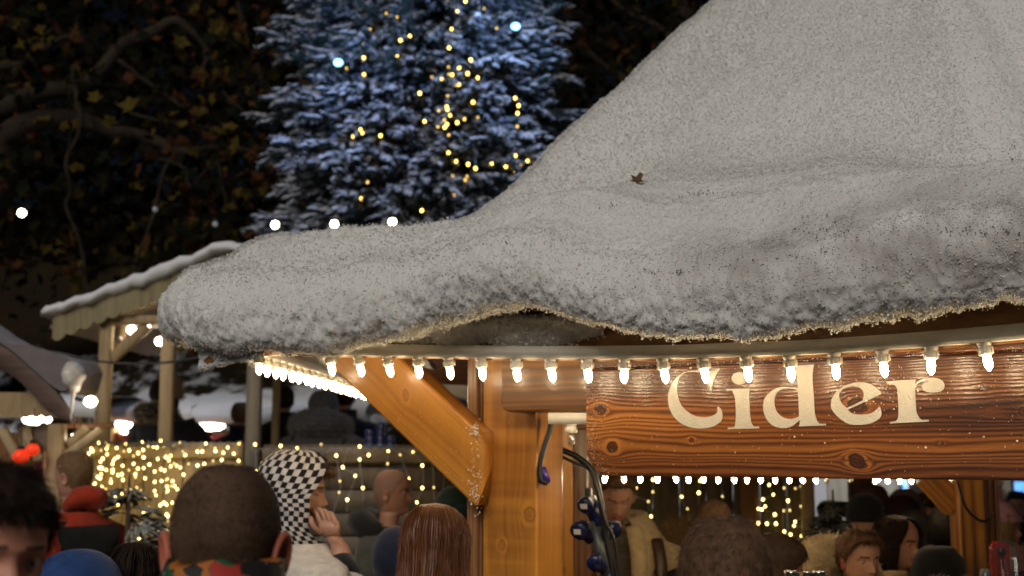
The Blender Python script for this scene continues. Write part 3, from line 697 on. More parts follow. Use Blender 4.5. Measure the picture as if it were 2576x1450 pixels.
hold_geo = join(lathe([(.004, .004), (.0185, .002), (.0185, -.005), (.0165, -.007), (.0165, -.013), (.019, -.014), (.019, -.029), (.0165, -.031), (.011, -.031)], 18),
                *[box((.0195 * math.cos(t), .0195 * math.sin(t), -.020), (.003, .003, .017), rotz(t)) for t in np.linspace(0, 2 * PI, 6, endpoint=False)])
gl_geo = lathe([(.0118, -.030), (.0126, -.040), (.0128, -.058), (.0115, -.067), (.008, -.074), (.002, -.0765)], 16)
fil_geo = lathe([(.001, -.032), (.0095, -.035), (.0112, -.046), (.0108, -.058), (.007, -.068), (.001, -.0715)], 12)
fil_big = lathe([(.001, -.032), (.011, -.036), (.0125, -.048), (.0122, -.06), (.008, -.071), (.001, -.075)], 12)
def joinm(*gm):     # geometries with their own material index
    V, F = [], []; mi = []; g = join(*[x for x, _ in gm])
    sizes = {}
    for (Vv, Fs), k in gm:
        for f in Fs: sizes.setdefault(np.asarray(f).shape[1], []).append(np.full(len(f), k))
    return g, np.concatenate([np.concatenate(x) for x in sizes.values()])
_bg, _bm = joinm((gl_geo, 0), (fil_geo, 1))
def lamp_string(th, spots, lit=True, far=False, proto=[None, None, None]):
    first = None
    for p, tx_, ty_, s_ in spots:
        M = Matrix.Translation(Vector(p)) @ Matrix.Rotation(tx_, 4, 'X') @ Matrix.Rotation(ty_, 4, 'Y') @ Matrix.Scale(s_, 4)
        if first is None:
            h = mk('lamp_holder', hold_geo, M_SOCK)
            if far: bq = mk('bulb', fil_big, M_FIL2)
            else: bq = mk('bulb', _bg, [M_GLASS, M_FIL if lit else pmat('dead_filament', (.5, .42, .3), metal=.6, rough=.3)], mi=_bm)
            first = (h, bq); h.matrix_basis = M; bq.matrix_basis = M
            adopt(h, th); adopt(bq, h)
        else:
            h = inst(first[0], th, M); inst(first[1], h, M)
ls = thing('light_strip', 'ivory light strip of glowing capped bulbs along the eave over the Cider sign', 'light strip', strip_pt(1500))
sp = []
nB = len(BU); extra = [2612, 2765]
for i, u in enumerate(BU + extra):
    p = strip_pt(u) - NN * (-.022) + Z_ * -.001
    sp.append((p, random.gauss(-.02, .05), random.gauss(-.10, .06), 1.0))
lamp_string(ls, sp)
mk('trunking', sweep(np.array([strip_pt(u) for u in np.linspace(770, 3000, 70)]), [(0, 0), (0, .009), (.002, .0105), (.002, .03), (.0, .0315), (0, .04), (-.042, .04), (-.042, 0)], -NN), M_TRK, ls)
ls2 = thing('light_strip', 'dense receding row of glaring capped bulbs under the shaded side eave, beside the corner tip', 'light strip', C0 + Z_ * 2.22)
cor = hit(652, 897, C0, LD * 0 + np.array([0, 1, 0])); sp = []
cs = strip_pt(672, 893)
for k in range(24):
    t = .02 + .133 * k; p = C0 + LD * t; z = cs[2] + .01 * math.sin(t)
    sp.append((np.array([p[0] - .035, p[1], z]), random.gauss(0, .04), random.gauss(0, .05), 1.0))
lamp_string(ls2, sp)
nl_ = rot2(NN, 2 * PI / 3)
mk('trunking', sweep([np.array([*(C0 + LD * t)[:2], cs[2]]) - np.array([.06, 0, 0]) for t in np.linspace(-.05, 3.3, 30)], [(0, 0), (0, .04), (-.05, .04), (-.05, 0)], np.array([-1.0, 0, 0])), M_TRK, ls2)
# low string inside
LBU = [1526, 1569, 1612, 1655, 1694, 1733, 1770, 1808, 1845, 1880, 1916, 1951, 1985, 2015, 2050, 2082, 2144, 2204, 2234, 2264, 2293, 2323, 2348, 2375, 2402]
ls3 = thing('light_strip', 'row of small glowing bulbs peeping out below the bottom edge of the Cider sign', 'light strip', at(1900, 1190, 5.4))
lit, off = [], []
for i, u in enumerate(LBU):
    Y = 4.9 + 1.0 * i / 24; p = at(u, 1217 + 3 * (i / 24), Y) + Z_ * .058
    (off if u in (2082, 2144) else lit).append((p, random.gauss(0, .05), random.gauss(0, .08), .76))
lamp_string(ls3, lit); lamp_string(ls3, off, lit=False)
tr = [at(u, 1214, 4.9 + 1.0 * i / 24) + Z_ * .064 for i, u in enumerate(LBU)]
mk('trunking', sweep(tr, [(0, 0), (0, .035), (-.04, .035), (-.04, 0)], np.array([0, -1.0, 0])), M_TRK, ls3)
# short stub with a dead bulb left of the sign
st_ = thing('light_strip', 'ivory strip end with one unlit clear bulb beside the Cider sign, added unseen lit bulbs behind it', 'light strip', FR(1430, 1055, .25))
a, b = FR(1379, 1067, .235), FR(1560, 1067, .235)
mk('trunking', sweep([a + (b - a) * s for s in np.linspace(0, 1, 4)], [(0, 0), (0, .009), (.002, .0105), (.002, .028), (.0, .0295), (0, .037), (-.04, .037), (-.04, 0)], -NN), M_TRK, st_)
lamp_string(st_, [(FR(1437, 1067, .255), 0, 0, 1.0)], lit=False)
_s0 = FR(1437, 1067, .262)
lamp_string(st_, [(_s0 + FD * .133 * k, 0, random.gauss(0, .05), 1.0) for k in range(2, 15)])  # unseen lit bulbs added behind the sign to brighten the crowd
for _q in [c for c in st_.children if c.name.startswith('lamp_holder')][1:]:
    for _c in _q.children: _c.material_slots[-1].link = 'OBJECT'; _c.material_slots[-1].material = emat('boosted_unseen_filament', WARM, 210.0)
_e = _s0 + FD * 2.0
mk('trunking', sweep([b + (_e - b) * t for t in np.linspace(0, 1, 6)], [(0, 0), (0, .037), (-.04, .037), (-.04, 0)], -NN), M_TRK, st_)
# bare bulb by the rear post
lb = thing('hanging_lamp', 'bare warm bulb glowing behind the black cable by the corner post', 'lamp', at(1376, 1075, 5.3))
lamp_string(lb, [(at(1378, 1078, 5.3), 0, 0, 1.25)]); [setattr(c.material_slots[-1], 'link', 'OBJECT') or setattr(c.material_slots[-1], 'material', emat('bright_filament', WARM, 120.0)) for q in lb.children for c in q.children] 
mk('flex', tube([at(1378, 1078, 5.3), at(1378, 900, 5.3)], .003, 6), pmat('white_flex', (.6, .58, .52)), lb)

# ---------------------------------------------------------------- cables and connectors
M_BLK = pmat('black_rubber', (.006, .006, .006), rough=.45, var=.3)
M_BLU = pmat('blue_cable', (.015, .03, .13), rough=.4, var=.2)
M_CEE = pmat('blue_connector_plastic', (.006, .012, .06), rough=.3, var=.15)
M_GRY = pmat('grey_conduit_plastic', (.07, .075, .075), rough=.35, var=.15)
M_LBL = pmat('white_sticker', (.75, .73, .70), rough=.5, var=.05)
Yc = 4.62
def cable(name, pts, r, mat, label, Y=Yc, cat='cable', group=None, n=40):
    P = spline([at(u, v, Y + (d[0] if d else 0)) for u, v, *d in pts], n)
    o = thing(name, label, cat, P[0], group); mk('cable', tube(P, r, 8), mat, o); return o
tag(mk('power_cable', tube(spline([at(u, v, 4.45) for u, v in [(1388, 1058), (1382, 1085), (1370, 1120), (1362, 1150), (1357, 1185), (1362, 1210), (1378, 1216)]], 30), .0095, 8), M_BLK), 'thick black cable drooping from the ivory strip end beside the corner post', 'cable')
pg = thing('cable_plug', 'violet blue plug on the end of the thick black cable by the post', 'plug', at(1366, 1195, 4.5))
mk('plug_body', join(box(at(1368, 1197, 4.47), (.034, .03, .06), roty(-.35), .006), tube([at(1358, 1215, 4.49), at(1362, 1190, 4.49)], .012, 10)), pmat('violet_plug_plastic', (.03, .012, .16), rough=.3), pg)
mk('cable_clip', tube([at(1358, 1190, 4.47), at(1378, 1208, 4.46)], .004, 6), M_BLK, pg)
tag(mk('power_cable', tube(spline([at(u, v, 4.6) for u, v in [(1350, 1180), (1354, 1225), (1362, 1275), (1376, 1335), (1392, 1390), (1402, 1470), (1405, 1600), (1400, 1900)]], 40), .006, 8), M_BLU), 'thin blue cable hanging down in front of the orange rear post', 'cable')
tag(mk('power_cable', join(tube(spline([at(u, v, 4.7) for u, v in [(1378, 1108), (1410, 1130), (1455, 1152), (1490, 1185), (1506, 1235), (1518, 1300), (1528, 1370), (1545, 1470), (1550, 1700)]], 50), .011, 8),
    tube(spline([at(u, v, 4.68) for u, v in [(1378, 1112), (1400, 1140), (1440, 1162), (1480, 1180), (1500, 1225), (1522, 1310), (1545, 1360), (1556, 1470), (1560, 1700)]], 50), .006, 8)), M_BLK), 'bundle of black cables sagging to the blue socket cluster', 'cable')
soc = thing('socket_cluster', 'hanging grey and blue cluster of round power sockets in front of dark boards', 'power socket', at(1500, 1350, 4.85))
Ys = 4.85
def axis(u0, v0, u1, v1, Y=Ys): return at(u0, v0, Y), at(u1, v1, Y)
a, b = axis(1492, 1310, 1536, 1475); mk('conduit', tube([a, b], .026, 14), M_GRY, soc)
a, b = axis(1478, 1234, 1482, 1248); mk('cable_gland', lathe([(.008, 0), (.016, .004), (.016, .028), (.022, .03), (.022, .045)], 12, at(1479, 1228, Ys), (.05, 0, -1)), M_GRY, soc)
a, b = axis(1482, 1250, 1510, 1320); mk('housing', tube([a, (a + b) / 2, b], [.024, .034, .032], 14), M_CEE, soc)
def socket(u, v, r, dx, lbl=True, mat=M_CEE):
    c = at(u, v, Ys - .06); d = nrm(np.array([dx, -.85, -.25])); r = px(r, Ys)
    e = mk('socket_cap', lathe([(r * .35, -.05), (r * .9, -.045), (r * .95, -.012), (r * 1.12, -.01), (r * 1.12, .0), (r * .9, .008), (.001, .010)], 20, c, d), mat, soc)
    mk('hinge', box(c - d * .02 - Z_ * r * 1.0, (.03, .022, .018), None, .004), mat, e)
    mk('stem', tube([c - d * .03, at(u + 30 * (1 if dx < 0 else -1), v + 22, Ys)], [r * .8, r * .7], 14), mat, e)
    if lbl:
        e1, e2, _ = frame(d); mk('sticker', (np.array([c + d * .0125 + e1 * x + e2 * y for x, y in ((-.014, -.010), (.014, -.010), (.014, .010), (-.014, .010))]), [np.array([[0, 1, 2, 3]])]), M_LBL, e)
socket(1471, 1272, 18, -.35); socket(1455, 1336, 20, -.4); socket(1548, 1334, 20, .8, False); socket(1496, 1418, 19, -.3, False)
a = at(1545, 1462, Ys); mk('housing', tube([at(1528, 1440, Ys), a], [.03, .03], 14), M_CEE, soc)
tag(mk('power_cable', tube(spline([at(u, v, 5.0) for u, v in [(2408, 1205), (2418, 1245), (2432, 1280), (2450, 1300), (2470, 1312), (2488, 1308), (2495, 1295)]], 30), .0055, 8), M_BLK), 'dark cable looping across the front of the rear post near the pink bobble hat', 'cable')
tag(mk('power_cable', tube(spline([at(1478, v, 5.4) for v in (1150, 1200, 1235)], 10), .004, 6), pmat('white_flex', (.6, .58, .52))), 'thin pale cord running down into the grey gland of the socket cluster', 'cable')
# beer taps and glasses on the bar
M_CHR = pmat('polished_steel', (.6, .58, .55), rough=.16, metal=1.0, var=.08)
M_CLR = glassmat('clear_plastic', (.95, .95, .95), .25)
for i, (u, v, r) in enumerate([(1991, 1436, 19), (2030, 1437, 11), (2060, 1436, 18)]):
    Yt = 3.72; c = at(u, v, Yt); r = px(r, Yt)
    t = thing('beer_font', ['broad chrome capped beer font at the bar under the sign', 'slim chrome capped beer font standing between two broader ones', 'chrome capped beer font nearest the man in the fur hood'][i], 'beer font', (c[0], c[1], 1.145), 'chrome beer fonts on the bar')
    mk('column', lathe([(r * 1.3, 1.145), (r * 1.3, 1.16), (r * .75, 1.17), (r * .75, c[2] - .03)], 20, (c[0], c[1], 0)), M_CHR, t)
    mk('cap', lathe([(r * .75, c[2] - .03), (r, c[2] - .025), (r, c[2] - .004), (r * .94, c[2]), (.001, c[2] + .001)], 20, (c[0], c[1], 0)), M_CHR, t)
Yt = 3.35; c = at(2513, 1356, Yt)
tp = thing('beer_tap', 'red beer tap handle with a clear plastic casing below the pink bobble hat', 'beer tap', (c[0], c[1], 1.145))
P = lambda u, v: at(u, v, Yt)
def lens(u0, u1, v0, v1, dep, mat, name, par, dy=0, n=14):
    hw = px(u1 - u0, Yt) / 2; top = P((u0 + u1) / 2, v0); zb_ = 1.20
    out = [(hw * math.cos(t), top[2] - hw + hw * math.sin(t)) for t in np.linspace(0, PI, n)] + [(-hw * .92, zb_), (hw * .92, zb_)]
    return mk(name, prism(out, [], lambda x, y, d: np.array([top[0] + x, Yt + dy - dep / 2 + d, y]), dep), mat, par, smooth=False)
lens(2492, 2532, 1362, 1450, .03, pmat('red_tap_enamel', (.28, .012, .008), rough=.25, coat=.6, var=.15), 'handle', tp)
lens(2482, 2542, 1352, 1450, .010, M_CLR, 'casing', tp, -.04)
mk('badge', lathe([(.001, 0), (.011, 0), (.011, .004), (.001, .005)], 16, P(2513, 1388) - np.array([0, .017, 0]), (0, -1, 0)), pmat('dark_badge', (.02, .01, .01), rough=.3), tp)
mk('column', tube([np.array([c[0], Yt, 1.145]), np.array([c[0], Yt, 1.22])], .018, 14), M_CHR, tp)
c = at(2478, 1432, 3.3)
t = thing('beer_tap', 'short dark grey tap handle beside the red one', 'beer tap', (c[0], c[1], 1.145))
mk('handle', join(tube([np.array([c[0], c[1], 1.145]), np.array([c[0], c[1], c[2] - .02]), c], [.013, .015, .012], 12)), pmat('dark_grey_plastic', (.05, .05, .05), rough=.35), t)
mk('collar', lathe([(.017, 1.145), (.02, 1.16), (.017, 1.175)], 14, (c[0], c[1], 0)), M_CHR, t)
c = at(2556, 1410, 3.3)
t = thing('glass_jug', 'clear plastic jug with a handle just beyond the red beer tap', 'jug', (c[0], c[1], 1.145))
mk('jug_body', lathe([(.03, 1.147), (.036, 1.16), (.04, c[2]), (.042, c[2] + .004)], 20, (c[0], c[1], 0)), M_CLR, t)
mk('handle', tube(spline([c + np.array([.04, 0, -.01]), c + np.array([.075, 0, -.03]), c + np.array([.07, 0, -.12]), c + np.array([.04, 0, -.15])], 16), .006, 8), M_CLR, t)
# dark specks of dirt in the snow
sp_ = []
R_ = np.random.default_rng(8)
for (u0, v0), (u1, v1), su, n in [((1670, 497), (1870, 486), 3.5, 46), ((1440, 528), (1560, 520), 4, 14), ((1795, 115), (1810, 150), 8, 16), ((1850, 125), (1950, 135), 10, 16), ((2000, 590), (2150, 570), 22, 40), ((2350, 640), (2576, 600), 26, 40), ((1050, 690), (1330, 690), 30, 40), ((1560, 790), (2100, 690), 40, 60), ((2540, 375), (2576, 390), 12, 14)]:
    for q in range(n):
        t = R_.random(); p, q_ = spot(u0 + (u1 - u0) * t + R_.normal() * su, v0 + (v1 - v0) * t + R_.normal() * su); sp_.append(p + q_ * .004)
sp_ = np.array(sp_)
mk('dirt_specks', chips(np.repeat(sp_, 2, 0) + R_.normal(size=(len(sp_) * 2, 3)) * .006, R_.uniform(.0012, .0036, len(sp_) * 2)), pmat('dirt_speck', (.15, .14, .125), rough=.9), roof)['kind'] = 'stuff'
# leaf lying on the snow
r0 = ray(1604, 468); d_ = np.linalg.norm(np.cross(G2 - CAM, r0), axis=2); d_[Nn @ r0 > 0] = 9
li = np.unravel_index(np.argmin(d_), d_.shape); lp_ = G2[li] + Nn[li] * .008; nl2 = nrm(Nn[li] + .9 * nrm(CAM - lp_)); e1, e2, _ = frame(nl2, (0.3, 0, 1))
def leafgeo(c, e1, e2, n, s, curl=.3):
    a = np.linspace(0, 2 * PI, 11, endpoint=False) + PI / 2; r = np.where(np.arange(11) % 2 == 0, 1.0, .5) * s
    r[5] *= .6; r[6] *= .6
    V = np.vstack([c + (r * np.cos(a))[:, None] * e1 + (r * np.sin(a))[:, None] * e2 + (curl * r ** 2 / s)[:, None] * n, c])
    return V, [np.array([[i, (i + 1) % 11, 11] for i in range(11)])]
lf = thing('fallen_leaf', 'curled brown autumn leaf lying on the snowy roof', 'leaf', lp_)
mk('blade', leafgeo(lp_ + nl2 * .012, e1, e2, nl2, .030, .5), pmat('brown_leaf', (.10, .045, .012), rough=.7), lf, smooth=False)
mk('stalk', tube([lp_, lp_ + e1 * .03 - e2 * .01 + Nn[li] * .008, lp_ + e1 * .055 + Nn[li] * .004], .0018, 5), pmat('leaf_stalk', (.12, .06, .02)), lf)
# ================================================================ people
HD = np.array([  # d below crown, front, back, half width, front narrowing
 (.000, .000, .000, .001, 0), (.004, .030, -.034, .028, 0), (.014, .054, -.062, .047, 0), (.030, .075, -.081, .061, 0), (.050, .089, -.092, .0705, 0), (.078, .096, -.099, .077, .05), (.100, .096, -.100, .0775, .10),
 (.118, .090, -.098, .076, .14), (.135, .090, -.093, .074, .17), (.155, .091, -.084, .071, .22), (.175, .092, -.074, .067, .30), (.192, .091, -.066, .062, .38), (.208, .091, -.061, .055, .46), (.222, .089, -.058, .045, .50), (.232, .074, -.057, .048, .35), (.240, .050, -.058, .053, .1), (.262, .046, -.062, .055, 0), (.285, .046, -.066, .058, 0)])
TZ = np.array([  # z, half width, front, back
 (1.455, .066, .050, -.074), (1.435, .105, .056, -.084), (1.415, .150, .066, -.094), (1.392, .182, .078, -.104), (1.365, .196, .090, -.112), (1.335, .200, .100, -.117), (1.305, .197, .108, -.119), (1.27, .190, .114, -.118), (1.23, .184, .117, -.114),
 (1.17, .172, .113, -.104), (1.10, .162, .106, -.096), (1.03, .163, .104, -.100), (.96, .176, .104, -.116), (.90, .184, .102, -.124), (.85, .184, .098, -.120)])
HTOP = 1.75
def skull(d, a):
    yf, yb, w, k = (np.interp(d, HD[:, 0], HD[:, i]) for i in (1, 2, 3, 4))
    c, s = np.cos(a), np.sin(a)
    y = np.where(s > 0, yf, -yb) * s
    x = w * np.sign(c) * np.abs(c) ** .92 * (1 - k * np.clip(s, 0, 1) ** 2)
    return x, y, s
def face_bump(d, x, s):
    f = np.clip(s, 0, 1) ** .5; g = lambda v, c, w: np.exp(-((v - c) / w) ** 2); ax = np.abs(x)
    nose = np.interp(d, [.095, .108, .122, .14, .152, .158, .164, .170], [0, .004, .009, .018, .024, .0235, .011, 0]) * np.exp(-(x / np.interp(d, [.1, .15, .16], [.008, .0115, .0135])) ** 2)
    nose += .007 * g(d, .157, .006) * g(ax, .012, .005)
    b = nose - .0115 * g(ax, .031, .016) * g(d, .117, .011) + .0045 * g(d, .1005, .007) * g(ax, .030, .024) + .003 * g(d, .138, .014) * g(ax, .040, .014)
    b += .0052 * g(d, .1795, .0042) * g(ax, 0, .019) + .0056 * g(d, .1885, .0050) * g(ax, 0, .017) - .0035 * g(d, .184, .0018) * g(ax, 0, .024)
    b += .006 * g(d, .212, .010) * g(ax, 0, .018) - .003 * g(d, .199, .005) * g(ax, 0, .016) - .002 * g(ax, .027, .006) * g(d, .170, .012)
    return b * f
_sh = {}
def shades(mat):
    if mat.name not in _sh:
        out = [mat]
        for k in (.55, 1.4):
            m = mat.copy()
            for n in m.node_tree.nodes:
                if n.bl_idname == 'ShaderNodeMix':
                    for q in (6, 7): n.inputs[q].default_value = [min(1, x * k) for x in n.inputs[q].default_value[:3]] + [1]
            out.append(m)
        _sh[mat.name] = out
    return _sh[mat.name]
class Fig:
    def __init__(s, label, u, vtop, Y, yaw, name='person', ground=0.0, hy=0, hp=0, hr=0, N=40, dd=.006, group=None, fat=1.0, hscale=1.0, lean=0):
        p = at(u, vtop, Y); H = p[2] - ground; s.S = H / HTOP
        s.e = thing(name, label, 'person', (p[0], p[1], ground), group)
        s.e.rotation_euler = (0, 0, math.radians(yaw)); s.e.scale = (s.S,) * 3
        s.hy, s.hp, s.hr = (math.radians(x) for x in (hy, hp, hr)); s.N, s.dd, s.fat, s.hs = N, dd, fat, hscale; s.lean = lean
    def pose(s, P):
        P = np.asarray(P, float).copy(); piv = np.array([0, -.03, HTOP - .235])
        w = sstep(HTOP - .315, HTOP - .215, P[:, 2])
        Q = (P - piv) * s.hs
        R = rotz(s.hy) @ rotx(-s.hp) @ roty(s.hr)
        Q2 = Q @ R.T + piv
        P = P * (1 - w)[:, None] + Q2 * w[:, None]
        if s.lean: P[:, 1] += s.lean * np.clip(P[:, 2] - 1.0, 0, 1)
        return P
    def mesh(s, name, geo, mat, mi=None, smooth=True, parent=None, posed=True):
        V, Fs = geo
        if posed: V = s.pose(V)
        o = mk(name, (V, Fs), mat, None, smooth, mi); o.parent = parent or s.e; return o
    def head(s, d, a, off=0.0, bump=True):
        d, a = np.broadcast_arrays(np.asarray(d, float), np.asarray(a, float))
        x, y, sn = skull(np.clip(d, 0, .285), a)
        if bump: y = y + face_bump(d, x, sn)
        n = nrm(np.stack([np.cos(a) / .075, np.sin(a) / .095, np.clip(1 - d / .1, 0, 1) ** 1.5 * 14], -1))
        return np.stack([x, y, HTOP - d], -1) + n * np.asarray(off)[..., None] if np.ndim(off) else np.stack([x, y, HTOP - d], -1) + n * off
    def body(s, skin, brow=None, lip=None, ears=1.0, eyes='open', armL=None, armR=None, iris=(.04, .025, .015), earmat=None):
        N_, dd = s.N, s.dd
        a = np.linspace(0, 2 * PI, N_, endpoint=False)
        ds = np.unique(np.round(np.concatenate([[0, .002, .006, .011, .017, .024], np.arange(.03, .292, dd)]), 4))
        Hd = s.head(ds[:, None], a[None, :])
        T = s.torso(TZ, a, 0, 0)
        G = np.concatenate([Hd, T], 0); V, Fs, mi = s.limbs(G, a, len(ds), armL, armR, 0, True)
        nb = nfaces((V, Fs)); lipm, browm = lip or skin, brow or skin
        mats = [skin, lipm, browm, M_EYE, M_IRIS, earmat or skin]
        # paint lips and brows on the head faces
        F = Fs[0]; C = V[F].mean(1); d = HTOP - C[:, 2]; ax = np.abs(C[:, 0]); fr = C[:, 1] > .045
        mi = np.zeros(len(F), int)
        mi[fr & (np.abs(d - .184) < .0085 - .16 * np.clip(ax - .008, 0, 1)) & (ax < .023)] = 1
        mi[fr & (np.abs(d - .0985 + .10 * np.clip(ax - .034, 0, 1)) < .0030) & (ax > .012) & (ax < .050)] = 2
        gs = [((V, Fs[:1]), mi)] + [((np.zeros((0, 3)), []), np.zeros(0, int))]
        Vx, Fx, Mx = [V], [F], [mi]; base = len(V); tri = [f for f in Fs[1:]]; other = []
        def add(g, m):
            nonlocal base
            for f in g[1]:
                f = np.asarray(f)
                if f.shape[1] == 4: Fx.append(f + base); Mx.append(np.full(len(f), m))
                else: other.append((f + base, m))
            Vx.append(np.asarray(g[0])); base += len(g[0])
        for sx in (1, -1):
            x, y = .0315 * sx, float(np.interp(.117, HD[:, 0], HD[:, 1])) - .0205
            c = np.array([x, y, HTOP - .117])
            if eyes == 'open':
                add(ball(c, .0118, 10, 14), 3); add(ball(c + np.array([0, .0085, 0]), (.0052, .0040, .0052), 6, 10), 4)
                lid = lambda t0, t1: np.array([c + .0128 * np.array([math.sin(p) * math.cos(t) * 1.02, math.cos(p) * math.cos(t), math.sin(t)]) for t in np.linspace(t0, t1, 5) for p in np.linspace(-1.35, 1.35, 11)])
                add((lid(.14, 1.4), [gridF(5, 11)]), 0); add((lid(-1.4, -.42), [gridF(5, 11)]), 0)
            elif eyes == 'closed':
                add(ball(c + np.array([0, .0008, 0]), .0124, 8, 12), 0)
                add(tube([c + np.array([q, .0132 - abs(q) * .25, -.0045 - .5 * (.0108 - abs(q)) * .25]) for q in np.linspace(-.0108, .0108, 7)], .0011, 5), 2)
            # ears
            t = np.linspace(0, 2 * PI, 16, endpoint=False)
            rim = np.stack([np.zeros(16), .017 * np.cos(t) + .004 * np.sin(t), .031 * np.sin(t) * np.where(np.sin(t) < 0, .9, 1)], 1)
            rings = [rim * .55 + [-.010, 0, 0], rim * .92 + [.003, 0, 0], rim * 1.02 + [.009, -.001, 0], rim * .96 + [.0125, -.001, 0], rim * .78 + [.0115, 0, 0], rim * .5 + [.005, .003, -.002], rim * .1 + [.003, .004, -.003]]
            E_ = np.array(rings) * ears * [1.1, 1, 1]; E_ = E_.reshape(-1, 3) @ rotz(-.42).T @ roty(.10).T
            E_ = E_ * [sx, 1, 1] + np.array([.0725 * sx, -.008, HTOP - .137])
            g = gridF(7, 16, True); add((E_, [g if sx > 0 else g[:, ::-1]]), 5)
        Vall = np.concatenate(Vx)
        Ft = [np.concatenate(Fx)]; M = [np.concatenate(Mx)]
        for f in tri: Ft.append(f); M.append(np.zeros(len(f)))
        for f, m in other: Ft.append(f); M.append(np.full(len(f), m))
        s.mesh('body', (Vall, Ft), mats, np.concatenate(M))
    def torso(s, tab, a, infl, fold, seed=0):
        z = tab[:, 0][:, None]; c, sn = np.cos(a)[None], np.sin(a)[None]
        w = (tab[:, 1][:, None] * (1 + (s.fat - 1) * (z < 1.42)) + infl); yf = tab[:, 2][:, None] * s.fat + infl; yb = -tab[:, 3][:, None] * s.fat + infl
        p = .82
        x = w * np.sign(c) * np.abs(c) ** p; y = np.where(sn > 0, yf, yb) * np.sign(sn) * np.abs(sn) ** p
        zz = z + 0 * x
        P = np.stack([x, y, zz], -1)
        if fold: P = P + fold * fbm(P * [9, 9, 13] + seed, 3, 2)[..., None] * nrm(np.stack([x, y, 0 * x], -1))
        return P
    def limbs(s, G, a, r0, armL, armR, infl, legs, fold=0, cuff=0.0, legrows=None):
        # sleeves grow out of a ring cut in each side of the trunk, legs out of its lower rim
        N_ = G.shape[1]; nr = len(G); V = [G.reshape(-1, 3)]; nv = nr * N_
        kc = N_ // 4 // 2 * 2; ra, rb = r0 + 2, r0 + 7; kill = np.zeros((nr - 1, N_), bool); Q = []
        for sx in (1, -1):
            c0_ = 0 if sx > 0 else N_ // 2
            cols = [(c0_ + q) % N_ for q in range(-kc // 2, kc // 2 + 1)]
            for q in cols[:-1]: kill[ra:rb, q] = True
            B = []
            for i in range(ra, rb + 1):
                for q, cc in enumerate(cols):
                    if i in (ra, rb) or q in (0, kc):
                        B.append((math.atan2(((ra + rb) / 2 - i) / ((rb - ra) / 2), (q / kc * 2 - 1) * (1 if sx > 0 else -1)), i * N_ + cc))
            B.sort(); phi = np.array([b[0] for b in B]); idx = np.array([b[1] for b in B]); m = len(B)
            arm = (armR if sx > 0 else armL) or [(.19, -.005, 1.362), (.262, -.03, 1.12), (.235, .17, .99)]
            P = np.array([(abs(x) * sx if armL is None or sx > 0 else x, y, z) for x, y, z in arm], float)
            P[:, 0] = np.where(np.arange(len(P)) == 0, sx * (.185 * s.fat + infl * .6), P[:, 0])
            path = spline(P, 15); T = np.gradient(path, axis=0); T[0] = nrm(T[0]) * .4 + np.array([sx, 0, -.1]); T = nrm(T)
            e1 = np.array([0, 1.0, 0]); rings = []
            rad = np.interp(np.linspace(0, 1, 15), [0, .15, .5, .8, 1], [.060, .056, .046, .036, .029]) + infl * np.interp(np.linspace(0, 1, 15), [0, .5, 1], [1, 1.1, 1.1])
            if cuff: rad[-3:] -= cuff; rad[-4] += cuff * .5
            for i in range(1, 15):
                e1 = nrm(e1 - np.dot(e1, T[i]) * T[i]); e2 = np.cross(T[i], e1) * (1 if np.cross(T[i], e1)[2] > 0 or i > 1 else -1)
                if i == 1: sg = 1 if np.dot(np.cross(T[i], e1), [0, 0, 1]) > 0 else -1
                e2 = np.cross(T[i], e1) * sg
                ring = path[i] + rad[i] * (np.cos(phi)[:, None] * e1 + np.sin(phi)[:, None] * e2)
                if fold: ring = ring + fold * 1.2 * fbm(ring * 14 + i * .3, 2, 4)[:, None] * nrm(ring - path[i])
                rings.append(ring)
            # close into a hand-shaped end (body) or leave the cuff open (coat)
            R_ = np.array(rings); V.append(R_.reshape(-1, 3)); prev = idx
            for i in range(len(rings)):
                cur = nv + i * m + np.arange(m)
                q = np.stack([prev, np.roll(prev, -1), np.roll(cur, -1), cur], -1); Q.append(q if sx * sg > 0 else q[:, ::-1]); prev = cur
            nv += len(rings) * m
            if sx > 0: s.wR = (path[-1], T[-1], e1, e2)
            else: s.wL = (path[-1], T[-1], e1, e2)
            if legs is True:      # palm of the resting hand
                if getattr(s, 'mouthhand', False) and sx > 0: e1, e2 = s.RM @ np.array([0, 1.0, 0]), s.RM @ np.array([1.0, 0, 0])
                hp = [path[-1] + T[-1] * t for t in (.02, .05, .085)]; rr_ = [(.034, .018), (.042, .017), (.040, .014)]
                for h, (r1, r2) in zip(hp, rr_): V.append(h + r1 * np.cos(phi)[:, None] * e1 + r2 * np.sin(phi)[:, None] * e2)
                for i in range(3):
                    cur = nv + i * m + np.arange(m); q = np.stack([prev, np.roll(prev, -1), np.roll(cur, -1), cur], -1); Q.append(q if sx * sg > 0 else q[:, ::-1]); prev = cur
                nv += 3 * m; V.append(hp[-1][None] + T[-1] * .004); tip = nv; nv += 1
                s._caps = getattr(s, '_caps', []) + [np.stack([prev, np.roll(prev, -1), np.full(m, tip)], -1)]
                fo = [hp[-1] - T[-1] * .012 + e1 * k for k in (-.027, -.009, .009, .027)] + [hp[0] + e1 * .03]
                fd_ = [T[-1] + e2 * .1 * sx] * 4 + [T[-1] * .7 + e1 * .7]
                g = fingers(fo, np.array(fd_), np.tile(e2, (5, 1)), np.array([.070, .085, .082, .066, .062]), .0088, ((0, 1), (.35, .95), (.5, 1.02), (.75, .85), (.93, .7), (1, .2)), 6)
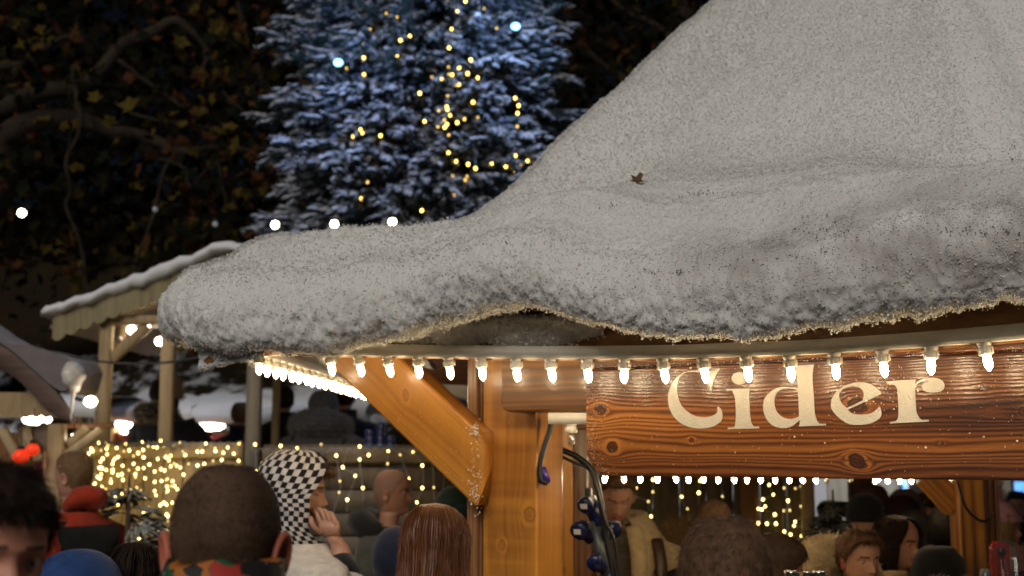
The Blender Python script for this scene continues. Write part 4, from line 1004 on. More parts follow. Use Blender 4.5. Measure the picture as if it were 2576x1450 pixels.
                if getattr(s, 'mouthhand', False) and sx > 0:
                    K = hp[-1]; gl = []
                    for q in range(4):
                        b = np.array([0, (q - 1.5) * .0205, -.006 * abs(q - 1.2)]); gl.append(tube(K + spline([b + [0, 0, -.02], b + [.006, -.002, .006], b + [.004, -.022, .034], b + [-.010, -.046 - .006 * q, .040 - .004 * q], b + [-.020, -.054 - .010 * q, .020]], 12) @ s.RM.T, [.0095] * 9 + [.0088, .0078, .005], 8))
                    b = np.array([.012, -.034, .01]); gl.append(tube(hp[0] + spline([b, b + [.008, -.014, .03], b + [.002, -.026, .058]], 9) @ s.RM.T, [.011, .011, .011, .0105, .010, .0098, .009, .008, .005], 8)); g = (join(*gl)[0], [join(*gl)[1][0]])
                V.append(g[0]); s._fq = getattr(s, '_fq', []) + [g[1][0] + nv]; nv += len(g[0])
        F = gridF(nr, N_, True)
        if r0 >= 0: F = F[~kill.reshape(-1)]
        F = F[:, ::-1]; Fs = [np.concatenate([F] + Q)]
        tris = []
        if legs:
            last = (nr - 1) * N_; mid = nv; V.append(np.array([[0, -.01, G[-1, :, 2].mean() - .05]])); nv += 1
            for sx in (1, -1):
                cols = [(c + (0 if sx > 0 else N_ // 2)) % N_ for c in range(-N_ // 4, N_ // 4 + 1)]
                idx = np.array([last + c for c in cols] + [mid]); P = np.concatenate(V)[idx]; m = len(idx)
                ctr = np.array([.095 * sx, -.01]); ang = np.unwrap(np.arctan2(P[:, 1] - ctr[1], P[:, 0] - ctr[0]))
                prev = idx; R_ = []
                for z, rx, ry, dy in (legrows or [(.72, .082, .088, -.01), (.50, .060, .064, .0), (.32, .056, .060, -.012), (.12, .040, .044, -.01), (.07, .042, .060, .01), (.035, .046, .115, .05), (.0, .046, .118, .05)]):
                    R_.append(np.stack([ctr[0] + (rx + infl) * np.cos(ang), ctr[1] + dy + (ry + infl) * np.sin(ang), np.full(m, z)], -1))
                V.append(np.concatenate(R_))
                for i in range(len(R_)):
                    cur = nv + i * m + np.arange(m); q = np.stack([prev, np.roll(prev, -1), np.roll(cur, -1), cur], -1); Fs[0] = np.concatenate([Fs[0], q[:, ::-1]]); prev = cur
                nv += len(R_) * m
                V.append(np.array([[ctr[0], ctr[1] + .05, R_[-1][0, 2]]])); tris.append(np.stack([prev, np.roll(prev, -1), np.full(m, nv)], -1)); nv += 1
        if hasattr(s, '_fq'): Fs[0] = np.concatenate([Fs[0]] + s._fq); del s._fq
        if hasattr(s, '_caps'): tris += s._caps; del s._caps
        if tris: Fs.append(np.concatenate(tris))
        return np.concatenate(V), Fs, None
    def coat(s, mat, name='coat', infl=.03, fold=.008, hem=.80, armL=None, armR=None, neck=0.02, cuff=0, N_=40, matsplit=None):
        a = np.linspace(0, 2 * PI, N_, endpoint=False)
        tab = TZ.copy(); tab[-1, 0] = hem; tab[0, 1] += neck * .2
        T = s.torso(tab, a, infl, fold, seed=hash(name) % 7)
        G = np.concatenate([T], 0); V, Fs, _ = s.limbs(G, a, 0, armL, armR, infl, False, fold, cuff)
        return s.mesh(name, (V, Fs), mat, posed=True)
    def trousers(s, mat=None):
        a = np.linspace(0, 2 * PI, 24, endpoint=False); T = s.torso(TZ[-5:], a, .012, 0)
        V, Fs, _ = s.limbs2(T, a)
        return s.mesh('trousers', (V, Fs), mat or M_TROU, posed=False)
    def limbs2(s, G, a):
        N_ = G.shape[1]; nr = len(G); V = [G.reshape(-1, 3)]; nv = nr * N_; F = [gridF(nr, N_, True)[:, ::-1]]
        last = (nr - 1) * N_; mid = nv; V.append(np.array([[0, -.01, .78]])); nv += 1
        for sx in (1, -1):
            cols = [(c + (0 if sx > 0 else N_ // 2)) % N_ for c in range(-N_ // 4, N_ // 4 + 1)]
            idx = np.array([last + c for c in cols] + [mid]); P = np.concatenate(V)[idx]; m = len(idx)
            ctr = np.array([.095 * sx, -.01]); ang = np.unwrap(np.arctan2(P[:, 1] - ctr[1], P[:, 0] - ctr[0])); prev = idx
            for z, rx, ry in ((.70, .098, .104), (.50, .078, .082), (.30, .074, .078), (.09, .064, .075)):
                V.append(np.stack([ctr[0] + rx * np.cos(ang), ctr[1] + ry * np.sin(ang), np.full(m, z)], -1)); cur = nv + np.arange(m)
                F.append(np.stack([prev, np.roll(prev, -1), np.roll(cur, -1), cur], -1)[:, ::-1]); prev = cur; nv += m
        return np.concatenate(V), [np.concatenate(F)], None
    def collar(s, mat, name='collar', flare=.03, r=.085, h=.075, z=1.435, thick=.014, lean=.01, openf=.0, wav=.004):
        a = np.linspace(PI / 2 + openf, PI / 2 + 2 * PI - openf, 49); prof = [(r + .012, -.02), (r, h * .35), (r - .004 + lean, h * .8), (r + lean, h), (r + thick + lean, h * .98), (r + thick + lean + .004, h * .7), (r + thick + .014, h * .2), (r + thick + flare, -.03)]
        V = np.array([[q * math.cos(t) * .98, q * math.sin(t) * .98 - .018, z + hh + (.02 if math.sin(t) < 0 else 0) * hh / h] for q, hh in prof for t in a])
        V = V + wav * fbm(V * 18, 2, 3)[:, None]
        return s.mesh(name, (V, [gridF(len(prof), 49)]), mat, posed=False)
    def hair(s, mat, front=.05, side=.125, back=.185, thick=.012, nstr=3000, slen=.03, lift=.25, name='hair', part=0, swirl=.5, rough=.004, temple=.09, width=.0011, curl=.0):
        a = np.linspace(0, 2 * PI, 72, endpoint=False)
        def line(a):
            f = (np.sin(a)); l = np.where(f > 0, side + (front - side) * np.clip(f * 1.6 - .25, 0, 1) ** .8, side + (back - side) * np.clip(-f * 2.2, 0, 1))
            return l
        ln = line(a); rows = []
        for t in np.linspace(0, 1, 34):
            d = t ** 1.3 * ln; ed = sstep(1.0, .86, t)
            th_ = thick * ed * (1 + .25 * np.sin(a) * 0)
            P = s.head(d, a, th_, bump=False)
            P = P + (rough * ed)[..., None] * fbm(P * [40, 40, 28], 3, 8)[:, None] * nrm(P - [0, 0, HTOP - .1])
            rows.append(P)
        G = np.array(rows); geo = (G.reshape(-1, 3), [gridF(len(rows), 72, True)[:, ::-1]])
        if nstr:
            t = rng.random(nstr) ** .62; a_ = rng.uniform(0, 2 * PI, nstr); l = line(a_); d = t ** 1.3 * l
            P = s.head(d, a_, thick * sstep(1.0, .8, t) * .9, bump=False); P2 = s.head(np.minimum(d + .02, .284), a_, thick * .9, bump=False)
            n = nrm(P - np.array([0, -.002, HTOP - .1])); dn = nrm(P2 - P + 1e-6)
            top = (d < .012)[:, None]; dn = np.where(top, nrm(np.stack([np.cos(a_), np.sin(a_), 0 * a_], -1)), dn)
            tang = np.cross(n, dn); w = nrm(dn + swirl * tang * vn(P * 14, 5)[:, None] + .35 * rng.normal(size=P.shape))
            Lh = slen * rng.uniform(.5, 1.2, (nstr, 1))
            d1 = (w * (1 - lift) + n * lift) * Lh * .55; d2 = (w - n * .15 + curl * rng.normal(size=P.shape)) * Lh * .5
            geo = join(geo, blades(P - n * .002, d1, d2, width * rng.uniform(.6, 1.2, nstr)))
        nq = (len(rows) - 1) * 72; sh_ = rng.integers(0, 3, nstr)
        return s.mesh(name, geo, shades(mat), np.concatenate([np.zeros(nq), sh_, sh_]))
    def longhair(s, mat, length=.42, width=.085, front=.06, nstr=1600, flare=.02, seed=0, name='hair', facegap=.62, drop_front=0, sw=1.0):
        # cap, then curtains falling behind the shoulders with an opening for the face
        a = np.linspace(PI / 2 + facegap, PI / 2 + 2 * PI - facegap, 80); rows = []
        for t in np.linspace(0, 1, 24): rows.append(s.head(t * .125, a * 0 + np.interp(np.arange(80), [0, 79], [PI / 2 + .02 + (facegap - .02) * t ** .5, PI / 2 + 2 * PI - .02 - (facegap - .02) * t ** .5]), .014 + .006 * t, bump=False))
        last = rows[-1]
        for t in np.linspace(.03, 1, 44):
            z = -t * length; k = 1 + flare * 6 * sstep(.25, .7, t) - .18 * sstep(.0, .3, t) * 0
            P = last * [1 + .10 * sstep(.1, .5, t), 1 + .10 * sstep(.1, .5, t), 1]
            P = P + np.stack([0 * a, -.02 * t * np.ones_like(a), z * (1 + .05 * vn(p3(a * 5, seed, 0), 2))], -1)
            P = P + .010 * sstep(.1, .6, t) * np.stack([np.sin(t * 9 + a * 3), np.cos(t * 8 + a * 2), 0 * a], -1)
            rows.append(P)
        G = np.array(rows); dsp = .014 * vn(p3(np.broadcast_to(a[None] * 6, G.shape[:2]), G[..., 2] * 2.2, seed), 3) + .0022 * vn(p3(np.broadcast_to(a[None] * 24, G.shape[:2]), G[..., 2] * 4, seed), 4)
        ctr = np.array([0, -.01, 0]); n = nrm((G - ctr) * [1, 1, 0] + 1e-6); G = G + n * (dsp * sstep(0, .1, HTOP - G[..., 2]))[..., None]
        geo = (G.reshape(-1, 3), [gridF(len(rows), 80)])
        m = nstr; i = rng.integers(2, len(rows) - 9, m); j = rng.integers(0, 80, m); P = G[i, j] + n[i, j] * .003
        k1 = np.minimum(i + 4, len(rows) - 1); k2 = np.minimum(i + 8, len(rows) - 1)
        geo = join(geo, blades(P, G[k1, j] - G[i, j] + n[i, j] * rng.uniform(.0, .006, (m, 1)), G[k2, j] - G[k1, j] + rng.normal(size=(m, 3)) * .006, rng.uniform(.0012, .003, m) * sw))
        return s.mesh(name, geo, mat)
    def hood_up(s, mat, off=.022, name='hood', opening=.66, down=.27, mats=None, check=0, N_=60, point=.0, fwd=.0, nt_=44):
        a = np.linspace(PI / 2 + opening, PI / 2 + 2 * PI - opening, N_); rows = []
        for t in np.linspace(0, 1, nt_):
            d = down * t; aa = PI / 2 + np.linspace(.05 + (opening - .05) * min(1, t * 2.6) ** .6, 2 * PI - .05 - (opening - .05) * min(1, t * 2.6) ** .6, N_)
            P = s.head(min(d, .20), aa, off + .010 * math.sin(t * PI), bump=False); P[:, 2] = P[:, 2] - max(0, d - .20)
            P = P * [1 + .25 * max(0, t - .7), 1 + .2 * max(0, t - .7), 1] + np.stack([0 * a, -point * np.exp(-((aa - 1.5 * PI) / .5) ** 2) * (1 - t) + fwd * np.clip(np.sin(aa), 0, 1), 0 * a], -1)
            P = P + .005 * fbm(P * 16, 2, 5)[:, None]
            rows.append(P)
        G = np.array(rows); inn = G + nrm(np.array([0, 0, HTOP - .1]) - G) * .007
        F = gridF(nt_, N_); geo = (np.concatenate([G.reshape(-1, 3), inn.reshape(-1, 3)]), [np.concatenate([F, F[:, ::-1] + nt_ * N_])])
        mi = None
        if check:
            i = np.arange(nt_ - 1)[:, None] // check; j = np.arange(N_ - 1)[None] // check; m1 = ((i + j) % 2).reshape(-1); mi = np.concatenate([m1, m1 * 0])
        return s.mesh(name, geo, mats or mat, mi)
    def fur(s, pts, nrmls, mat, n, L=.04, w=.004, name='fur_trim', base=None):
        i = rng.integers(0, len(pts), n); P = pts[i] + rng.normal(size=(n, 3)) * .006
        d = nrm(nrmls[i] + .7 * rng.normal(size=(n, 3))) * L * rng.uniform(.5, 1.2, (n, 1))
        g = blades(P, d * .5, d * .5 + np.array([0, 0, -.25]) * L, w)
        return s.mesh(name, join(base, g) if base else g, mat, posed=False)
    def hood_down(s, mat, name='hood', r=.13, z=1.40, big=.055, fur=None, furn=2500, y=-.075):
        t = np.linspace(PI * .95, PI * 2.05, 30); path = np.stack([r * np.cos(t), r * .8 * np.sin(t) + y * .3 - .01, z + .045 * np.clip(-np.sin(t), 0, 1) - .0 * t], -1)
        rad = big * (.55 + .6 * np.sin(np.linspace(.15, PI - .15, 30)))
        V, Fs = tube(path, rad, 16); V = V + .010 * fbm(V * 17, 3, 4)[:, None]
        h = s.mesh(name, (V, Fs), mat, posed=False)
        if fur: 
            c = np.repeat(path, 16, 0); f = s.fur(V[:480], nrm(V[:480] - c), fur, furn, .035, .004); f.parent = h; 
        return h
    def beanie(s, mat, low=.085, off=.012, name='knit_hat', bobble=None, ribs=True, tall=.02):
        a = np.linspace(0, 2 * PI, 64, endpoint=False); rows = []
        for t in np.linspace(0, 1, 26):
            P = s.head(t * low, a, off + (.006 if t > .72 else 0) + (.0015 * np.cos(a * 32) if ribs else 0), bump=False); P[:, 2] += tall * (1 - t); P = P + .003 * fbm(P * 30, 2, 2)[:, None]; rows.append(P)
        rows.append(s.head(low - .004, a, .002, bump=False)); G = np.array(rows)
        h = s.mesh(name, (G.reshape(-1, 3), [gridF(27, 64, True)[:, ::-1]]), mat)
        if bobble:
            c = np.array([.0, -.035, HTOP + tall + .045]); V, Fs = ball(c, .045, 14, 18); V = V + nrm(V - c) * .008 * fbm(V * 40, 2, 3)[:, None]
            d = nrm(rng.normal(size=(900, 3))); g = blades(c + d * .038, d * .012, d * .008 + rng.normal(size=(900, 3)) * .004, .004)
            b = s.mesh('bobble', join((V, Fs), g), bobble); b.parent = h
        return h
    def finish(s): return s.e

def skinmat(c, name='skin'):
    m = pmat(name, c, rough=.5, var=.16, scale=11, bump=.08, bscale=260, spec=.4); b = m.node_tree.nodes['Principled BSDF']
    b.inputs['Subsurface Weight'].default_value = .18; b.inputs['Subsurface Radius'].default_value = (.012, .005, .003); b.inputs['Subsurface Scale'].default_value = .6
    return m
SK1 = skinmat((.42, .22, .15)); SK2 = skinmat((.46, .25, .17)); SK3 = skinmat((.36, .18, .12)); SKE = skinmat((.50, .15, .09), 'backlit_ear_skin')  # red glow of backlit ears is put into the ear colour
LIP_ = skinmat((.36, .12, .10), 'lip_skin'); LIPR = skinmat((.35, .06, .055), 'red_lip_skin')
M_EYE = pmat('eye_white', (.55, .52, .50), rough=.2, var=.03); M_IRIS = pmat('eye_iris', (.03, .02, .012), rough=.1, var=.2)
M_TROU = pmat('dark_trousers', (.02, .021, .028), rough=.85)
def hairmat(name, c, c2): return pmat(name, c, col2=c2, rough=.72, scale=60, spec=.15)
H_BUZZ = pmat('cropped_brown_hair', (.055, .032, .020), col2=(.125, .076, .050), rough=.8, scale=9, spec=.1); H_BRN = hairmat('brown_hair', (.070, .038, .023), (.17, .095, .055)); H_DK = hairmat('dark_brown_hair', (.012, .007, .005), (.032, .018, .012))
H_RED = pmat('auburn_hair', (.14, .046, .014), col2=(.25, .092, .030), rough=.42, scale=14, spec=.45); H_BLO = hairmat('blond_hair', (.20, .12, .05), (.32, .21, .10)); H_BLK = hairmat('black_hair', (.006, .005, .005), (.018, .014, .012)); H_GIN = hairmat('light_brown_hair', (.10, .055, .025), (.19, .115, .06))
def cloth(name, c, var=.2, scale=30, bump=.25, bscale=160, rough=.9, col2=None): return pmat(name, c, rough=rough, var=var, scale=scale, bump=bump, bscale=bscale, col2=col2, spec=.2, sheen=.15)
C_BLK = cloth('black_coat_cloth', (.010, .010, .012)); C_NAVY = cloth('navy_jacket_cloth', (.012, .016, .035)); C_GRY = cloth('grey_green_coat_cloth', (.060, .062, .056)); C_BLUE = cloth('royal_blue_hood_cloth', (.022, .06, .20)); C_CRM = cloth('cream_fleece', (.50, .38, .22), bump=.6, bscale=90); C_WHT = cloth('white_jacket_cloth', (.58, .54, .50))
C_ORG = cloth('orange_red_sleeve_cloth', (.30, .030, .010)); C_DGRY = cloth('slate_coat_cloth', (.085, .082, .09)); C_DKBR = cloth('dark_brown_coat_cloth', (.03, .019, .013)); C_PINK = cloth('pink_wool', (.42, .22, .28), bump=.6); C_GREY = cloth('grey_wool', (.22, .21, .23), bump=.6); C_FUR = cloth('tan_fur', (.26, .18, .10), col2=(.42, .31, .19)); C_CFUR = cloth('cream_fur', (.52, .40, .24), col2=(.68, .56, .38)); C_GFUR = cloth('grey_fur', (.16, .14, .13), col2=(.34, .31, .28)); C_WORK = cloth('pale_work_jacket', (.55, .56, .58)); C_GRN = cloth('dark_green_cloth', (.01, .028, .02)); C_LEA = pmat('brown_leather', (.045, .022, .012), rough=.4, var=.3, scale=20)
def pattern_mat():
    m, nt, b = _new('loud_patterned_fabric'); L = nt.links.new
    tc = N(nt, 'ShaderNodeTexCoord'); mp = N(nt, 'ShaderNodeMapping'); mp.inputs['Scale'].default_value = (22, 22, 38); L(tc.outputs['Object'], mp.inputs[0])
    nz = N(nt, 'ShaderNodeTexNoise', Scale=1.3, Detail=2.0); L(mp.outputs[0], nz.inputs['Vector'])
    ad = N(nt, 'ShaderNodeVectorMath', operation='MULTIPLY_ADD'); ad.inputs[1].default_value = (2.5, 2.5, 2.5); L(nz.outputs['Color'], ad.inputs[0]); L(mp.outputs[0], ad.inputs[2])
    vo = N(nt, 'ShaderNodeTexVoronoi', Scale=1.0); L(ad.outputs[0], vo.inputs['Vector'])
    wn = N(nt, 'ShaderNodeSeparateColor'); L(vo.outputs['Color'], wn.inputs[0])
    cr = N(nt, 'ShaderNodeValToRGB'); cr.color_ramp.interpolation = 'CONSTANT'; el = cr.color_ramp.elements
    cols = [(0, (.008, .008, .009)), (.38, (.42, .30, .30)), (.50, (.012, .085, .035)), (.60, (.008, .008, .009)), (.72, (.40, .13, .015)), (.82, (.045, .035, .07)), (.9, (.38, .03, .02)), (.94, (.5, .47, .42))]
    while len(el) < len(cols): el.new(.5)
    for e, (p, c) in zip(el, cols): e.position = p; e.color = c4(c)
    L(wn.outputs[0], cr.inputs[0]); L(cr.outputs[0], b.inputs['Base Color']); b.inputs['Roughness'].default_value = .7
    return m
def knitmat():
    m = pmat('ribbed_taupe_knit', (.15, .12, .10), rough=.95, var=.3, scale=20).copy(); m.name = 'ribbed_knit'; nt = m.node_tree; L = nt.links.new; b = nt.nodes['Principled BSDF']
    tc = N(nt, 'ShaderNodeTexCoord'); wv = N(nt, 'ShaderNodeTexWave', Scale=26.0, Distortion=1.5); wv.bands_direction = 'Z'; L(tc.outputs['Object'], wv.inputs['Vector'])
    bp = N(nt, 'ShaderNodeBump', Strength=.9, Distance=.012); L(wv.outputs['Fac'], bp.inputs['Height']); L(bp.outputs[0], b.inputs['Normal']); return m

# ---- the near row -------------------------------------------------------
f = Fig('person with swept dark hair and a half shadowed frowning face looking down', -64, 1168, 1.74, 229, hp=2, N=88, dd=.0032, hr=-4)
f.body(skinmat((.58, .26, .18), 'red_lit_skin'), brow=pmat('soft_brow', (.13, .06, .04), rough=.8), lip=LIP_, iris=1); f.hair(H_DK, front=.058, side=.112, back=.185, thick=.009, nstr=12000, slen=.030, lift=.02, swirl=.7, rough=.005); f.coat(C_BLK, 'jacket', .03); f.collar(C_BLK); f.trousers()  # reddish light on this face is put into its skin colour
f = Fig('person with a buzz cut and loud patterned collar, seen from behind', 571, 1167, 2.02, 3, hp=4, N=72, dd=.005)
f.body(SK1, earmat=SKE, ears=1.32); f.hair(H_BUZZ, front=.05, side=.118, back=.178, thick=.002, nstr=36000, slen=.009, lift=.42, swirl=.8, rough=.0006, width=.0011)
M_PAT = pattern_mat(); f.coat(M_PAT, 'jacket', .032, .006); f.collar(M_PAT, r=.084, h=.135, z=1.455, thick=.016, lean=-.012, wav=.010, flare=.075); f.trousers()
f = Fig('person with short tousled brown hair seen from behind under the sign', 1823, 1303, 2.36, -6, hp=6, N=72, dd=.005)
f.body(SK2, earmat=SKE); f.hair(H_BRN, front=.05, side=.125, back=.185, thick=.006, nstr=26000, slen=.020, lift=.13, swirl=.9, rough=.002, width=.0010); f.coat(C_DKBR, 'jacket', .03); f.collar(C_DKBR); f.trousers()
f = Fig('person with a royal blue hood bent low, hood seam showing', 214, 1386, 2.75, 20, hp=30, hy=10); f.body(SK2); f.hood_up(C_BLUE, .03); f.coat(C_BLUE, 'jacket'); f.trousers()
f = Fig('person with smooth dark brown hair seen from behind, beside the royal blue hood', 338, 1371, 2.95, 0, hp=8); f.body(SK2); f.longhair(H_DK, .25, seed=2, nstr=3000); f.coat(C_BLK); f.collar(C_BLK); f.trousers()
# ---- checked hood, hand at the mouth
f = Fig('person in a black and white checked hood raising one hand to the mouth', 742, 1153, 4.85, -60, hp=3, hy=-26, N=72, dd=.004)
aR = [(.19, -.005, 1.362), (.24, .19, 1.15), (.13, .19, 1.33), (.055, .165, 1.468)]
RM = rotz(math.radians(-26)); aR = [aR[0]] + [tuple(RM @ np.array(p)) for p in aR[1:]]; f.RM = RM
f.mouthhand = True; f.body(SK2, brow=H_GIN, lip=LIP_, eyes='closed', armR=aR); f.mouthhand = False
C_CK1 = cloth('checked_white', (.60, .57, .56)); C_CK2 = cloth('checked_black', (.012, .011, .012))
f.hood_up(None, .042, mats=[C_CK1, C_CK2], check=3, N_=85, opening=1.12, down=.33, nt_=60)
a_ = rng.uniform(.9, 2.2, 500); P = f.head(np.full(500, .045), a_, .016, bump=False); f.mesh('hair', blades(P, nrm(np.stack([np.cos(a_) * .3, 1 + 0 * a_, -.2 + 0 * a_], -1) + .5 * rng.normal(size=(500, 3))) * .024, rng.normal(size=(500, 3)) * .008 + [0, .012, -.01], .004), H_GIN)
f.coat(C_WHT, 'jacket', .055, .012, armR=aR[:3], cuff=.008)
P0, P1 = np.array(aR[2]), np.array(aR[3]); ax_ = nrm(P1 - P0)
f.mesh('cuff', tube([P0 - ax_ * .02, P0 + ax_ * .03, P0 + ax_ * .085], [.060, .058, .044], 18), C_BLK, posed=False)
f.mesh('drawstring', tube(spline([(.045, .125, 1.47), (.05, .155, 1.40), (.055, .165, 1.27)], 10), .0045, 6), C_WHT, posed=False)
f.trousers()
f = Fig('bald person in a hooded grey green coat glancing sideways, by the light curtain', 985, 1181, 7.0, -98, hp=2, N=64, dd=.005)
f.body(SK3, brow=H_BRN, lip=LIP_); f.hair(pmat('shaved_stubble', (.24, .13, .095), rough=.7, var=.2), front=.05, side=.14, back=.20, thick=.0012, nstr=5000, slen=.003, lift=.7, rough=.0003); f.coat(C_GRY, 'coat', .05, .014); f.hood_down(C_BLK, r=.15, big=.07, z=1.43); f.trousers()
f = Fig('person with long straight auburn hair seen from behind beside the diagonal brace', 1090, 1272, 3.75, -8, hp=6)
f.body(SK2); f.longhair(H_RED, .36, seed=5, nstr=16000, flare=.11, sw=.45); f.coat(C_BLK, 'coat', .034); f.collar(C_BLK); f.trousers()
f = Fig('person in a navy jacket mostly hidden by the auburn hair', 1015, 1335, 4.6, -20); f.body(SK2); f.hair(H_DK, nstr=1500); f.coat(C_NAVY, 'jacket', .045); f.hood_up(C_NAVY, .03); f.trousers()
f = Fig('person in a dark green cap with a white badge, half hidden by the brace tip', 1158, 1238, 5.0, 40, hp=6); f.body(SK2, eyes='none'); f.hair(H_DK, nstr=1200); f.beanie(C_GRN, .09, .014, name='cap', ribs=False); f.coat(C_GRN); f.trousers()
c_ = f.head(np.array([.075]), np.array([-.2]), .03, bump=False)[0]; f.mesh('cap_badge', ball(c_, (.014, .012, .014), 6, 8), C_WHT)
# ---- inside and behind the stall
f = Fig('person in an open sheepskin coat over a ribbed knit sweater, head bowed under the sign', 1541, 1168, 6.1, 172, hp=24, hy=12, N=72, dd=.0045)
f.body(SK2, brow=H_BRN, lip=LIP_, eyes='closed'); f.hair(H_BRN, front=.045, side=.115, back=.17, thick=.012, nstr=3000); f.coat(knitmat(), 'sweater', .03, .004)
# sheepskin: wide turned collar and hanging front edges
a = np.linspace(PI / 2 + .55, PI / 2 + 2 * PI - .55, 50); G = []
for q, z in ((.088, 1.50), (.105, 1.535), (.140, 1.525), (.185, 1.47), (.225, 1.40), (.240, 1.36)):
    G.append(np.stack([q * np.cos(a) * 1.08, q * np.sin(a) * .75 - .01, z + .02 * np.sin(a) * -1 + .012 * fbm(p3(a * 3, q * 20, 0), 2, 3)], -1))
g = (np.array(G).reshape(-1, 3), [gridF(6, 50)]); f.mesh('fleece_collar', g, C_CRM, posed=False)
_c = f.coat(C_CRM, 'sheepskin_coat', .055, .01); _bm = bmesh.new(); _bm.from_mesh(_c.data)
bmesh.ops.delete(_bm, geom=[q for q in _bm.faces if q.calc_center_median().y > .03 and abs(q.calc_center_median().x) < .085], context='FACES'); _bm.to_mesh(_c.data); _bm.free()
for sx in (1, -1): f.mesh('coat_front', tube(spline([(sx * .10, .10, 1.47), (sx * .125, .17, 1.32), (sx * .12, .185, 1.05), (sx * .12, .18, .85)], 16), .040, 12, flat=.6), C_CRM, posed=False)
f.mesh('shoulder_strap', tube(spline([(-.20, .10, 1.42), (-.22, .15, 1.30), (-.21, .17, 1.10), (-.2, .15, .9)], 14), .028, 8, flat=.5), C_LEA, posed=False); f.trousers()
f = Fig('person with thinning cropped hair turned away, behind the tousled brown head', 1790, 1254, 5.9, -30, hp=14); f.body(SK2); f.hair(H_BRN, front=.075, side=.13, back=.19, thick=.004, nstr=3500, slen=.012, lift=.5); f.coat(C_DKBR); f.collar(C_DKBR); f.trousers()
f = Fig('person with curly blond hair, low behind the tousled brown head', 1705, 1316, 6.6, -10); f.body(SK2); f.hair(H_BLO, side=.17, back=.24, thick=.03, nstr=5000, slen=.05, lift=.6, curl=.8, width=.003); f.coat(C_GRY); f.collar(C_GRY); f.trousers()
f = Fig('dark haired person in profile close behind the tousled brown head', 1932, 1346, 4.4, -80, hp=14, N=64, dd=.005); f.body(SK3, brow=H_DK, lip=LIP_, eyes='closed'); f.hair(H_DK, front=.06, side=.16, back=.24, thick=.02, nstr=2500); f.coat(C_BLK); f.collar(C_BLK); f.trousers()
f = Fig('person with a short parted haircut and bulky cream fur hood', 2158, 1335, 5.0, 203, hp=4, hy=-4, N=80, dd=.004)
f.body(SK2, brow=H_BRN, lip=LIP_, earmat=SKE); f.hair(H_BRN, front=.042, side=.125, back=.18, thick=.013, nstr=6000, slen=.035, lift=.15); f.coat(C_CRM, 'coat', .05, .01)
t = np.linspace(-.2, PI * 1.05, 34); path = np.stack([.17 * np.cos(t) + .05, -.10 - .05 * np.sin(t), 1.47 + .17 * np.sin(t)], -1)
V, Fs = tube(path, .075, 18); V = V + .014 * fbm(V * 20, 3, 4)[:, None]; f.fur(V[:612], nrm(V[:612] - np.repeat(path, 18, 0)), C_CFUR, 9000, .028, .004, 'fur_hood', (V, Fs)); f.trousers()
f = Fig('person with dark shoulder length hair and red lips in a cream collar, eyes lowered', 2252, 1300, 5.6, 222, hp=5, N=80, dd=.004)
f.body(SK2, brow=H_DK, lip=LIPR, eyes='closed'); f.longhair(H_DK, .30, seed=9, nstr=4000, facegap=1.0); f.coat(C_CRM, 'coat', .03); f.collar(C_CRM, r=.10, h=.07, openf=.5); f.trousers()
f = Fig('person in a plain black knit beanie with a fur edged coat, facing away', 2176, 1257, 6.9, 10); f.body(SK2); f.beanie(C_BLK, .125, .022, ribs=False); f.coat(C_BLK, 'coat', .05); f.hood_down(C_BLK, fur=C_GFUR, r=.16, big=.07); f.trousers()
f = Fig('person with wavy brown hair in a dim coat, behind the black beanie', 2196, 1226, 8.0, 150, hp=5); f.body(SK1, brow=H_BRN); f.hair(H_BRN, thick=.025, nstr=2500, slen=.05, side=.14); f.coat(C_DKBR); f.collar(C_DKBR); f.trousers()
f = Fig('person with dark plum coloured hair, between the black beanie and the pale jacketed vendor', 2268, 1256, 7.2, -10); f.body(SK2); f.hair(hairmat('plum_hair', (.02, .008, .010), (.045, .018, .022)), thick=.03, side=.18, back=.24, nstr=2000); f.coat(C_BLK); f.collar(C_BLK); f.trousers()
f = Fig('person with a dark bob haircut behind the woman with red lips', 2296, 1287, 6.2, 0); f.body(SK2); f.longhair(H_BLK, .12, seed=11, nstr=1200); f.coat(C_BLK); f.collar(C_BLK); f.trousers()
f = Fig('grey haired person behind the plum haired head', 2275, 1236, 7.9, 20); f.body(SK1); f.hair(hairmat('grey_mauve_hair', (.10, .07, .07), (.18, .13, .13)), thick=.02, nstr=1500); f.coat(C_DGRY); f.collar(C_DGRY); f.trousers()
aV = [(.19, 0, 1.36), (.28, .14, 1.18), (.16, .42, 1.12)]
f = Fig('vendor in a pale work jacket and white cap reaching forward over a lit counter', 2330, 1216, 9.3, 75, hp=14); f.body(SK1, brow=H_BRN, armR=aV, armL=[(-x, y, z) for x, y, z in aV]); f.hair(H_BRN, nstr=800); f.beanie(C_WORK, .06, .014, name='cap', ribs=False); f.coat(C_WORK, 'jacket', .03, armR=aV, armL=[(-x, y, z) for x, y, z in aV]); f.collar(C_ORG, 'red_neckerchief', r=.07, h=.04); f.trousers()
f = Fig('person in a dark flat cap and coral red scarf, next to the pale jacketed vendor', 2368, 1250, 7.6, 60); f.body(SK2); f.hair(H_DK, nstr=800); f.beanie(C_BLK, .07, .02, name='flat_cap', ribs=False, tall=.0); f.coat(C_BLK); f.collar(cloth('coral_scarf', (.55, .06, .05)), 'scarf', r=.085, h=.09, thick=.03); f.trousers()
f = Fig('dark haired person with one ear showing, against the orange rear post', 2384, 1277, 5.9, -35); f.body(SK3); f.hair(H_BLK, side=.11, thick=.018, nstr=2000); f.coat(C_BLK, 'coat', .05); f.hood_down(C_GRY, fur=C_GFUR, r=.16, big=.06); f.trousers()
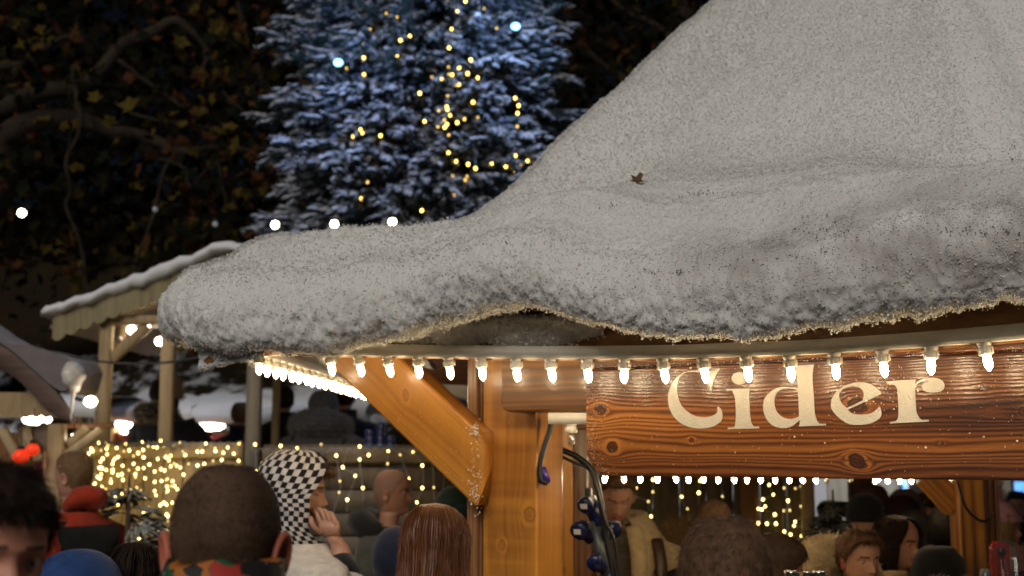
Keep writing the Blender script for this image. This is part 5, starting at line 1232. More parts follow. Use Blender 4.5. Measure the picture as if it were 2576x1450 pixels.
f = Fig('person low in the crowd with a grey fur trimmed hood by the rear post', 2358, 1385, 5.0, 0); f.body(SK2); f.hair(H_BLK, nstr=800); f.hood_up(C_BLK, .03); f.coat(C_BLK, 'coat', .05); f.hood_down(C_BLK, fur=C_GFUR, r=.2, big=.08, z=1.5); f.trousers()
f = Fig('person in a pink bobble hat and pale pink scarf', 2516, 1274, 6.6, 228, N=64, dd=.005); f.body(SK1, brow=H_GIN, lip=LIP_, earmat=SK1); f.longhair(H_BLO, .3, seed=4, nstr=1200); f.beanie(C_PINK, .085, .017, bobble=C_PINK, tall=.02); f.coat(C_NAVY); f.collar(cloth('pale_pink_scarf', (.52, .30, .30)), 'scarf', r=.09, h=.10, thick=.03); f.trousers()
f = Fig('person in a black coat beyond the pink bobble hat, at the picture edge', 2565, 1300, 8.2, 10); f.body(SK2); f.hair(H_BLK, nstr=800); f.coat(C_BLK, 'coat', .06); f.collar(C_BLK); f.trousers()
f = Fig('person with dark hair and a dark green coat near a blue lit screen', 2556, 1240, 9.5, 160); f.body(SK2, brow=H_BLK); f.hair(H_BLK, thick=.02, nstr=800); f.coat(C_GRN, 'coat', .04); f.collar(C_GRN); f.trousers()
f = Fig('person in a beige bobble hat and blue coat behind the pink bobble hat', 2500, 1232, 9.8, 30); f.body(SK2); f.hair(H_DK, nstr=600); f.beanie(C_FUR, .09, .016, bobble=C_FUR); f.coat(cloth('denim_blue_coat', (.02, .045, .11)), 'coat', .04); f.collar(C_NAVY); f.trousers()
f = Fig('person in a black coat standing beside the snowy little fir behind the stall', 2085, 1262, 8.6, 20); f.body(SK2); f.hair(H_BLK, nstr=800); f.coat(C_BLK, 'coat', .05); f.collar(C_BLK); f.trousers()
# ---- left background
f = Fig('person in a dark body warmer with orange red hood and sleeves', 190, 1134, 6.8, 66, hp=2); f.body(SK1); f.hair(H_GIN, thick=.003, side=.12, nstr=800, slen=.01); f.coat(C_ORG, 'jacket', .045, .01); f.hood_down(C_ORG, r=.085, big=.050, z=1.485, y=-.12)
a = np.linspace(0, 2 * PI, 40, endpoint=False); tab = TZ[3:].copy(); tab[-1, 0] = .84; T = f.torso(tab, a, .058, .006); f.mesh('body_warmer', (T.reshape(-1, 3), [gridF(len(T), 40, True)[:, ::-1]]), C_BLK, posed=False); f.trousers()
DECK = .78
f = Fig('person in a black coat and tan fur hood stretching one arm out', 418, 958, 10.2, -35, ground=DECK); aP = [(.19, 0, 1.36), (.34, .06, 1.24), (.52, .10, 1.02)]
f.body(SK2, armR=aP); f.hood_up(C_BLK, .03); f.coat(C_BLK, 'coat', .06, .012, armR=aP); h = f.hood_down(C_BLK, fur=C_FUR, r=.18, big=.07, z=1.44); f.trousers()
t = np.linspace(-.1, PI + .1, 30); path = np.stack([.125 * np.cos(t), .02 + 0 * t, 1.62 + .16 * np.sin(t)], -1); V, Fs = tube(path, .03, 10); f.fur(V[:300], nrm(V[:300] - np.repeat(path, 10, 0)), C_FUR, 2500, .05, .006, 'fur_trim', (V, Fs))
f = Fig('person in a slate grey coat with broad fur hood, back turned', 815, 992, 10.0, -6, ground=DECK, fat=1.12); f.body(SK2); f.hood_up(C_DGRY, .05); f.coat(C_DGRY, 'coat', .07, .012); f.hood_down(C_DGRY, fur=C_GFUR, r=.21, big=.10, z=1.46); f.trousers()
f = Fig('person all in black standing on the deck between two pale posts', 715, 975, 10.6, 15, ground=DECK); f.body(SK2); f.hair(H_DK, nstr=800); f.coat(C_BLK, 'coat', .05); f.collar(C_BLK); f.trousers()
f = Fig('person in a black coat shoulder to shoulder with the slate grey coat', 868, 968, 10.7, 8, ground=DECK, fat=1.1); f.body(SK2); f.hair(H_DK, nstr=800); f.coat(C_BLK, 'coat', .06); f.collar(C_BLK); f.trousers()
f = Fig('person in black with light brown hair beside the grey brown post on the deck', 606, 1016, 11.2, 0, ground=DECK); f.body(SK2); f.hair(H_GIN, thick=.02, nstr=800); f.coat(C_BLK, 'coat', .04); f.collar(C_BLK); f.trousers()
# ================================================================ ground and hill
def terrain():
    xs = np.linspace(-60, 60, 121); ys = np.concatenate([np.linspace(-25, 11.8, 40), np.linspace(12.2, 34, 90), np.linspace(35, 80, 20)])
    X, Y = np.meshgrid(xs, ys, indexing='ij')
    h = np.interp(Y, [12.2, 13.2, 14.2, 15.5, 19, 24, 34, 80], [0, .5, 1.6, 2.5, 3.9, 5.8, 8.4, 12])
    h = h + sstep(13, 17, Y) * (.30 * fbm(p3(X * .35, Y * .35, 0), 3, 2))
    return X, Y, h
X, Y, h = terrain()
i12 = np.searchsorted(np.concatenate([np.linspace(-25, 11.8, 40), np.linspace(12.2, 34, 90), np.linspace(35, 80, 20)]), 12)
P = np.stack([X, Y, np.where(Y < 12, 0, h)], -1)
M_GRD = pmat('trodden_ground', (.035, .03, .026), col2=(.075, .065, .055), scale=3, rough=.9, bump=.3, bscale=30)
tag(mk('ground', (P[:, :i12 + 1].reshape(-1, 3), [gridF(121, i12 + 1)[:, ::-1]]), M_GRD), 'dark trodden ground of the market', kind='structure')
def hillmat():
    m, nt, b = _new('snow_patched_leafy_bank'); L = nt.links.new
    tc = N(nt, 'ShaderNodeTexCoord'); mp = N(nt, 'ShaderNodeMapping'); mp.inputs['Scale'].default_value = (1, .55, .55); L(tc.outputs['Object'], mp.inputs[0])
    n1 = N(nt, 'ShaderNodeTexNoise', Scale=1.5, Detail=7.0, Roughness=.62); L(mp.outputs[0], n1.inputs['Vector'])
    sx = N(nt, 'ShaderNodeSeparateXYZ'); L(tc.outputs['Object'], sx.inputs[0])
    gr = N(nt, 'ShaderNodeMapRange'); gr.inputs[1].default_value = 15; gr.inputs[2].default_value = 19.5; gr.inputs[3].default_value = .05; gr.inputs[4].default_value = -.22; L(sx.outputs[1], gr.inputs[0])
    ad = N(nt, 'ShaderNodeMath', operation='ADD'); L(n1.outputs[0], ad.inputs[0]); L(gr.outputs[0], ad.inputs[1])
    mr = N(nt, 'ShaderNodeMapRange'); mr.inputs[1].default_value = .47; mr.inputs[2].default_value = .55; L(ad.outputs[0], mr.inputs[0])
    n2 = N(nt, 'ShaderNodeTexNoise', Scale=9.0, Detail=3.0); L(tc.outputs['Object'], n2.inputs['Vector'])
    lf_ = N(nt, 'ShaderNodeMix', data_type='RGBA'); lf_.inputs[6].default_value = (.006, .006, .004, 1); lf_.inputs[7].default_value = (.036, .022, .010, 1); L(n2.outputs[0], lf_.inputs[0])
    mx = N(nt, 'ShaderNodeMix', data_type='RGBA'); L(mr.outputs[0], mx.inputs[0]); L(lf_.outputs[2], mx.inputs[6]); mx.inputs[7].default_value = (.62, .64, .70, 1)
    L(mx.outputs[2], b.inputs['Base Color']); b.inputs['Roughness'].default_value = .95; b.inputs['Specular IOR Level'].default_value = .1
    return m
tag(mk('hill', (P[:, i12:].reshape(-1, 3), [gridF(121, len(P[0]) - i12)[:, ::-1]]), hillmat()), 'dark bank with patches of snow and fallen leaves', kind='structure')
_TX, _TY, _TP = X[:, 0].copy(), Y[0].copy(), P.copy()
def hz_(x, y):
    i = np.clip(np.searchsorted(_TX, x), 0, 120); j = np.clip(np.searchsorted(_TY, y), 0, len(_TY) - 1); return _TP[i, j, 2]

# ================================================================ fences with light curtains
YF = 8.2
W_PALE = woodbg('pale_boards', (.30, .22, .12), (.46, .36, .21), 'z'); W_POST = woodbg('pale_square_post', (.24, .16, .075), (.40, .29, .15), 'z'); W_OLD = woodbg('weathered_dark_boards', (.045, .034, .022), (.10, .075, .048), 'z'); W_OLDX = woodbg('weathered_rail', (.09, .068, .045), (.17, .13, .09), 'x'); W_ORB = woodbg('orange_brown_board', (.14, .06, .02), (.24, .11, .04), 'z')  # brightness of the fairy-lit fence is put into the pale board colour
def fence(label, u0, u1, v0, mat, rail, Y=YF, bw=.12, horiz=False, seed=0, group=None):
    a, b = at(u0, v0, Y), at(u1, v0, Y); zt_ = a[2]; t = thing('garden_fence', label, 'fence', ((a[0] + b[0]) / 2, Y, 0), group)
    gs = []
    if horiz:
        z = .05
        while z < zt_ - .03: gs.append(box(((a[0] + b[0]) / 2, Y + .02, z + .07), (b[0] - a[0], .022, .137), None, .004)); z += .145
    else:
        n = max(1, int((b[0] - a[0]) / bw))
        for i in range(n):
            x = a[0] + (b[0] - a[0]) * (i + .5) / n; gs.append(box((x, Y + .02 + random.uniform(-.004, .004), zt_ / 2), ((b[0] - a[0]) / n - .006, .022, zt_ - random.uniform(0, .015)), None, .004))
    mk('boards', join(*gs), mat, t)
    mk('rail', box(((a[0] + b[0]) / 2, Y - .012, zt_ - .05), (b[0] - a[0], .04, .10), None, .006), rail, t)
    return t
fence('pale board fence glowing with a dense curtain of fairy lights', 214, 612, 1114, W_PALE, W_PALE)
fence('weathered dark fence with a broad top rail behind the bald head', 662, 1165, 1126, W_OLD, W_OLDX, horiz=True)
fence('dark fence boards behind the stall with a sparse fairy light curtain', 1506, 2045, 1130, W_OLD, W_OLDX, bw=.16)
a, b = at(1862, 1200, YF - .06), at(1902, 1200, YF - .06)
tag(mk('fence_post', box(((a[0] + b[0]) / 2, YF - .06, .95), (b[0] - a[0], .07, 1.9), None, .006), W_ORB), 'orange brown upright board on the dark fence behind the stall', 'post')
a = at(2030, 1200, 8.0)
tag(mk('fence_post', box((a[0], 8.0, 1.0), (.07, .07, 2.0), None, .006), W_POST), 'pale post at the end of the dark fence behind the stall', 'post')
def P1(x, y, o): return ((o + x / 2.396) * .62891, (1700 + y / 2.396) * .62891)
FA = [(945,175),(1012,175),(1037,200),(875,230),(968,245),(1118,222),(1200,185),(1187,255),(1362,167),(1420,207),(1468,210),(1503,217),(1570,207),(1540,152),(1372,242),(1323,270),(1377,313),(1027,282),(985,325),(962,353),(1088,342),(1080,376),(1175,392),(1280,375),(1590,310),(1635,297),(1618,340),(1512,328),(857,415),(950,412),(970,408),(1080,433),(1018,433),(1235,434),(1322,420),(1377,415),(1483,448),(1543,425),(1577,438),(855,480),(938,500),(960,513),(1132,482),(1168,474),(1296,474),(1298,503),(1063,518),(1063,552),(1483,548),(1548,538),(1607,518),(857,600),(857,622),(912,604),(907,565),(1012,617),(1122,633),(1220,620),(1168,657),(1348,632),(1597,650),(1495,676),(815,713),(970,713),(1008,728),(862,785),(930,760),(1080,757),(1132,763),(1128,803),(1092,835),(1425,797),(1537,770),(1572,747),(803,836),(860,852),(897,870),(998,906),(1375,847),(1405,853),(1597,858),(820,935),(852,965),(830,993),(1525,947),(1603,997),(1518,1032),(810,1095),(1560,1103)]
FB = [(285,170),(225,198),(535,180),(625,223),(745,218),(855,178),(315,255),(500,255),(337,290),(455,257),(628,252),(703,268),(803,277),(230,370),(255,392),(290,410),(370,375),(455,390),(605,345),(687,337),(850,345),(520,376),(322,477),(168,518),(217,540),(235,587),(262,618),(170,632),(130,747),(158,765),(165,855),(85,948),(165,997)]
FC = [(600, p) for p in [(1007,188),(1252,202),(1410,224),(1640,187),(1147,320),(1080,370),(1658,335),(1785,295),(1848,407),(1820,540),(1812,648),(1890,718),(1145,538),(1015,448),(1665,950),(1692,1040),(1500,1063),(1612,1167)]] + [(1300, p) for p in [(332,208),(332,332),(418,290),(290,490),(362,605),(600,372),(607,254),(720,288),(845,258),(933,390),(933,605),(1043,600),(800,517),(777,737),(880,743),(1125,722)]]
FE = [(2000, p) for p in [(1465,527),(1235,600),(1303,608),(1290,682),(1235,750),(1422,735),(1448,877),(1742,690),(1797,805),(1903,652),(1465,643),(1810,915)]] + [(2700, p) for p in [(240,537),(228,652),(455,687),(903,577),(943,670),(843,715),(866,781),(832,812),(800,805),(957,860),(880,948),(797,943),(968,948),(1045,605),(1083,728),(1100,820),(1042,823),(1048,1023),(1153,610),(1205,590),(1258,632),(1265,552),(1282,706),(1318,762),(1226,752),(1205,782),(1230,850),(1265,858),(1288,895),(1152,930),(1140,968),(1265,990),(1313,945),(1108,1052),(1215,1067),(1148,1170),(1280,1175),(1105,1270)]]
M_FAIRY = emat('amber_fairy_light', (1.0, .70, .21), 11.0); M_FAIRY2 = emat('dim_amber_fairy_light', (1.0, .72, .26), 2.6)
M_WIRE = pmat('pale_clear_wire', (.20, .20, .22), rough=.35)
M_DWIRE = pmat('dark_green_wire', (.004, .005, .004), rough=.8, spec=.05)
fgeo = ball((0, 0, 0), (.0070, .0070, .0088), 6, 8)
_fb = {}
def fairy(label, pts, Yf, cols=9, wire=M_WIRE, drop=True, size=1.0, top=None, name='fairy_light_curtain', dimshare=.3, em=None):
    pts = [at(u, v, Yf(u, v) if callable(Yf) else Yf) for u, v in pts]
    t = thing(name, label, 'fairy lights', np.mean(pts, 0))
    for p in pts:
        dim = random.random() < dimshare; k = ('d' if dim else 'b') + ('t' if em else '')
        M = Matrix.Translation(Vector(p)) @ Matrix.Rotation(random.uniform(-.6, .6), 4, 'X') @ Matrix.Scale(size * random.uniform(.85, 1.1) * (.8 if dim else 1), 4)
        if k not in _fb:
            o = mk('bulb', fgeo, em[dim] if em else (M_FAIRY2 if dim else M_FAIRY)); _fb[k] = o; o.matrix_basis = M; adopt(o, t)
        else: inst(_fb[k], t, M, 'bulb')
    # wires: drops from a header cable
    gs = []; Q = np.array(pts)
    if drop:
        zt_ = top if top else Q[:, 2].max() + .02
        xs = np.linspace(Q[:, 0].min() - .02, Q[:, 0].max() + .02, cols)
        hp = np.array([[x, Q[:, 1].mean() - .01, zt_ - .03 * (i % 2)] for i, x in enumerate(np.linspace(xs[0], xs[-1], cols * 3))]); gs.append(tube(spline(hp, cols * 9), .0035, 5))
        used = {}
        for p in Q:
            i = int(np.argmin(np.abs(xs - p[0]))); used.setdefault(i, []).append(p)
        for i, ps in used.items():
            ps = sorted(ps, key=lambda p: -p[2]); path = [np.array([xs[i], ps[0][1] + .006, zt_])]
            for p in ps: path.append(np.array([xs[i] + np.clip(p[0] - xs[i], -.04, .04), p[1] + .008, p[2]]))
            path.append(path[-1] + np.array([0, 0, -.08])); gs.append(tube(spline(np.array(path), len(path) * 4), .0032, 5))
            for p in ps: 
                q = np.array([xs[i] + np.clip(p[0] - xs[i], -.04, .04), p[1] + .008, p[2]])
                if np.linalg.norm(q - p) > .012: gs.append(tube(np.array([q, (p + q) / 2, p]), .002, 4))
    else:
        o_ = sorted(range(len(Q)), key=lambda i: (round(Q[i][0] / .35), Q[i][2] if int(round(Q[i][0] / .35)) % 2 else -Q[i][2]))
        gs.append(tube(spline(Q[o_], len(Q) * 5), .004, 5))
    mk('wire', join(*gs), wire, t)
    return t
fairy('dense curtain of amber fairy lights over the pale board fence', [P1(x, y, 0) for x, y in FA], YF - .06, 18, top=at(0, 1112, YF - .06)[2])
fairy('amber fairy lights along the fence top behind the buzz cut head', [P1(x, y, 600) for x, y in FB] + [(random.uniform(222, 436), random.uniform(1125, 1395)) for _ in range(46)], YF - .06, 12, top=at(0, 1112, YF - .06)[2])
fairy('loose icicle curtain of amber fairy lights around the bald head', [P1(p[0], p[1], o) for o, p in FC], YF - .07, 15, top=at(0, 1128, YF - .07)[2])
fairy('amber fairy light curtain on the dark fence seen through the stall', [P1(p[0], p[1], o) for o, p in FE], YF - .09, 13, top=at(0, 1140, YF - .09)[2])

# ================================================================ deck with its shelter
d0 = at(150, 1100, YF + .25); d1 = at(1200, 1100, YF + .25)
gs = [box(((d0[0] + d1[0]) / 2, YF + .3 + .12 * i, DECK - .015), (d1[0] - d0[0], .112, .03), None, .004) for i in range(30)]
tag(mk('raised_deck', join(*gs, box(((d0[0] + d1[0]) / 2, YF + .26, DECK / 2 - .02), (d1[0] - d0[0], .03, DECK - .04))), W_OLDX), 'raised wooden deck behind the fence', kind='structure')
YG = 8.55
sh = thing('shelter', 'open wooden shelter with a snowy gable roof and scalloped edge board', 'shelter', at(380, 1150, YG) * [1, 1, 0])
def gpt(u, v, dy=0): return at(u, v, YG) + np.array([0, dy, 0])
RL = [(128, 774), (215, 738), (300, 705), (380, 676), (450, 648), (510, 629), (565, 613), (640, 610), (700, 622), (760, 652), (840, 694)]
rl = np.array([gpt(u, v) for u, v in RL])
rows = []
for k, y in enumerate(np.linspace(-.10, 2.4, 26)):
    r = spline(rl, 90) + [0, y, 0]; rows.append(r)
top = np.array(rows); nz_ = .03 * fbm(top * 4, 3, 2) + (.017 * fbm(top * 13, 3, 4)); top[..., 2] += nz_ - .01
th_ = .085 + .02 * fbm(top * 3, 2, 8); bot = top.copy(); bot[..., 2] -= th_
edge = top.copy(); g1 = (top.reshape(-1, 3), [gridF(26, 90)]); g2 = (bot.reshape(-1, 3), [gridF(26, 90)[:, ::-1]])
fr_ = np.array([top[0], top[0] + [0, -.035, -.03], bot[0] + [0, -.035, .02], bot[0]]); fr_[1:3] += .012 * fbm(fr_[1:3] * 16, 2, 3)[..., None]
g3 = (fr_.reshape(-1, 3), [gridF(4, 90)[:, ::-1]])
lf2 = np.array([top[:, 0], top[:, 0] + [-.04, 0, -.03], bot[:, 0] + [-.03, 0, .0], bot[:, 0]]); g4 = (lf2.reshape(-1, 3), [gridF(4, 26)])
M_BSNOW = slopemat('roof_snow', (.56, .55, .54), (.68, .69, .74), -.2, .4, amp=.1, scale=30)
_o2 = [tuple(p[[0, 2]] - [0, .115]) for p in rl] + [tuple(p[[0, 2]] - [0, .145]) for p in rl[::-1]]
rfo = mk('roof', prism(_o2, [], lambda x, y, d: np.array([x, YG + d, y]), 2.35), W_POST, sh, smooth=False)
mk('snow', join(g1, g2, g3, g4), M_BSNOW, rfo)
# scalloped edge board under the snow
us = np.linspace(150, 760, 150); zz = []
V = []
for i, u in enumerate(us):
    zt_ = np.interp(gpt(u, 700)[0], rl[:, 0], rl[:, 2]) - .10; x = gpt(u, 700)[0]
    sc_ = .035 * abs(math.sin((u - 150) / 34 * PI)) ** .6
    V.append([x, YG - .09, zt_]); V.append([x, YG - .09, zt_ - .135 - sc_])
V = np.array(V); V2 = V + [0, .025, 0]; n_ = len(V)
F = np.array([[2 * i, 2 * i + 1, 2 * i + 3, 2 * i + 2] for i in range(len(us) - 1)])
Fb = np.array([[2 * i + 1, n_ + 2 * i + 1, n_ + 2 * i + 3, 2 * i + 3] for i in range(len(us) - 1)])
mk('edge_board', (np.vstack([V, V2]), [np.concatenate([F, F[:, ::-1] + n_, Fb])]), woodbg('greenish_edge_board', (.16, .13, .06), (.30, .25, .13), 'z'), sh, smooth=False)
def upost(u0, u1, Y, z0, z1, mat=W_POST, par=sh, lean=0):
    a, b = at(u0, 1000, Y), at(u1, 1000, Y); return mk('post', box(((a[0] + b[0]) / 2, Y, (z0 + z1) / 2), (b[0] - a[0], b[0] - a[0], z1 - z0), None, .008), mat, par)
ztop = gpt(300, 800)[2]
upost(247, 277, YG, 0, gpt(262, 770)[2]); upost(404, 436, YG + .1, 0, gpt(420, 760)[2]); upost(622, 657, YG, 0, ztop, woodbg('grey_brown_post', (.10, .08, .055), (.19, .155, .11), 'z')); upost(686, 704, YG + 1.6, 0, ztop)
def bar(p, q, w_, d_, mat, par, name):
    p, q = np.asarray(p, float), np.asarray(q, float); e1, e2, d = frame(q - p, (0, 1, 0)); L_ = np.linalg.norm(q - p)
    R = np.stack([d, e1, e2], 1); return mk(name, box((p + q) / 2, (L_, w_, d_), R, .005), mat, par)
bar(gpt(280, 905), gpt(372, 820), .07, .05, W_POST, sh, 'brace'); bar(gpt(258, 880, .3), gpt(285, 800, .3), .05, .05, W_POST, sh, 'brace')
bar(gpt(270, 808), gpt(760, 800), .06, .08, W_POST, sh, 'beam')
bar(gpt(300, 806, .5), gpt(500, 780, .5), .04, .03, pmat('white_lit_batten', (.6, .58, .52)), sh, 'batten')  # lamp light falling on this batten is put into its white colour
# globes hung in the shelter and strung across the dark
M_GLOBE = emat('lit_globe_lamp', (1.0, .84, .62), 28.0); M_GOFF = pmat('unlit_globe_glass', (.35, .36, .40), rough=.1, coat=.8, var=.05)
_gl = {}
def globe(p, par, r=.034, lit=True):
    k = lit; M = Matrix.Translation(Vector(p)) @ Matrix.Scale(r / .034, 4)
    if k not in _gl:
        o = mk('bulb', ball((0, 0, 0), .034, 12, 16), M_GLOBE if lit else M_GOFF); c = mk('cap', lathe([(.004, .052), (.014, .05), (.015, .028), (.012, .026)], 10), M_BLK); _gl[k] = (o, c); o.matrix_basis = M; adopt(o, par); c.matrix_basis = M; adopt(c, o)
    else:
        o = inst(_gl[k][0], par, M, 'bulb'); inst(_gl[k][1], o, M, 'cap')
gl_ = thing('festoon_lights', 'short festoon of glowing globe bulbs hung under the shelter roof', 'festoon lights', gpt(340, 820))
G_ = [(318, 826, .12, True), (345, 814, .2, True), (398, 806, .1, True), (376, 851, .25, True), (288, 851, .1, False)]
for u, v, dy, l in G_: globe(gpt(u, v, dy), gl_, .030 if l else .024, l)
mk('wire', tube(spline([gpt(u, v - 15, d) for u, v, d in [(275, 810, .1), (318, 826, .12), (345, 814, .2), (398, 806, .1), (376, 851, .25)]], 30), .005, 5), M_DWIRE, gl_)
def string(label, pts, Y, lit, r=.03, ext=()):
    t = thing('festoon_lights', label, 'festoon lights', at(*pts[0], Y))
    for (u, v), l in zip(pts, lit): globe(at(u, v, Y), t, r if l else r * .75, l)
    allp = [at(u, v - 15, Y) for u, v in [ext[0]] + pts + [ext[1]]] if ext else [at(u, v - 15, Y) for u, v in pts]
    mk('wire', tube(spline(allp, 60), .0028, 5), M_DWIRE, t)
string('string of three lit white globes in front of the blue lit fir', [(692, 566), (841, 564), (987, 559)], 9.6, [1, 1, 1], .029, ((560, 560), (1400, 560)))
string('festoon string with one lit and two dead globes before the dark plane tree', [(55, 536), (390, 527), (541, 564)], 9.6, [1, 0, 0], .030, ((-300, 560), (600, 572)))
Yl = 7.6
tag(mk('power_cable', tube(spline([at(u, v, Yl) for u, v in [(-40, 905), (20, 893), (80, 884), (150, 888), (240, 908), (330, 915), (420, 912), (520, 896), (620, 880)]], 50), .008, 6), M_BLK), 'dark cable sagging across the two pale shelter posts', 'cable')

# ================================================================ hut at the left edge
YH = 7.3; hut = thing('market_stall', 'shadowed hut with a curved snowy barge board and scalloped shingles at the picture edge', 'market stall', at(-60, 1150, YH) * [1, 1, 0])
HP = lambda u, v, dy=0: at(u, v, YH) + np.array([0, dy, 0])
up_ = spline([HP(u, v) for u, v in [(-260, 700), (-60, 822), (30, 878), (90, 930), (140, 985), (188, 1058)]], 40); lo_ = spline([HP(u, v) for u, v in [(-260, 790), (-60, 900), (25, 942), (75, 985), (120, 1035), (178, 1064)]], 40)
V = np.concatenate([up_, lo_, up_ + [0, .05, 0], lo_ + [0, .05, 0]]); F = [[i, i + 1, 41 + i, 40 + i] for i in range(39)] + [[81 + i, 80 + i, 120 + i, 121 + i] for i in range(39)] + [[40 + i, 41 + i, 121 + i, 120 + i] for i in range(39)]
mk('barge_board', (V, [np.array(F)]), woodbg('purplish_barge_board', (.10, .065, .055), (.20, .14, .12), 'x'), hut)
sn = []
for y in np.linspace(-.03, .45, 20): sn.append(spline([HP(u, v) for u, v in [(-260, 690), (-60, 812), (20, 862), (75, 872), (130, 888), (175, 905), (196, 935)]], 60) + [0, y, 0])
sn = np.array(sn); sn[..., 2] += .03 * fbm(sn * 5, 3, 3); sb = sn.copy(); sb = np.array([spline([HP(u, v) for u, v in [(-260, 702), (-60, 824), (30, 880), (90, 932), (140, 975), (168, 985), (185, 970)]], 60) + [0, y, 0] for y in np.linspace(-.03, .45, 20)])
roofh = mk('roof', join((np.array([sb[0] + [0, .02, -.01], sb[-1] + [0, 0, -.01]]).reshape(-1, 3), [gridF(2, 60)])), W_OLDX, hut)
mk('snow', join((sn.reshape(-1, 3), [gridF(20, 60)]), (sb.reshape(-1, 3), [gridF(20, 60)[:, ::-1]]), (np.array([sn[0], sb[0]]).reshape(-1, 3), [gridF(2, 60)[:, ::-1]]), (np.array([sn[:, -1], sb[:, -1]]).reshape(-1, 3), [gridF(2, 20)])), slopemat('grey_roof_snow', (.13, .11, .11), (.26, .24, .26), -.2, .5, amp=.2, scale=14), roofh)  # darker grey snow tone, paler on upward faces
V, Fs = ball(HP(188, 948, -.02), (.06, .07, .085), 14, 18); V = V + .016 * fbm(V * 22, 3, 3)[:, None] * nrm(V - HP(188, 948)); ic = tube(spline([HP(190, 975, -.02), HP(186, 1000, -.02), HP(181, 1060, -.02)], 12), np.linspace(.02, .003, 12), 8)
mk('icicle', join((V, Fs), ic), pmat('frosty_ice', (.55, .52, .48), rough=.3, var=.2, scale=30), hut)
us = np.linspace(-120, 135, 110); V = []
for u in us:
    c = .024 * abs(math.sin((u + 120) / 26 * PI)) ** .6; p = HP(u, 985 + .0 * u, .10); q = HP(u, 1040, .10); V += [p, q - [0, 0, c]]
mk('edge_board', (np.array(V), [np.array([[2 * i, 2 * i + 1, 2 * i + 3, 2 * i + 2] for i in range(109)])]), W_POST, hut, smooth=False)
mk('wall_board', box((HP(-120, 1150, .6)[0], YH + .6, 1.0), (.5, .03, 2.0)), W_ORB, hut)
mk('post', box((HP(128, 1100)[0], YH + .1, 1.02), (.085, .085, 2.04), None, .006), W_POST, hut)
for u0, v0, u1, v1, dy in [(240, 1082, 150, 1150, .1), (200, 1075, 150, 1120, .14), (-30, 1075, 30, 1190, .2), (20, 1070, 60, 1160, .25), (10, 1070, 10, 1200, .3)]: bar(HP(u0, v0, dy), HP(u1, v1, dy), .05, .06, W_PALE, hut, 'brace')
bar(HP(55, 1070, .25), HP(105, 1135, .25), .09, .05, W_OLDX, hut, 'arch')
bar(HP(75, 1068, .3), HP(245, 1068, .3), .03, .05, W_ORB, hut, 'beam')
hl = thing('hanging_lamp', 'bright white lamp at the drooping end of the curved barge board', 'lamp', HP(228, 1011))
mk('bulb', ball(HP(228, 1011), (.036, .032, .03), 12, 16), M_GLOBE, hl); mk('socket', tube([HP(190, 1002), HP(212, 1008)], .012, 8), M_BLK, hl)
tl = thing('hanging_lamp', 'small warm lamp by the slanting braces of the left hut'.replace('left ', 'shadowed '), 'lamp', HP(157, 1100, .2)); mk('bulb', ball(HP(157, 1099, .2), .022, 10, 12), M_GLOBE, tl); mk('flex', tube([HP(157, 1099, .2), HP(157, 1068, .2)], .004, 6), M_BLK, tl)
M_REDL = emat('red_lantern_glow', (1.0, .05, .012), .55)
for lab, u, v, r in [('larger round red lantern glowing under the shadowed hut', 52, 1150, .046), ('smaller round red lantern glowing just above the larger one', 82, 1132, .038)]:
    t = thing('red_lantern', lab, 'lantern', at(u, v, 7.25)); c = at(u, v, 7.25); mk('shade', ball(c, (r, r, r * .95), 12, 16), M_REDL, t); mk('cap', lathe([(.001, .02), (.016, .018), (.018, 0), (.001, -.002)], 10, c + [0, 0, r * .95]), M_BLK, t); mk('cord', tube([c + [0, 0, r], c + [0, 0, .24]], .003, 5), M_BLK, t)
tag(mk('hanging_cloth', (lambda g: (g[0] + .03 * fbm(g[0] * 6, 2, 3)[:, None] * [0, 1, 0], g[1]))(((np.stack(np.meshgrid(np.linspace(at(20, 1100, 9.3)[0], at(112, 1100, 9.3)[0], 20), np.linspace(1.2, at(0, 1095, 9.3)[2], 20), indexing='ij'), -1).reshape(-1, 2) @ np.array([[1, 0, 0], [0, 0, 1.0]])) + [0, 9.3, 0], [gridF(20, 20)])), cloth('dark_red_cloth', (.08, .006, .008))), 'dark red cloth hanging behind the red lanterns', 'cloth')
tag(mk('hanging_cloth', (lambda g: (g[0] + .03 * fbm(g[0] * 6, 2, 5)[:, None] * [0, 1, 0], g[1]))(((np.stack(np.meshgrid(np.linspace(at(145, 1100, 8.8)[0], at(200, 1100, 8.8)[0], 20), np.linspace(.9, at(0, 1160, 8.8)[2], 20), indexing='ij'), -1).reshape(-1, 2) @ np.array([[1, 0, 0], [0, 0, 1.0]])) + [0, 8.8, 0], [gridF(20, 20)])), cloth('bright_red_cloth', (.5, .02, .008))), 'bright red cloth hung behind the orange sleeved person', 'cloth')

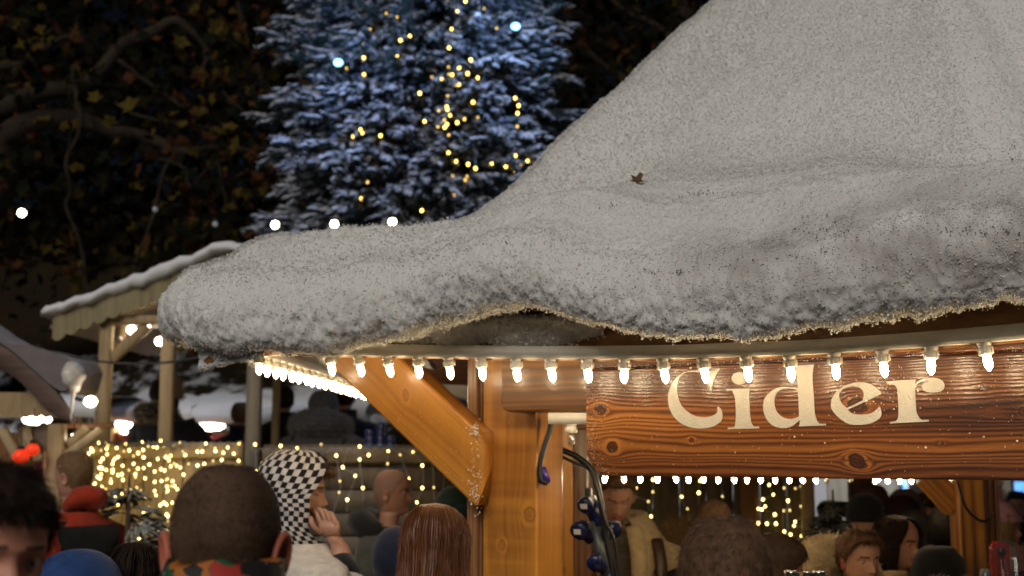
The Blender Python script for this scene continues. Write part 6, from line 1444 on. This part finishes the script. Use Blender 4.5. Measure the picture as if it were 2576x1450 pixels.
# ================================================================ lit stalls beyond the deck
YS = 12.3
def farstall(label, u0, u1, v_ridge, v_eave, v_counter, seed, Y=YS):
    a, b = at(u0, v_eave, Y), at(u1, v_eave, Y); t = thing('market_stall', label, 'market stall', ((a[0] + b[0]) / 2, Y, 0)); zr, ze, zc_ = at(u0, v_ridge, Y + .9)[2], a[2], at(u0, v_counter, Y)[2]; W_ = b[0] - a[0]; cx = (a[0] + b[0]) / 2
    n = 50; xs = np.linspace(a[0] - .1, b[0] + .1, n); rows = [np.stack([xs, 0 * xs + Y + yy, 0 * xs + z], -1) for yy, z in ((-.25, ze - .05), (-.28, ze + .0), (-.24, ze + .08), (.2, ze + .08 + (zr - ze) * .45), (.9, zr + .05), (1.9, ze + .1))]
    g = np.array(rows); g[..., 2] += .025 * fbm(g * 5, 3, seed); rf = mk('roof', box((cx, Y + .8, ze - .02), (W_, 2.1, .03)), W_OLDX, t); mk('snow', (g.reshape(-1, 3), [gridF(6, n)]), M_BSNOW, rf)
    mk('back_wall', box((cx, Y + 1.7, ze / 2), (W_, .04, ze - .06)), W_ORB, t); mk('counter', box((cx, Y - .1, zc_ / 2), (W_, .05, zc_)), W_ORB, t); mk('counter_top', box((cx, Y + .15, zc_ + .02), (W_, .6, .035)), W_PALE, t)
    for x in (a[0] + .05, b[0] - .05): mk('post', box((x, Y - .1, ze / 2), (.08, .08, ze - .06)), W_POST, t)
    return t, a, b, ze, zc_
farstall('snow roofed stall with lit white eaves and red goods behind the deck people', 285, 470, 1010, 1052, 1118, 3); farstall('snow roofed stall with a bright lamp over pink and red goods', 478, 900, 1005, 1052, 1125, 4); farstall('snow roofed stall brightly lit under its eave, behind the shadowed hut', -120, 236, 1010, 1036, 1120, 5, 11.5)
M_TUBE = emat('white_strip_lamp', (1.0, .90, .74), 18.0)
for lab, u0, u1, v, Y in [('glaring white lamp under the eave behind the shadowed hut', 55, 130, 1056, 11.3), ('white lamp under the eave left of the black coat'.replace('left of', 'beside'), 290, 332, 1068, 12.1), ('glaring white lamp above the pink goods', 496, 566, 1072, 12.1)]:
    a, b = at(u0, v, Y), at(u1, v, Y); t = thing('eave_lamp', lab, 'lamp', (a + b) / 2); mk('lamp_tube', (lambda g: g)(ball((a + b) / 2, ((b - a)[0] / 2, .06, .045), 10, 16)), M_TUBE, t); mk('bracket', box((a + b) / 2 + [0, .02, .07], ((b - a)[0] * .5, .04, .05)), M_BLK, t)
t = thing('hanging_lamp', 'small warm lamp above orange goods behind the pale post', 'lamp', at(311, 1086, 12.1)); mk('bulb', ball(at(311, 1086, 12.1), .035, 10, 12), M_GLOBE, t); mk('flex', tube([at(311, 1086, 12.1), at(311, 1060, 12.1)], .005, 5), M_BLK, t)
goods = [('orange lidded box at the lit stall behind the pale post', 288, 304, 1092, 1122, (.55, .16, .03)), ('coral red box beside the orange lidded box', 306, 334, 1096, 1122, (.55, .09, .04)), ('red packet under the glaring lamp', 508, 536, 1102, 1122, (.5, .03, .02)), ('hot pink packet next to the red packet', 538, 600, 1098, 1122, (.60, .07, .10)), ('brown wrapped loaf on the pink goods counter', 540, 585, 1086, 1099, (.28, .15, .06)), ('blue and white carton at the end of the pink goods', 486, 503, 1088, 1122, (.02, .05, .18))]
for lab, u0, u1, v0, v1, c in goods:
    a, b = at(u0, v1, 12.0), at(u1, v0, 12.0); t = thing('goods_box', lab, 'box', ((a + b) / 2), 'goods on the far counters'); m_ = pmat('packaging', c, rough=.5, var=.15)
    mk('carton', box((a + b) / 2, (abs((b - a)[0]), .16, (b - a)[2]), None, .012), m_, t); mk('lid', box((a + b) / 2 + [0, 0, (b - a)[2] / 2 + .006], (abs((b - a)[0]) * 1.04, .17, .012), None, .004), pmat('packaging_lid', [min(1, x * 1.4 + .02) for x in c], rough=.5), t)
# blue tins stacked on the rail
M_TIN = pmat('dark_blue_tin', (.010, .018, .10), rough=.35, var=.1); M_TINL = pmat('pale_blue_band', (.07, .16, .32), rough=.4, var=.2)
k = 0
for ci, (u, n, v0) in enumerate([(930, 3, 1126), (957, 4, 1126), (982, 2, 1126)]):
    for j in range(n):
        c = at(u, v0 - 15.5 * j - 8, YF + .03); zc0 = at(0, 1126, YF + .03)[2] + .0385 * j * 1.02
        nm = ['first', 'middle', 'last'][ci]; pos = ['bottom', 'second', 'third', 'fourth'][j] if j < n - 1 else 'topmost'
        t = thing('blue_tin', f'{pos} dark blue tin of the {["three tin", "tallest", "shortest"][ci]} stack on the fence rail', 'tin', (c[0], YF + .03, zc0), 'blue tins stacked on the fence rail')
        mk('tin_body', lathe([(.001, .0), (.030, .001), (.031, .004), (.031, .034), (.029, .037), (.001, .0375)], 18, (c[0], YF + .03, zc0)), M_TIN, t); mk('band', lathe([(.0315, .006), (.0315, .016)], 18, (c[0], YF + .03, zc0)), M_TINL if j == 0 else M_TIN, t)
# screens and hut bits behind the stall on the far side
M_SCR = emat('blue_lit_screen', (.12, .38, 1.0), .8)
for lab, u0, u1, v0, v1, Y in [('tilted blue lit screen beyond the rear post', 2553, 2610, 1212, 1240, 11.5), ('upright blue and white poster behind the pale jacketed vendor', 2272, 2290, 1190, 1238, 11.0), ('narrow light blue panel behind the pale jacketed vendor', 2312, 2322, 1190, 1248, 11.2)]:
    a, b = at(u0, v1, Y), at(u1, v0, Y); t = thing('lit_screen', lab, 'screen', (a + b) / 2); mk('frame', box((a + b) / 2 + [0, .02, 0], ((b - a)[0] + .04, .03, (b - a)[2] + .04)), M_BLK, t); mk('panel', box((a + b) / 2, ((b - a)[0], .012, (b - a)[2])), M_SCR, t)
M_CABL = emat('cool_cabin_lamp', (.86, .93, 1.0), 160.0)
fs = thing('market_stall', 'warmly lit cabin with pale steel posts behind the pale jacketed vendor', 'market stall', at(2300, 1250, 11.6) * [1, 1, 0])
a, b = at(2080, 1180, 11.8), at(2700, 1180, 11.8)
mk('back_wall', box(((a + b) / 2)[:2].tolist() + [1.2], (b[0] - a[0], .05, 2.4)), woodbg('blond_boards', (.22, .19, .14), (.36, .32, .26), 'z'), fs); mk('roof', box(((a + b) / 2 + [0, -.6, 0])[:2].tolist() + [2.44], (b[0] - a[0], 1.6, .06)), W_OLDX, fs); c = at(2296, 1250, 10.8); mk('post', box((c[0], 10.8, 1.2), (.09, .06, 2.4)), pmat('grey_steel_post', (.16, .17, .20), metal=.3), fs); mk('counter', box((at(2350, 1300, 10.3)[0], 10.3, .62), (1.3, .5, 1.24), None, .01), W_OLDX, fs)
for k, (u, v) in enumerate([(2200, 1204), (2345, 1200), (2470, 1208)]):
    c = at(u, v - 6, 10.9); t = thing('eave_lamp', ['lamp in the far cabin near the wavy haired person', 'lamp over the pale jacketed vendor', 'lamp in the far cabin near the beige bobble hat'][k], 'lamp', c); mk('bulb', ball(c, .05, 10, 14), M_CABL, t); mk('flex', tube([c, c + [0, 0, .4]], .006, 5), M_BLK, t)
a = at(2035, 1230, 7.6); tag(mk('timber_post', box((a[0], 7.6, 1.1), (.05, .07, 2.2), None, .005), W_POST), 'slim pale timber upright beside the snowy little fir behind the stall', 'post')
a = at(2165, 1230, 9.0); tag(mk('timber_post', box((a[0], 9.0, 1.1), (.16, .1, 2.2), None, .005), W_ORB), 'broad orange brown upright behind the black beanie', 'post')
# ================================================================ the big flocked fir
M_FIR = slopemat('flocked_needles', (.020, .034, .030), (.40, .42, .50), -.2, .62, amp=.32, scale=16)  # blue of the floodlights is partly mixed into the flocking colour
M_SAP = slopemat('frosted_sapling_needles', (.022, .030, .020), (.30, .31, .30), .15, .6, amp=.3, scale=30)
M_FIRD = pmat('dark_needles', (.010, .020, .012), var=.4)
M_BARK = pmat('fir_bark', (.05, .035, .025), var=.4, scale=20, bump=.4)
def fir(name, label, base, z0, z1, ztip, r_at, nb, twigs, tw, rad, seed, needle=True, group=None, frontw=True, gaps=None, up=0.25, mat=None):
    R = np.random.default_rng(seed); t = thing(name, label, 'fir tree', base)
    bx, by, bz = base
    O, D, U, L, RR = [], [], [], [], []; stems = []
    z = z0; k = 0
    while k < nb:
        f = k / nb; zz = z0 + (z1 - z0) * f + R.uniform(-.1, .1) * (z1 - z0) / nb * 20
        az = R.uniform(0, 2 * PI) if not frontw or R.random() < .35 else R.normal(-PI / 2, .95)
        Lb = r_at(zz) * R.uniform(.72, 1.08) * (1 + .05 * R.normal()); k += 1
        if Lb <= .03: continue
        hd = np.array([math.cos(az), math.sin(az), 0]); s_ = np.linspace(0, 1, 9)
        dr = R.uniform(.18, .42)
        pts = np.array([bx, by, zz]) + hd * (s_ * Lb)[:, None] + np.array([0, 0, 1.0]) * (Lb * (up * s_ - (dr + up) * s_ ** 1.7 + .16 * s_ ** 4))[:, None]
        stems.append(tube(pts, np.linspace(rad * .5, rad * .12, 9), 5))
        sd = np.array([-hd[1], hd[0], 0])
        nt_ = int(twigs * R.uniform(.8, 1.2))
        for q in range(nt_):
            sq = .25 + .75 * (q + R.random()) / nt_; i = min(int(sq * 8), 7); fq = sq * 8 - i; p = pts[i] * (1 - fq) + pts[i + 1] * fq; td = nrm(pts[i + 1] - pts[i])
            sg = 1 if R.random() < .5 else -1
            d = nrm(td * R.uniform(.5, 1.1) + sd * sg * R.uniform(.3, 1.0) * (1.15 - .75 * sq) + np.array([0, 0, R.uniform(-.35, .18)]))
            O.append(p); D.append(d); U.append(np.array([0, 0, 1.0])); L.append(tw * R.uniform(.55, 1.25) * (1.25 - .55 * sq)); RR.append(rad * R.uniform(.6, 1.25))
    O, D, U, L, RR = map(np.array, (O, D, U, L, RR))
    mk('trunk', join(tube([(bx, by, bz), (bx, by, (bz + ztip) / 2), (bx, by, ztip)], [r_at(z0) * .07, r_at((z0 + ztip) / 2) * .07 + .004, .005], 10), *stems), M_BARK, t)
    cl = fingers(O, D, U, L, RR, ((0, .35), (.2, .9), (.4, 1.0), (.58, .7), (.75, .9), (.92, .6), (1, .12)), 6)
    V = cl[0]; V = V + rad * .9 * nrm(rng.normal(size=V.shape)) * np.clip(vn(V / rad * .8, seed), -1, 1)[:, None]
    cl = (V, cl[1])
    if needle:
        m = len(O) * 16; i = R.integers(0, len(O), m); tq = R.uniform(.05, 1.0, m); p = O[i] + D[i] * (L[i] * tq)[:, None]
        d = nrm(nrm(R.normal(size=(m, 3))) + .8 * D[i]) * (rad * R.uniform(1.1, 2.3, m))[:, None]; nd = blades(p, d * .5, d * .5, rad * .42)
        mk('crown', join(cl, nd), mat or M_FIR, t, smooth=False)
    else: mk('crown', cl, M_FIR, t)
    return t, O, D, L
YT = 13.2; tc_ = at(1065, 700, YT); zA, zB = at(0, 560, YT)[2], at(0, 0, YT)[2]
rA, rB = px(385, YT), px(318, YT)
rat = lambda z: max(.04, rA + (z - zA) * (rB - rA) / (zB - zA)) if z < zB + 1.5 else max(.04, (rA + (zB + 1.5 - zA) * (rB - rA) / (zB - zA)) * (1 - (z - zB - 1.5) / 6.0))
fir('snowy_fir_tree', 'towering snow flocked fir strung with amber lights and lit blue', (tc_[0], YT, 0), 3.9, zB + 1.1, zB + 7.4, rat, 900, 32, .36, .034, 5)
# its lights
TL = [(935,78),(843,170),(860,222),(810,235),(797,252),(846,286),(863,310),(805,336),(948,152),(998,100),(1018,235),(1072,210),(998,328),(1000,397),(705,398),(743,494),(806,433),(737,664),(740,687),(788,680),(742,755),(786,752),(797,772),(745,792),(902,788),(830,920),(801,970),(827,1058),(789,1153),(1142,1222),(1300,278),(1314,170),(1349,67),(1395,8),(1291,8),(1323,22),(1330,340),(1425,348),(1296,390),(1358,393),(1200,449),(1256,457),(1298,432),(1318,436),(1407,428),(1466,453),(1338,490),(1358,492),(1130,542),(1292,558),(1377,565),(1452,556),(1438,594),(1286,620),(1290,636),(1317,646),(1306,670),(1240,643),(1272,697),(1158,705),(1235,737),(1274,740),(1287,723),(1347,713),(1390,692),(1466,682),(1298,784),(1378,788),(1683,570),(1607,602),(1703,614),(1697,658),(1696,735),(1575,165),(1487,95),(1502,50),(1438,148),(1577,350),(1296,887),(1341,936),(1410,954),(1453,978),(1547,947),(1628,966),(1684,904),(1715,954),(1754,935),(1677,990),(1583,1034),(1475,1034),(1404,1024),(1393,1045),(1617,1045),(1320,1020),(1330,1132),(983,1362),(960,1312)]
tl_ = [((900 + x / 1.45) * .62891, y / 1.45 * .62891) for x, y in TL]
def ytree(u, v):
    r = rat(at(u, v, YT)[2]) * 1.02; dx = px(u - 1065, YT); return YT - math.sqrt(max(.05, r * r - dx * dx)) - .05
fairy('amber fairy lights strung down the towering fir', tl_, ytree, wire=M_DWIRE, drop=False, size=1.75, name='fairy_light_string', dimshare=.35, em=[emat('golden_fairy_light', (1.0, .62, .12), 9.5), emat('dim_golden_fairy_light', (1.0, .62, .14), 2.6)])
# blue floodlights hung in the branches
for lab, u, v, e, c in [('blue white floodlight glaring high in the fir', 1297, 67, 62, (.38, .58, 1.0)), ('small blue floodlight half hidden in the fir needles', 851, 158, 36, (.36, .56, 1.0))]:
    Yb = ytree(u, v) - .22; p = at(u, v, Yb); t = thing('floodlight', lab, 'floodlight', p)
    mk('lens', ball(p, (.045, .03, .036), 10, 14), emat('blue_flood_lens', (.30, .72, 1.0), 9.0 if e > 70 else 3.5), t); mk('housing', lathe([(.02, 0), (.05, .01), (.055, .05), (.03, .09), (.001, .095)], 14, p + [0, .012, 0], (0, 1, .2)), M_BLK, t)
    l = bpy.data.lights.new('floodlight_glow', 'POINT'); l.energy = e; l.color = c; l.shadow_soft_size = .05; o = bpy.data.objects.new('floodlight_glow', l); COL.objects.link(o); o.location = [float(x) for x in p + np.array([0, -.8, -.1])]; adopt(o, t)
# ================================================================ little firs by the fences
def sapling(label, u, vb, vt, Y, r, seed, ntw=9, nb=90, rd=.0075):
    b = at(u, 1400, Y); zt_ = at(u, vt, Y)[2]; z0 = .35
    rr = lambda z: max(.03, r * (1 - (z - z0) / (zt_ - z0)) ** .8)
    return fir('small_fir_tree', label, (b[0], Y, 0), z0, zt_ - .05, zt_, rr, nb, ntw, .13, rd, seed, frontw=False, up=.95, mat=M_SAP)
sapling('spindly frosted little fir in front of the glowing pale fence', 318, 1450, 1195, 6.9, .66, 21, 9, 80)
sapling('frosted little fir behind the stall beside the fence lights', 2100, 1450, 1232, 7.4, .42, 23, 10, 90, .009)
sapling('frosted little fir low down near the chrome beer fonts', 2020, 1450, 1345, 6.7, .38, 25, 10, 90, .009)
# ================================================================ plane trees in the dark
M_LIMB = pmat('mottled_plane_bark', (.014, .011, .008), col2=(.046, .033, .024), scale=5, rough=.85, bump=.3, bscale=14, spec=.1)
LV = [pmat('olive_yellow_leaf', (.062, .044, .007), var=.4, rough=.8, spec=.08), pmat('rusty_leaf', (.048, .019, .006), var=.4, rough=.8, spec=.08), pmat('dull_green_leaf', (.007, .008, .003), var=.4, rough=.8, spec=.08), pmat('brown_shadow_leaf', (.007, .005, .002), var=.4, rough=.8, spec=.08)]
def leaves(c, s, R):
    m = len(c); n = nrm(R.normal(size=(m, 3)) + [0, -.9, .25]); e1 = nrm(np.cross(n, R.normal(size=(m, 3)))); e2 = np.cross(n, e1)
    a = np.linspace(0, 2 * PI, 10, endpoint=False); r = np.where(np.arange(10) % 2 == 0, 1.0, .66); r[5] = .45
    S = np.broadcast_to(s, (m,))[:, None, None]
    V = c[:, None] + S * R.uniform(.7, 1.15, (m, 10, 1)) * ((r * np.cos(a))[None, :, None] * e1[:, None] * R.uniform(.55, 1, (m, 1, 1)) + (r * np.sin(a))[None, :, None] * e2[:, None]) + S * (.35 * r ** 2)[None, :, None] * n[:, None] * R.uniform(-1, 1, (m, 1, 1))
    V = np.concatenate([V, c[:, None]], 1); F = np.array([[i, (i + 1) % 10, 10] for i in range(10)])
    return V.reshape(-1, 3), [(F[None] + (np.arange(m) * 11)[:, None, None]).reshape(-1, 3)]
def crown(par, reg, Yr, ncl, per, size, seed, mixp, void=()):
    R = np.random.default_rng(seed); C_ = []
    while len(C_) < ncl:
        u, v, Y = R.uniform(reg[0], reg[1]), R.uniform(reg[2], reg[3]), R.uniform(*Yr)
        if any(a < u < b and c < v < d for a, b, c, d in void) and R.random() < .85: continue
        if vn(np.array([u / 120, v / 90, Y / 2.0]), 7) < -.25 and R.random() < .7: continue
        C_.append(at(u, v, Y))
    C_ = np.array(C_); k = R.integers(max(2, per // 2), per + 1, len(C_)); c = np.repeat(C_, k, 0) + R.normal(size=(k.sum(), 3)) * [.30, .25, .26]
    which = np.repeat(R.choice(4, len(C_), p=mixp), k); gs, mi = [], []
    g = leaves(c, R.uniform(.55, 1.2, len(c)) * size, R); mi = np.repeat(which, 10)
    return mk('crown', g, LV, par, smooth=False, mi=mi)
YP = 15.0
pt = thing('plane_tree', 'old plane tree with pale arching limbs and sparse autumn leaves', 'tree', at(-110, 700, YP) * [1, 1, 0])
def limb(pts, rs, Y=YP, dy=0): 
    p = np.array([at(u, v, Y) + [0, dy * math.sin(i), 0] for i, (u, v) in enumerate(pts)]); n = len(p) * 7; q = spline(p, n); r = np.interp(np.linspace(0, 1, n), np.linspace(0, 1, len(rs)), rs) * Y / FP
    V, Fs = tube(q, r, 12); return V + .012 * fbm(V * 7, 2, 3)[:, None], Fs
gb = at(-110, 700, YP)
limbs_ = [limb([(-110, 560), (-80, 400), (-40, 320), (0, 284), (52, 255), (120, 229), (208, 216), (250, 182), (281, 151), (312, 112), (375, 88), (432, 55), (468, 68), (510, 109), (530, 150)], [46, 36, 32, 30, 28, 25, 20, 20, 22, 18, 18, 14, 10, 9, 5]),
  limb([(-105, 700), (-60, 560), (0, 448), (15, 385), (42, 338), (104, 312), (172, 302), (219, 307), (276, 323), (343, 338), (416, 364), (468, 385), (546, 375), (625, 377), (690, 392)], [60, 48, 42, 40, 38, 30, 27, 22, 18, 15, 13, 10, 9, 7, 4], dy=.1),
  limb([(-110, 330), (-60, 200), (0, 172), (78, 156), (120, 120), (151, 99), (190, 90)], [24, 16, 12, 10, 9, 7, 4]),
  limb([(180, 168), (195, 250), (207, 300), (190, 350), (165, 410), (178, 480), (166, 520), (200, 600), (215, 690), (225, 760)], [5, 6, 6, 5.5, 6, 5.5, 5, 5, 4, 3], YP - .4), limb([(300, 150), (312, 161), (364, 203), (447, 260), (500, 300)], [5, 7, 7, 5, 3], YP - .2),
  limb([(276, 240), (291, 260), (364, 296), (468, 312), (560, 330)], [4, 5, 5, 4, 2]), limb([(440, 372), (432, 395), (406, 447), (385, 546), (350, 640), (330, 700)], [6, 6, 5, 5, 4, 3]), limb([(510, 109), (520, 150), (500, 180)], [6, 6, 4]), limb([(400, 400), (460, 420), (480, 470), (540, 410), (560, 470), (575, 560)], [5, 5, 4, 4, 4, 3]), limb([(78, 156), (110, 190), (150, 200)], [5, 5, 3]), limb([(560, 230), (610, 280), (660, 310)], [4, 4, 3])]
tr = tube(spline([gb * [1, 1, 0], at(-112, 900, YP), at(-110, 640, YP), at(-112, 400, YP), at(-115, 100, YP)], 24), np.interp(np.linspace(0, 1, 24), [0, .6, 1], [.42, .33, .22]), 16)
mk('trunk', join(tr, *limbs_), M_LIMB, pt)
crown(pt, (-160, 780, -60, 800), (13.6, 16.5), 340, 7, .115, 41, (.20, .18, .32, .30), ((250, 430, 380, 640), (300, 480, 90, 230), (230, 330, 560, 800)))
p2 = thing('plane_tree', 'dim brown leaved tree behind the snowy roof slope', 'tree', at(1700, 700, 21) * [1, 1, 0])
mk('trunk', join(tube(spline([at(1700, 700, 21) * [1, 1, 0], at(1690, 500, 21), at(1720, 100, 21), at(1700, -200, 21)], 20), np.linspace(.4, .15, 20), 12), limb([(1705, 330), (1600, 220), (1500, 150), (1430, 60)], [14, 10, 8, 4], 21), limb([(1715, 120), (1640, 60), (1560, 20), (1500, -60)], [12, 9, 7, 4], 21), limb([(1700, 420), (1580, 330), (1460, 280)], [12, 8, 4], 21)), M_LIMB, p2)
crown(p2, (1340, 2000, -80, 420), (19, 22.5), 260, 6, .12, 43, (.08, .14, .34, .44))
p3_ = thing('plane_tree', 'dim leafy tree directly behind the towering fir', 'tree', at(800, 700, 20) * [1, 1, 0])
mk('trunk', join(tube(spline([at(800, 700, 20) * [1, 1, 0], at(800, 500, 20), at(790, 200, 20), at(780, -100, 20)], 20), np.linspace(.4, .2, 20), 12), limb([(795, 350), (690, 250), (620, 100), (600, 0)], [14, 10, 8, 4], 20), limb([(795, 450), (660, 420), (560, 470)], [12, 8, 4], 20)), M_LIMB, p3_)
crown(p3_, (420, 1450, -80, 640), (18.5, 22), 260, 6, .12, 45, (.10, .20, .35, .35))
# ferny mass of leaves that closes the night behind
R = np.random.default_rng(3); m = 16000
c = np.array([at(u, v, Y) for u, v, Y in zip(R.uniform(-350, 2100, m), R.uniform(-150, 850, m), R.uniform(23, 30, m))])
c = c[c[:, 2] > np.array([hz_(x, y) for x, y in c[:, :2]])]
tag(mk('dark_wood', leaves(c, R.uniform(.12, .26, len(c)), R), pmat('night_foliage', (.004, .0035, .002), col2=(.010, .007, .003), scale=.8, spec=.05)), 'unlit wood closing off the bank behind the trees', kind='stuff')
# ================================================================ camera, sky, light
cam = bpy.data.cameras.new('camera'); co = bpy.data.objects.new('camera', cam); COL.objects.link(co)
co.location = (0, 0, CZ); co.rotation_euler = (PI / 2 + TH, 0, 0)
cam.sensor_width = 36; cam.lens = 36 * FP / 2576; cam.clip_start = .05; cam.clip_end = 500
cam.dof.use_dof = True; cam.dof.focus_distance = 3.25; cam.dof.aperture_fstop = cam.lens / 13.5
sc.camera = co
w = bpy.data.worlds.new('World'); sc.world = w; w.use_nodes = True
nt = w.node_tree; bg = nt.nodes['Background']
sky = nt.nodes.new('ShaderNodeTexSky'); sky.sky_type = 'NISHITA'; sky.sun_disc = False
SUN_EL, SUN_AZ = math.radians(34), math.radians(200)      # where the light comes from: behind the camera and to one side
sky.sun_elevation = SUN_EL; sky.sun_rotation = SUN_AZ
nt.links.new(sky.outputs[0], bg.inputs[0]); bg.inputs[1].default_value = .0012
sl_ = bpy.data.lights.new('night_lamp_light', 'SUN'); so = bpy.data.objects.new('night_lamp_light', sl_); COL.objects.link(so)
dirv = Vector((math.sin(SUN_AZ) * math.cos(SUN_EL), math.cos(SUN_AZ) * math.cos(SUN_EL), math.sin(SUN_EL)))
so.rotation_euler = dirv.to_track_quat('Z', 'Y').to_euler(); so.location = (0, -5, 12)
sl_.energy = 1.6; sl_.angle = math.radians(30); sl_.color = (1.0, .93, .84)
sc.view_settings.view_transform = 'Standard'; sc.view_settings.look = 'None'; sc.view_settings.exposure = 0; sc.view_settings.gamma = 1
sc.cycles.use_denoising = True
sc.cycles.max_bounces = 6; sc.cycles.diffuse_bounces = 3; sc.cycles.glossy_bounces = 3; sc.cycles.transparent_max_bounces = 12
sc.cycles.sample_clamp_indirect = 6
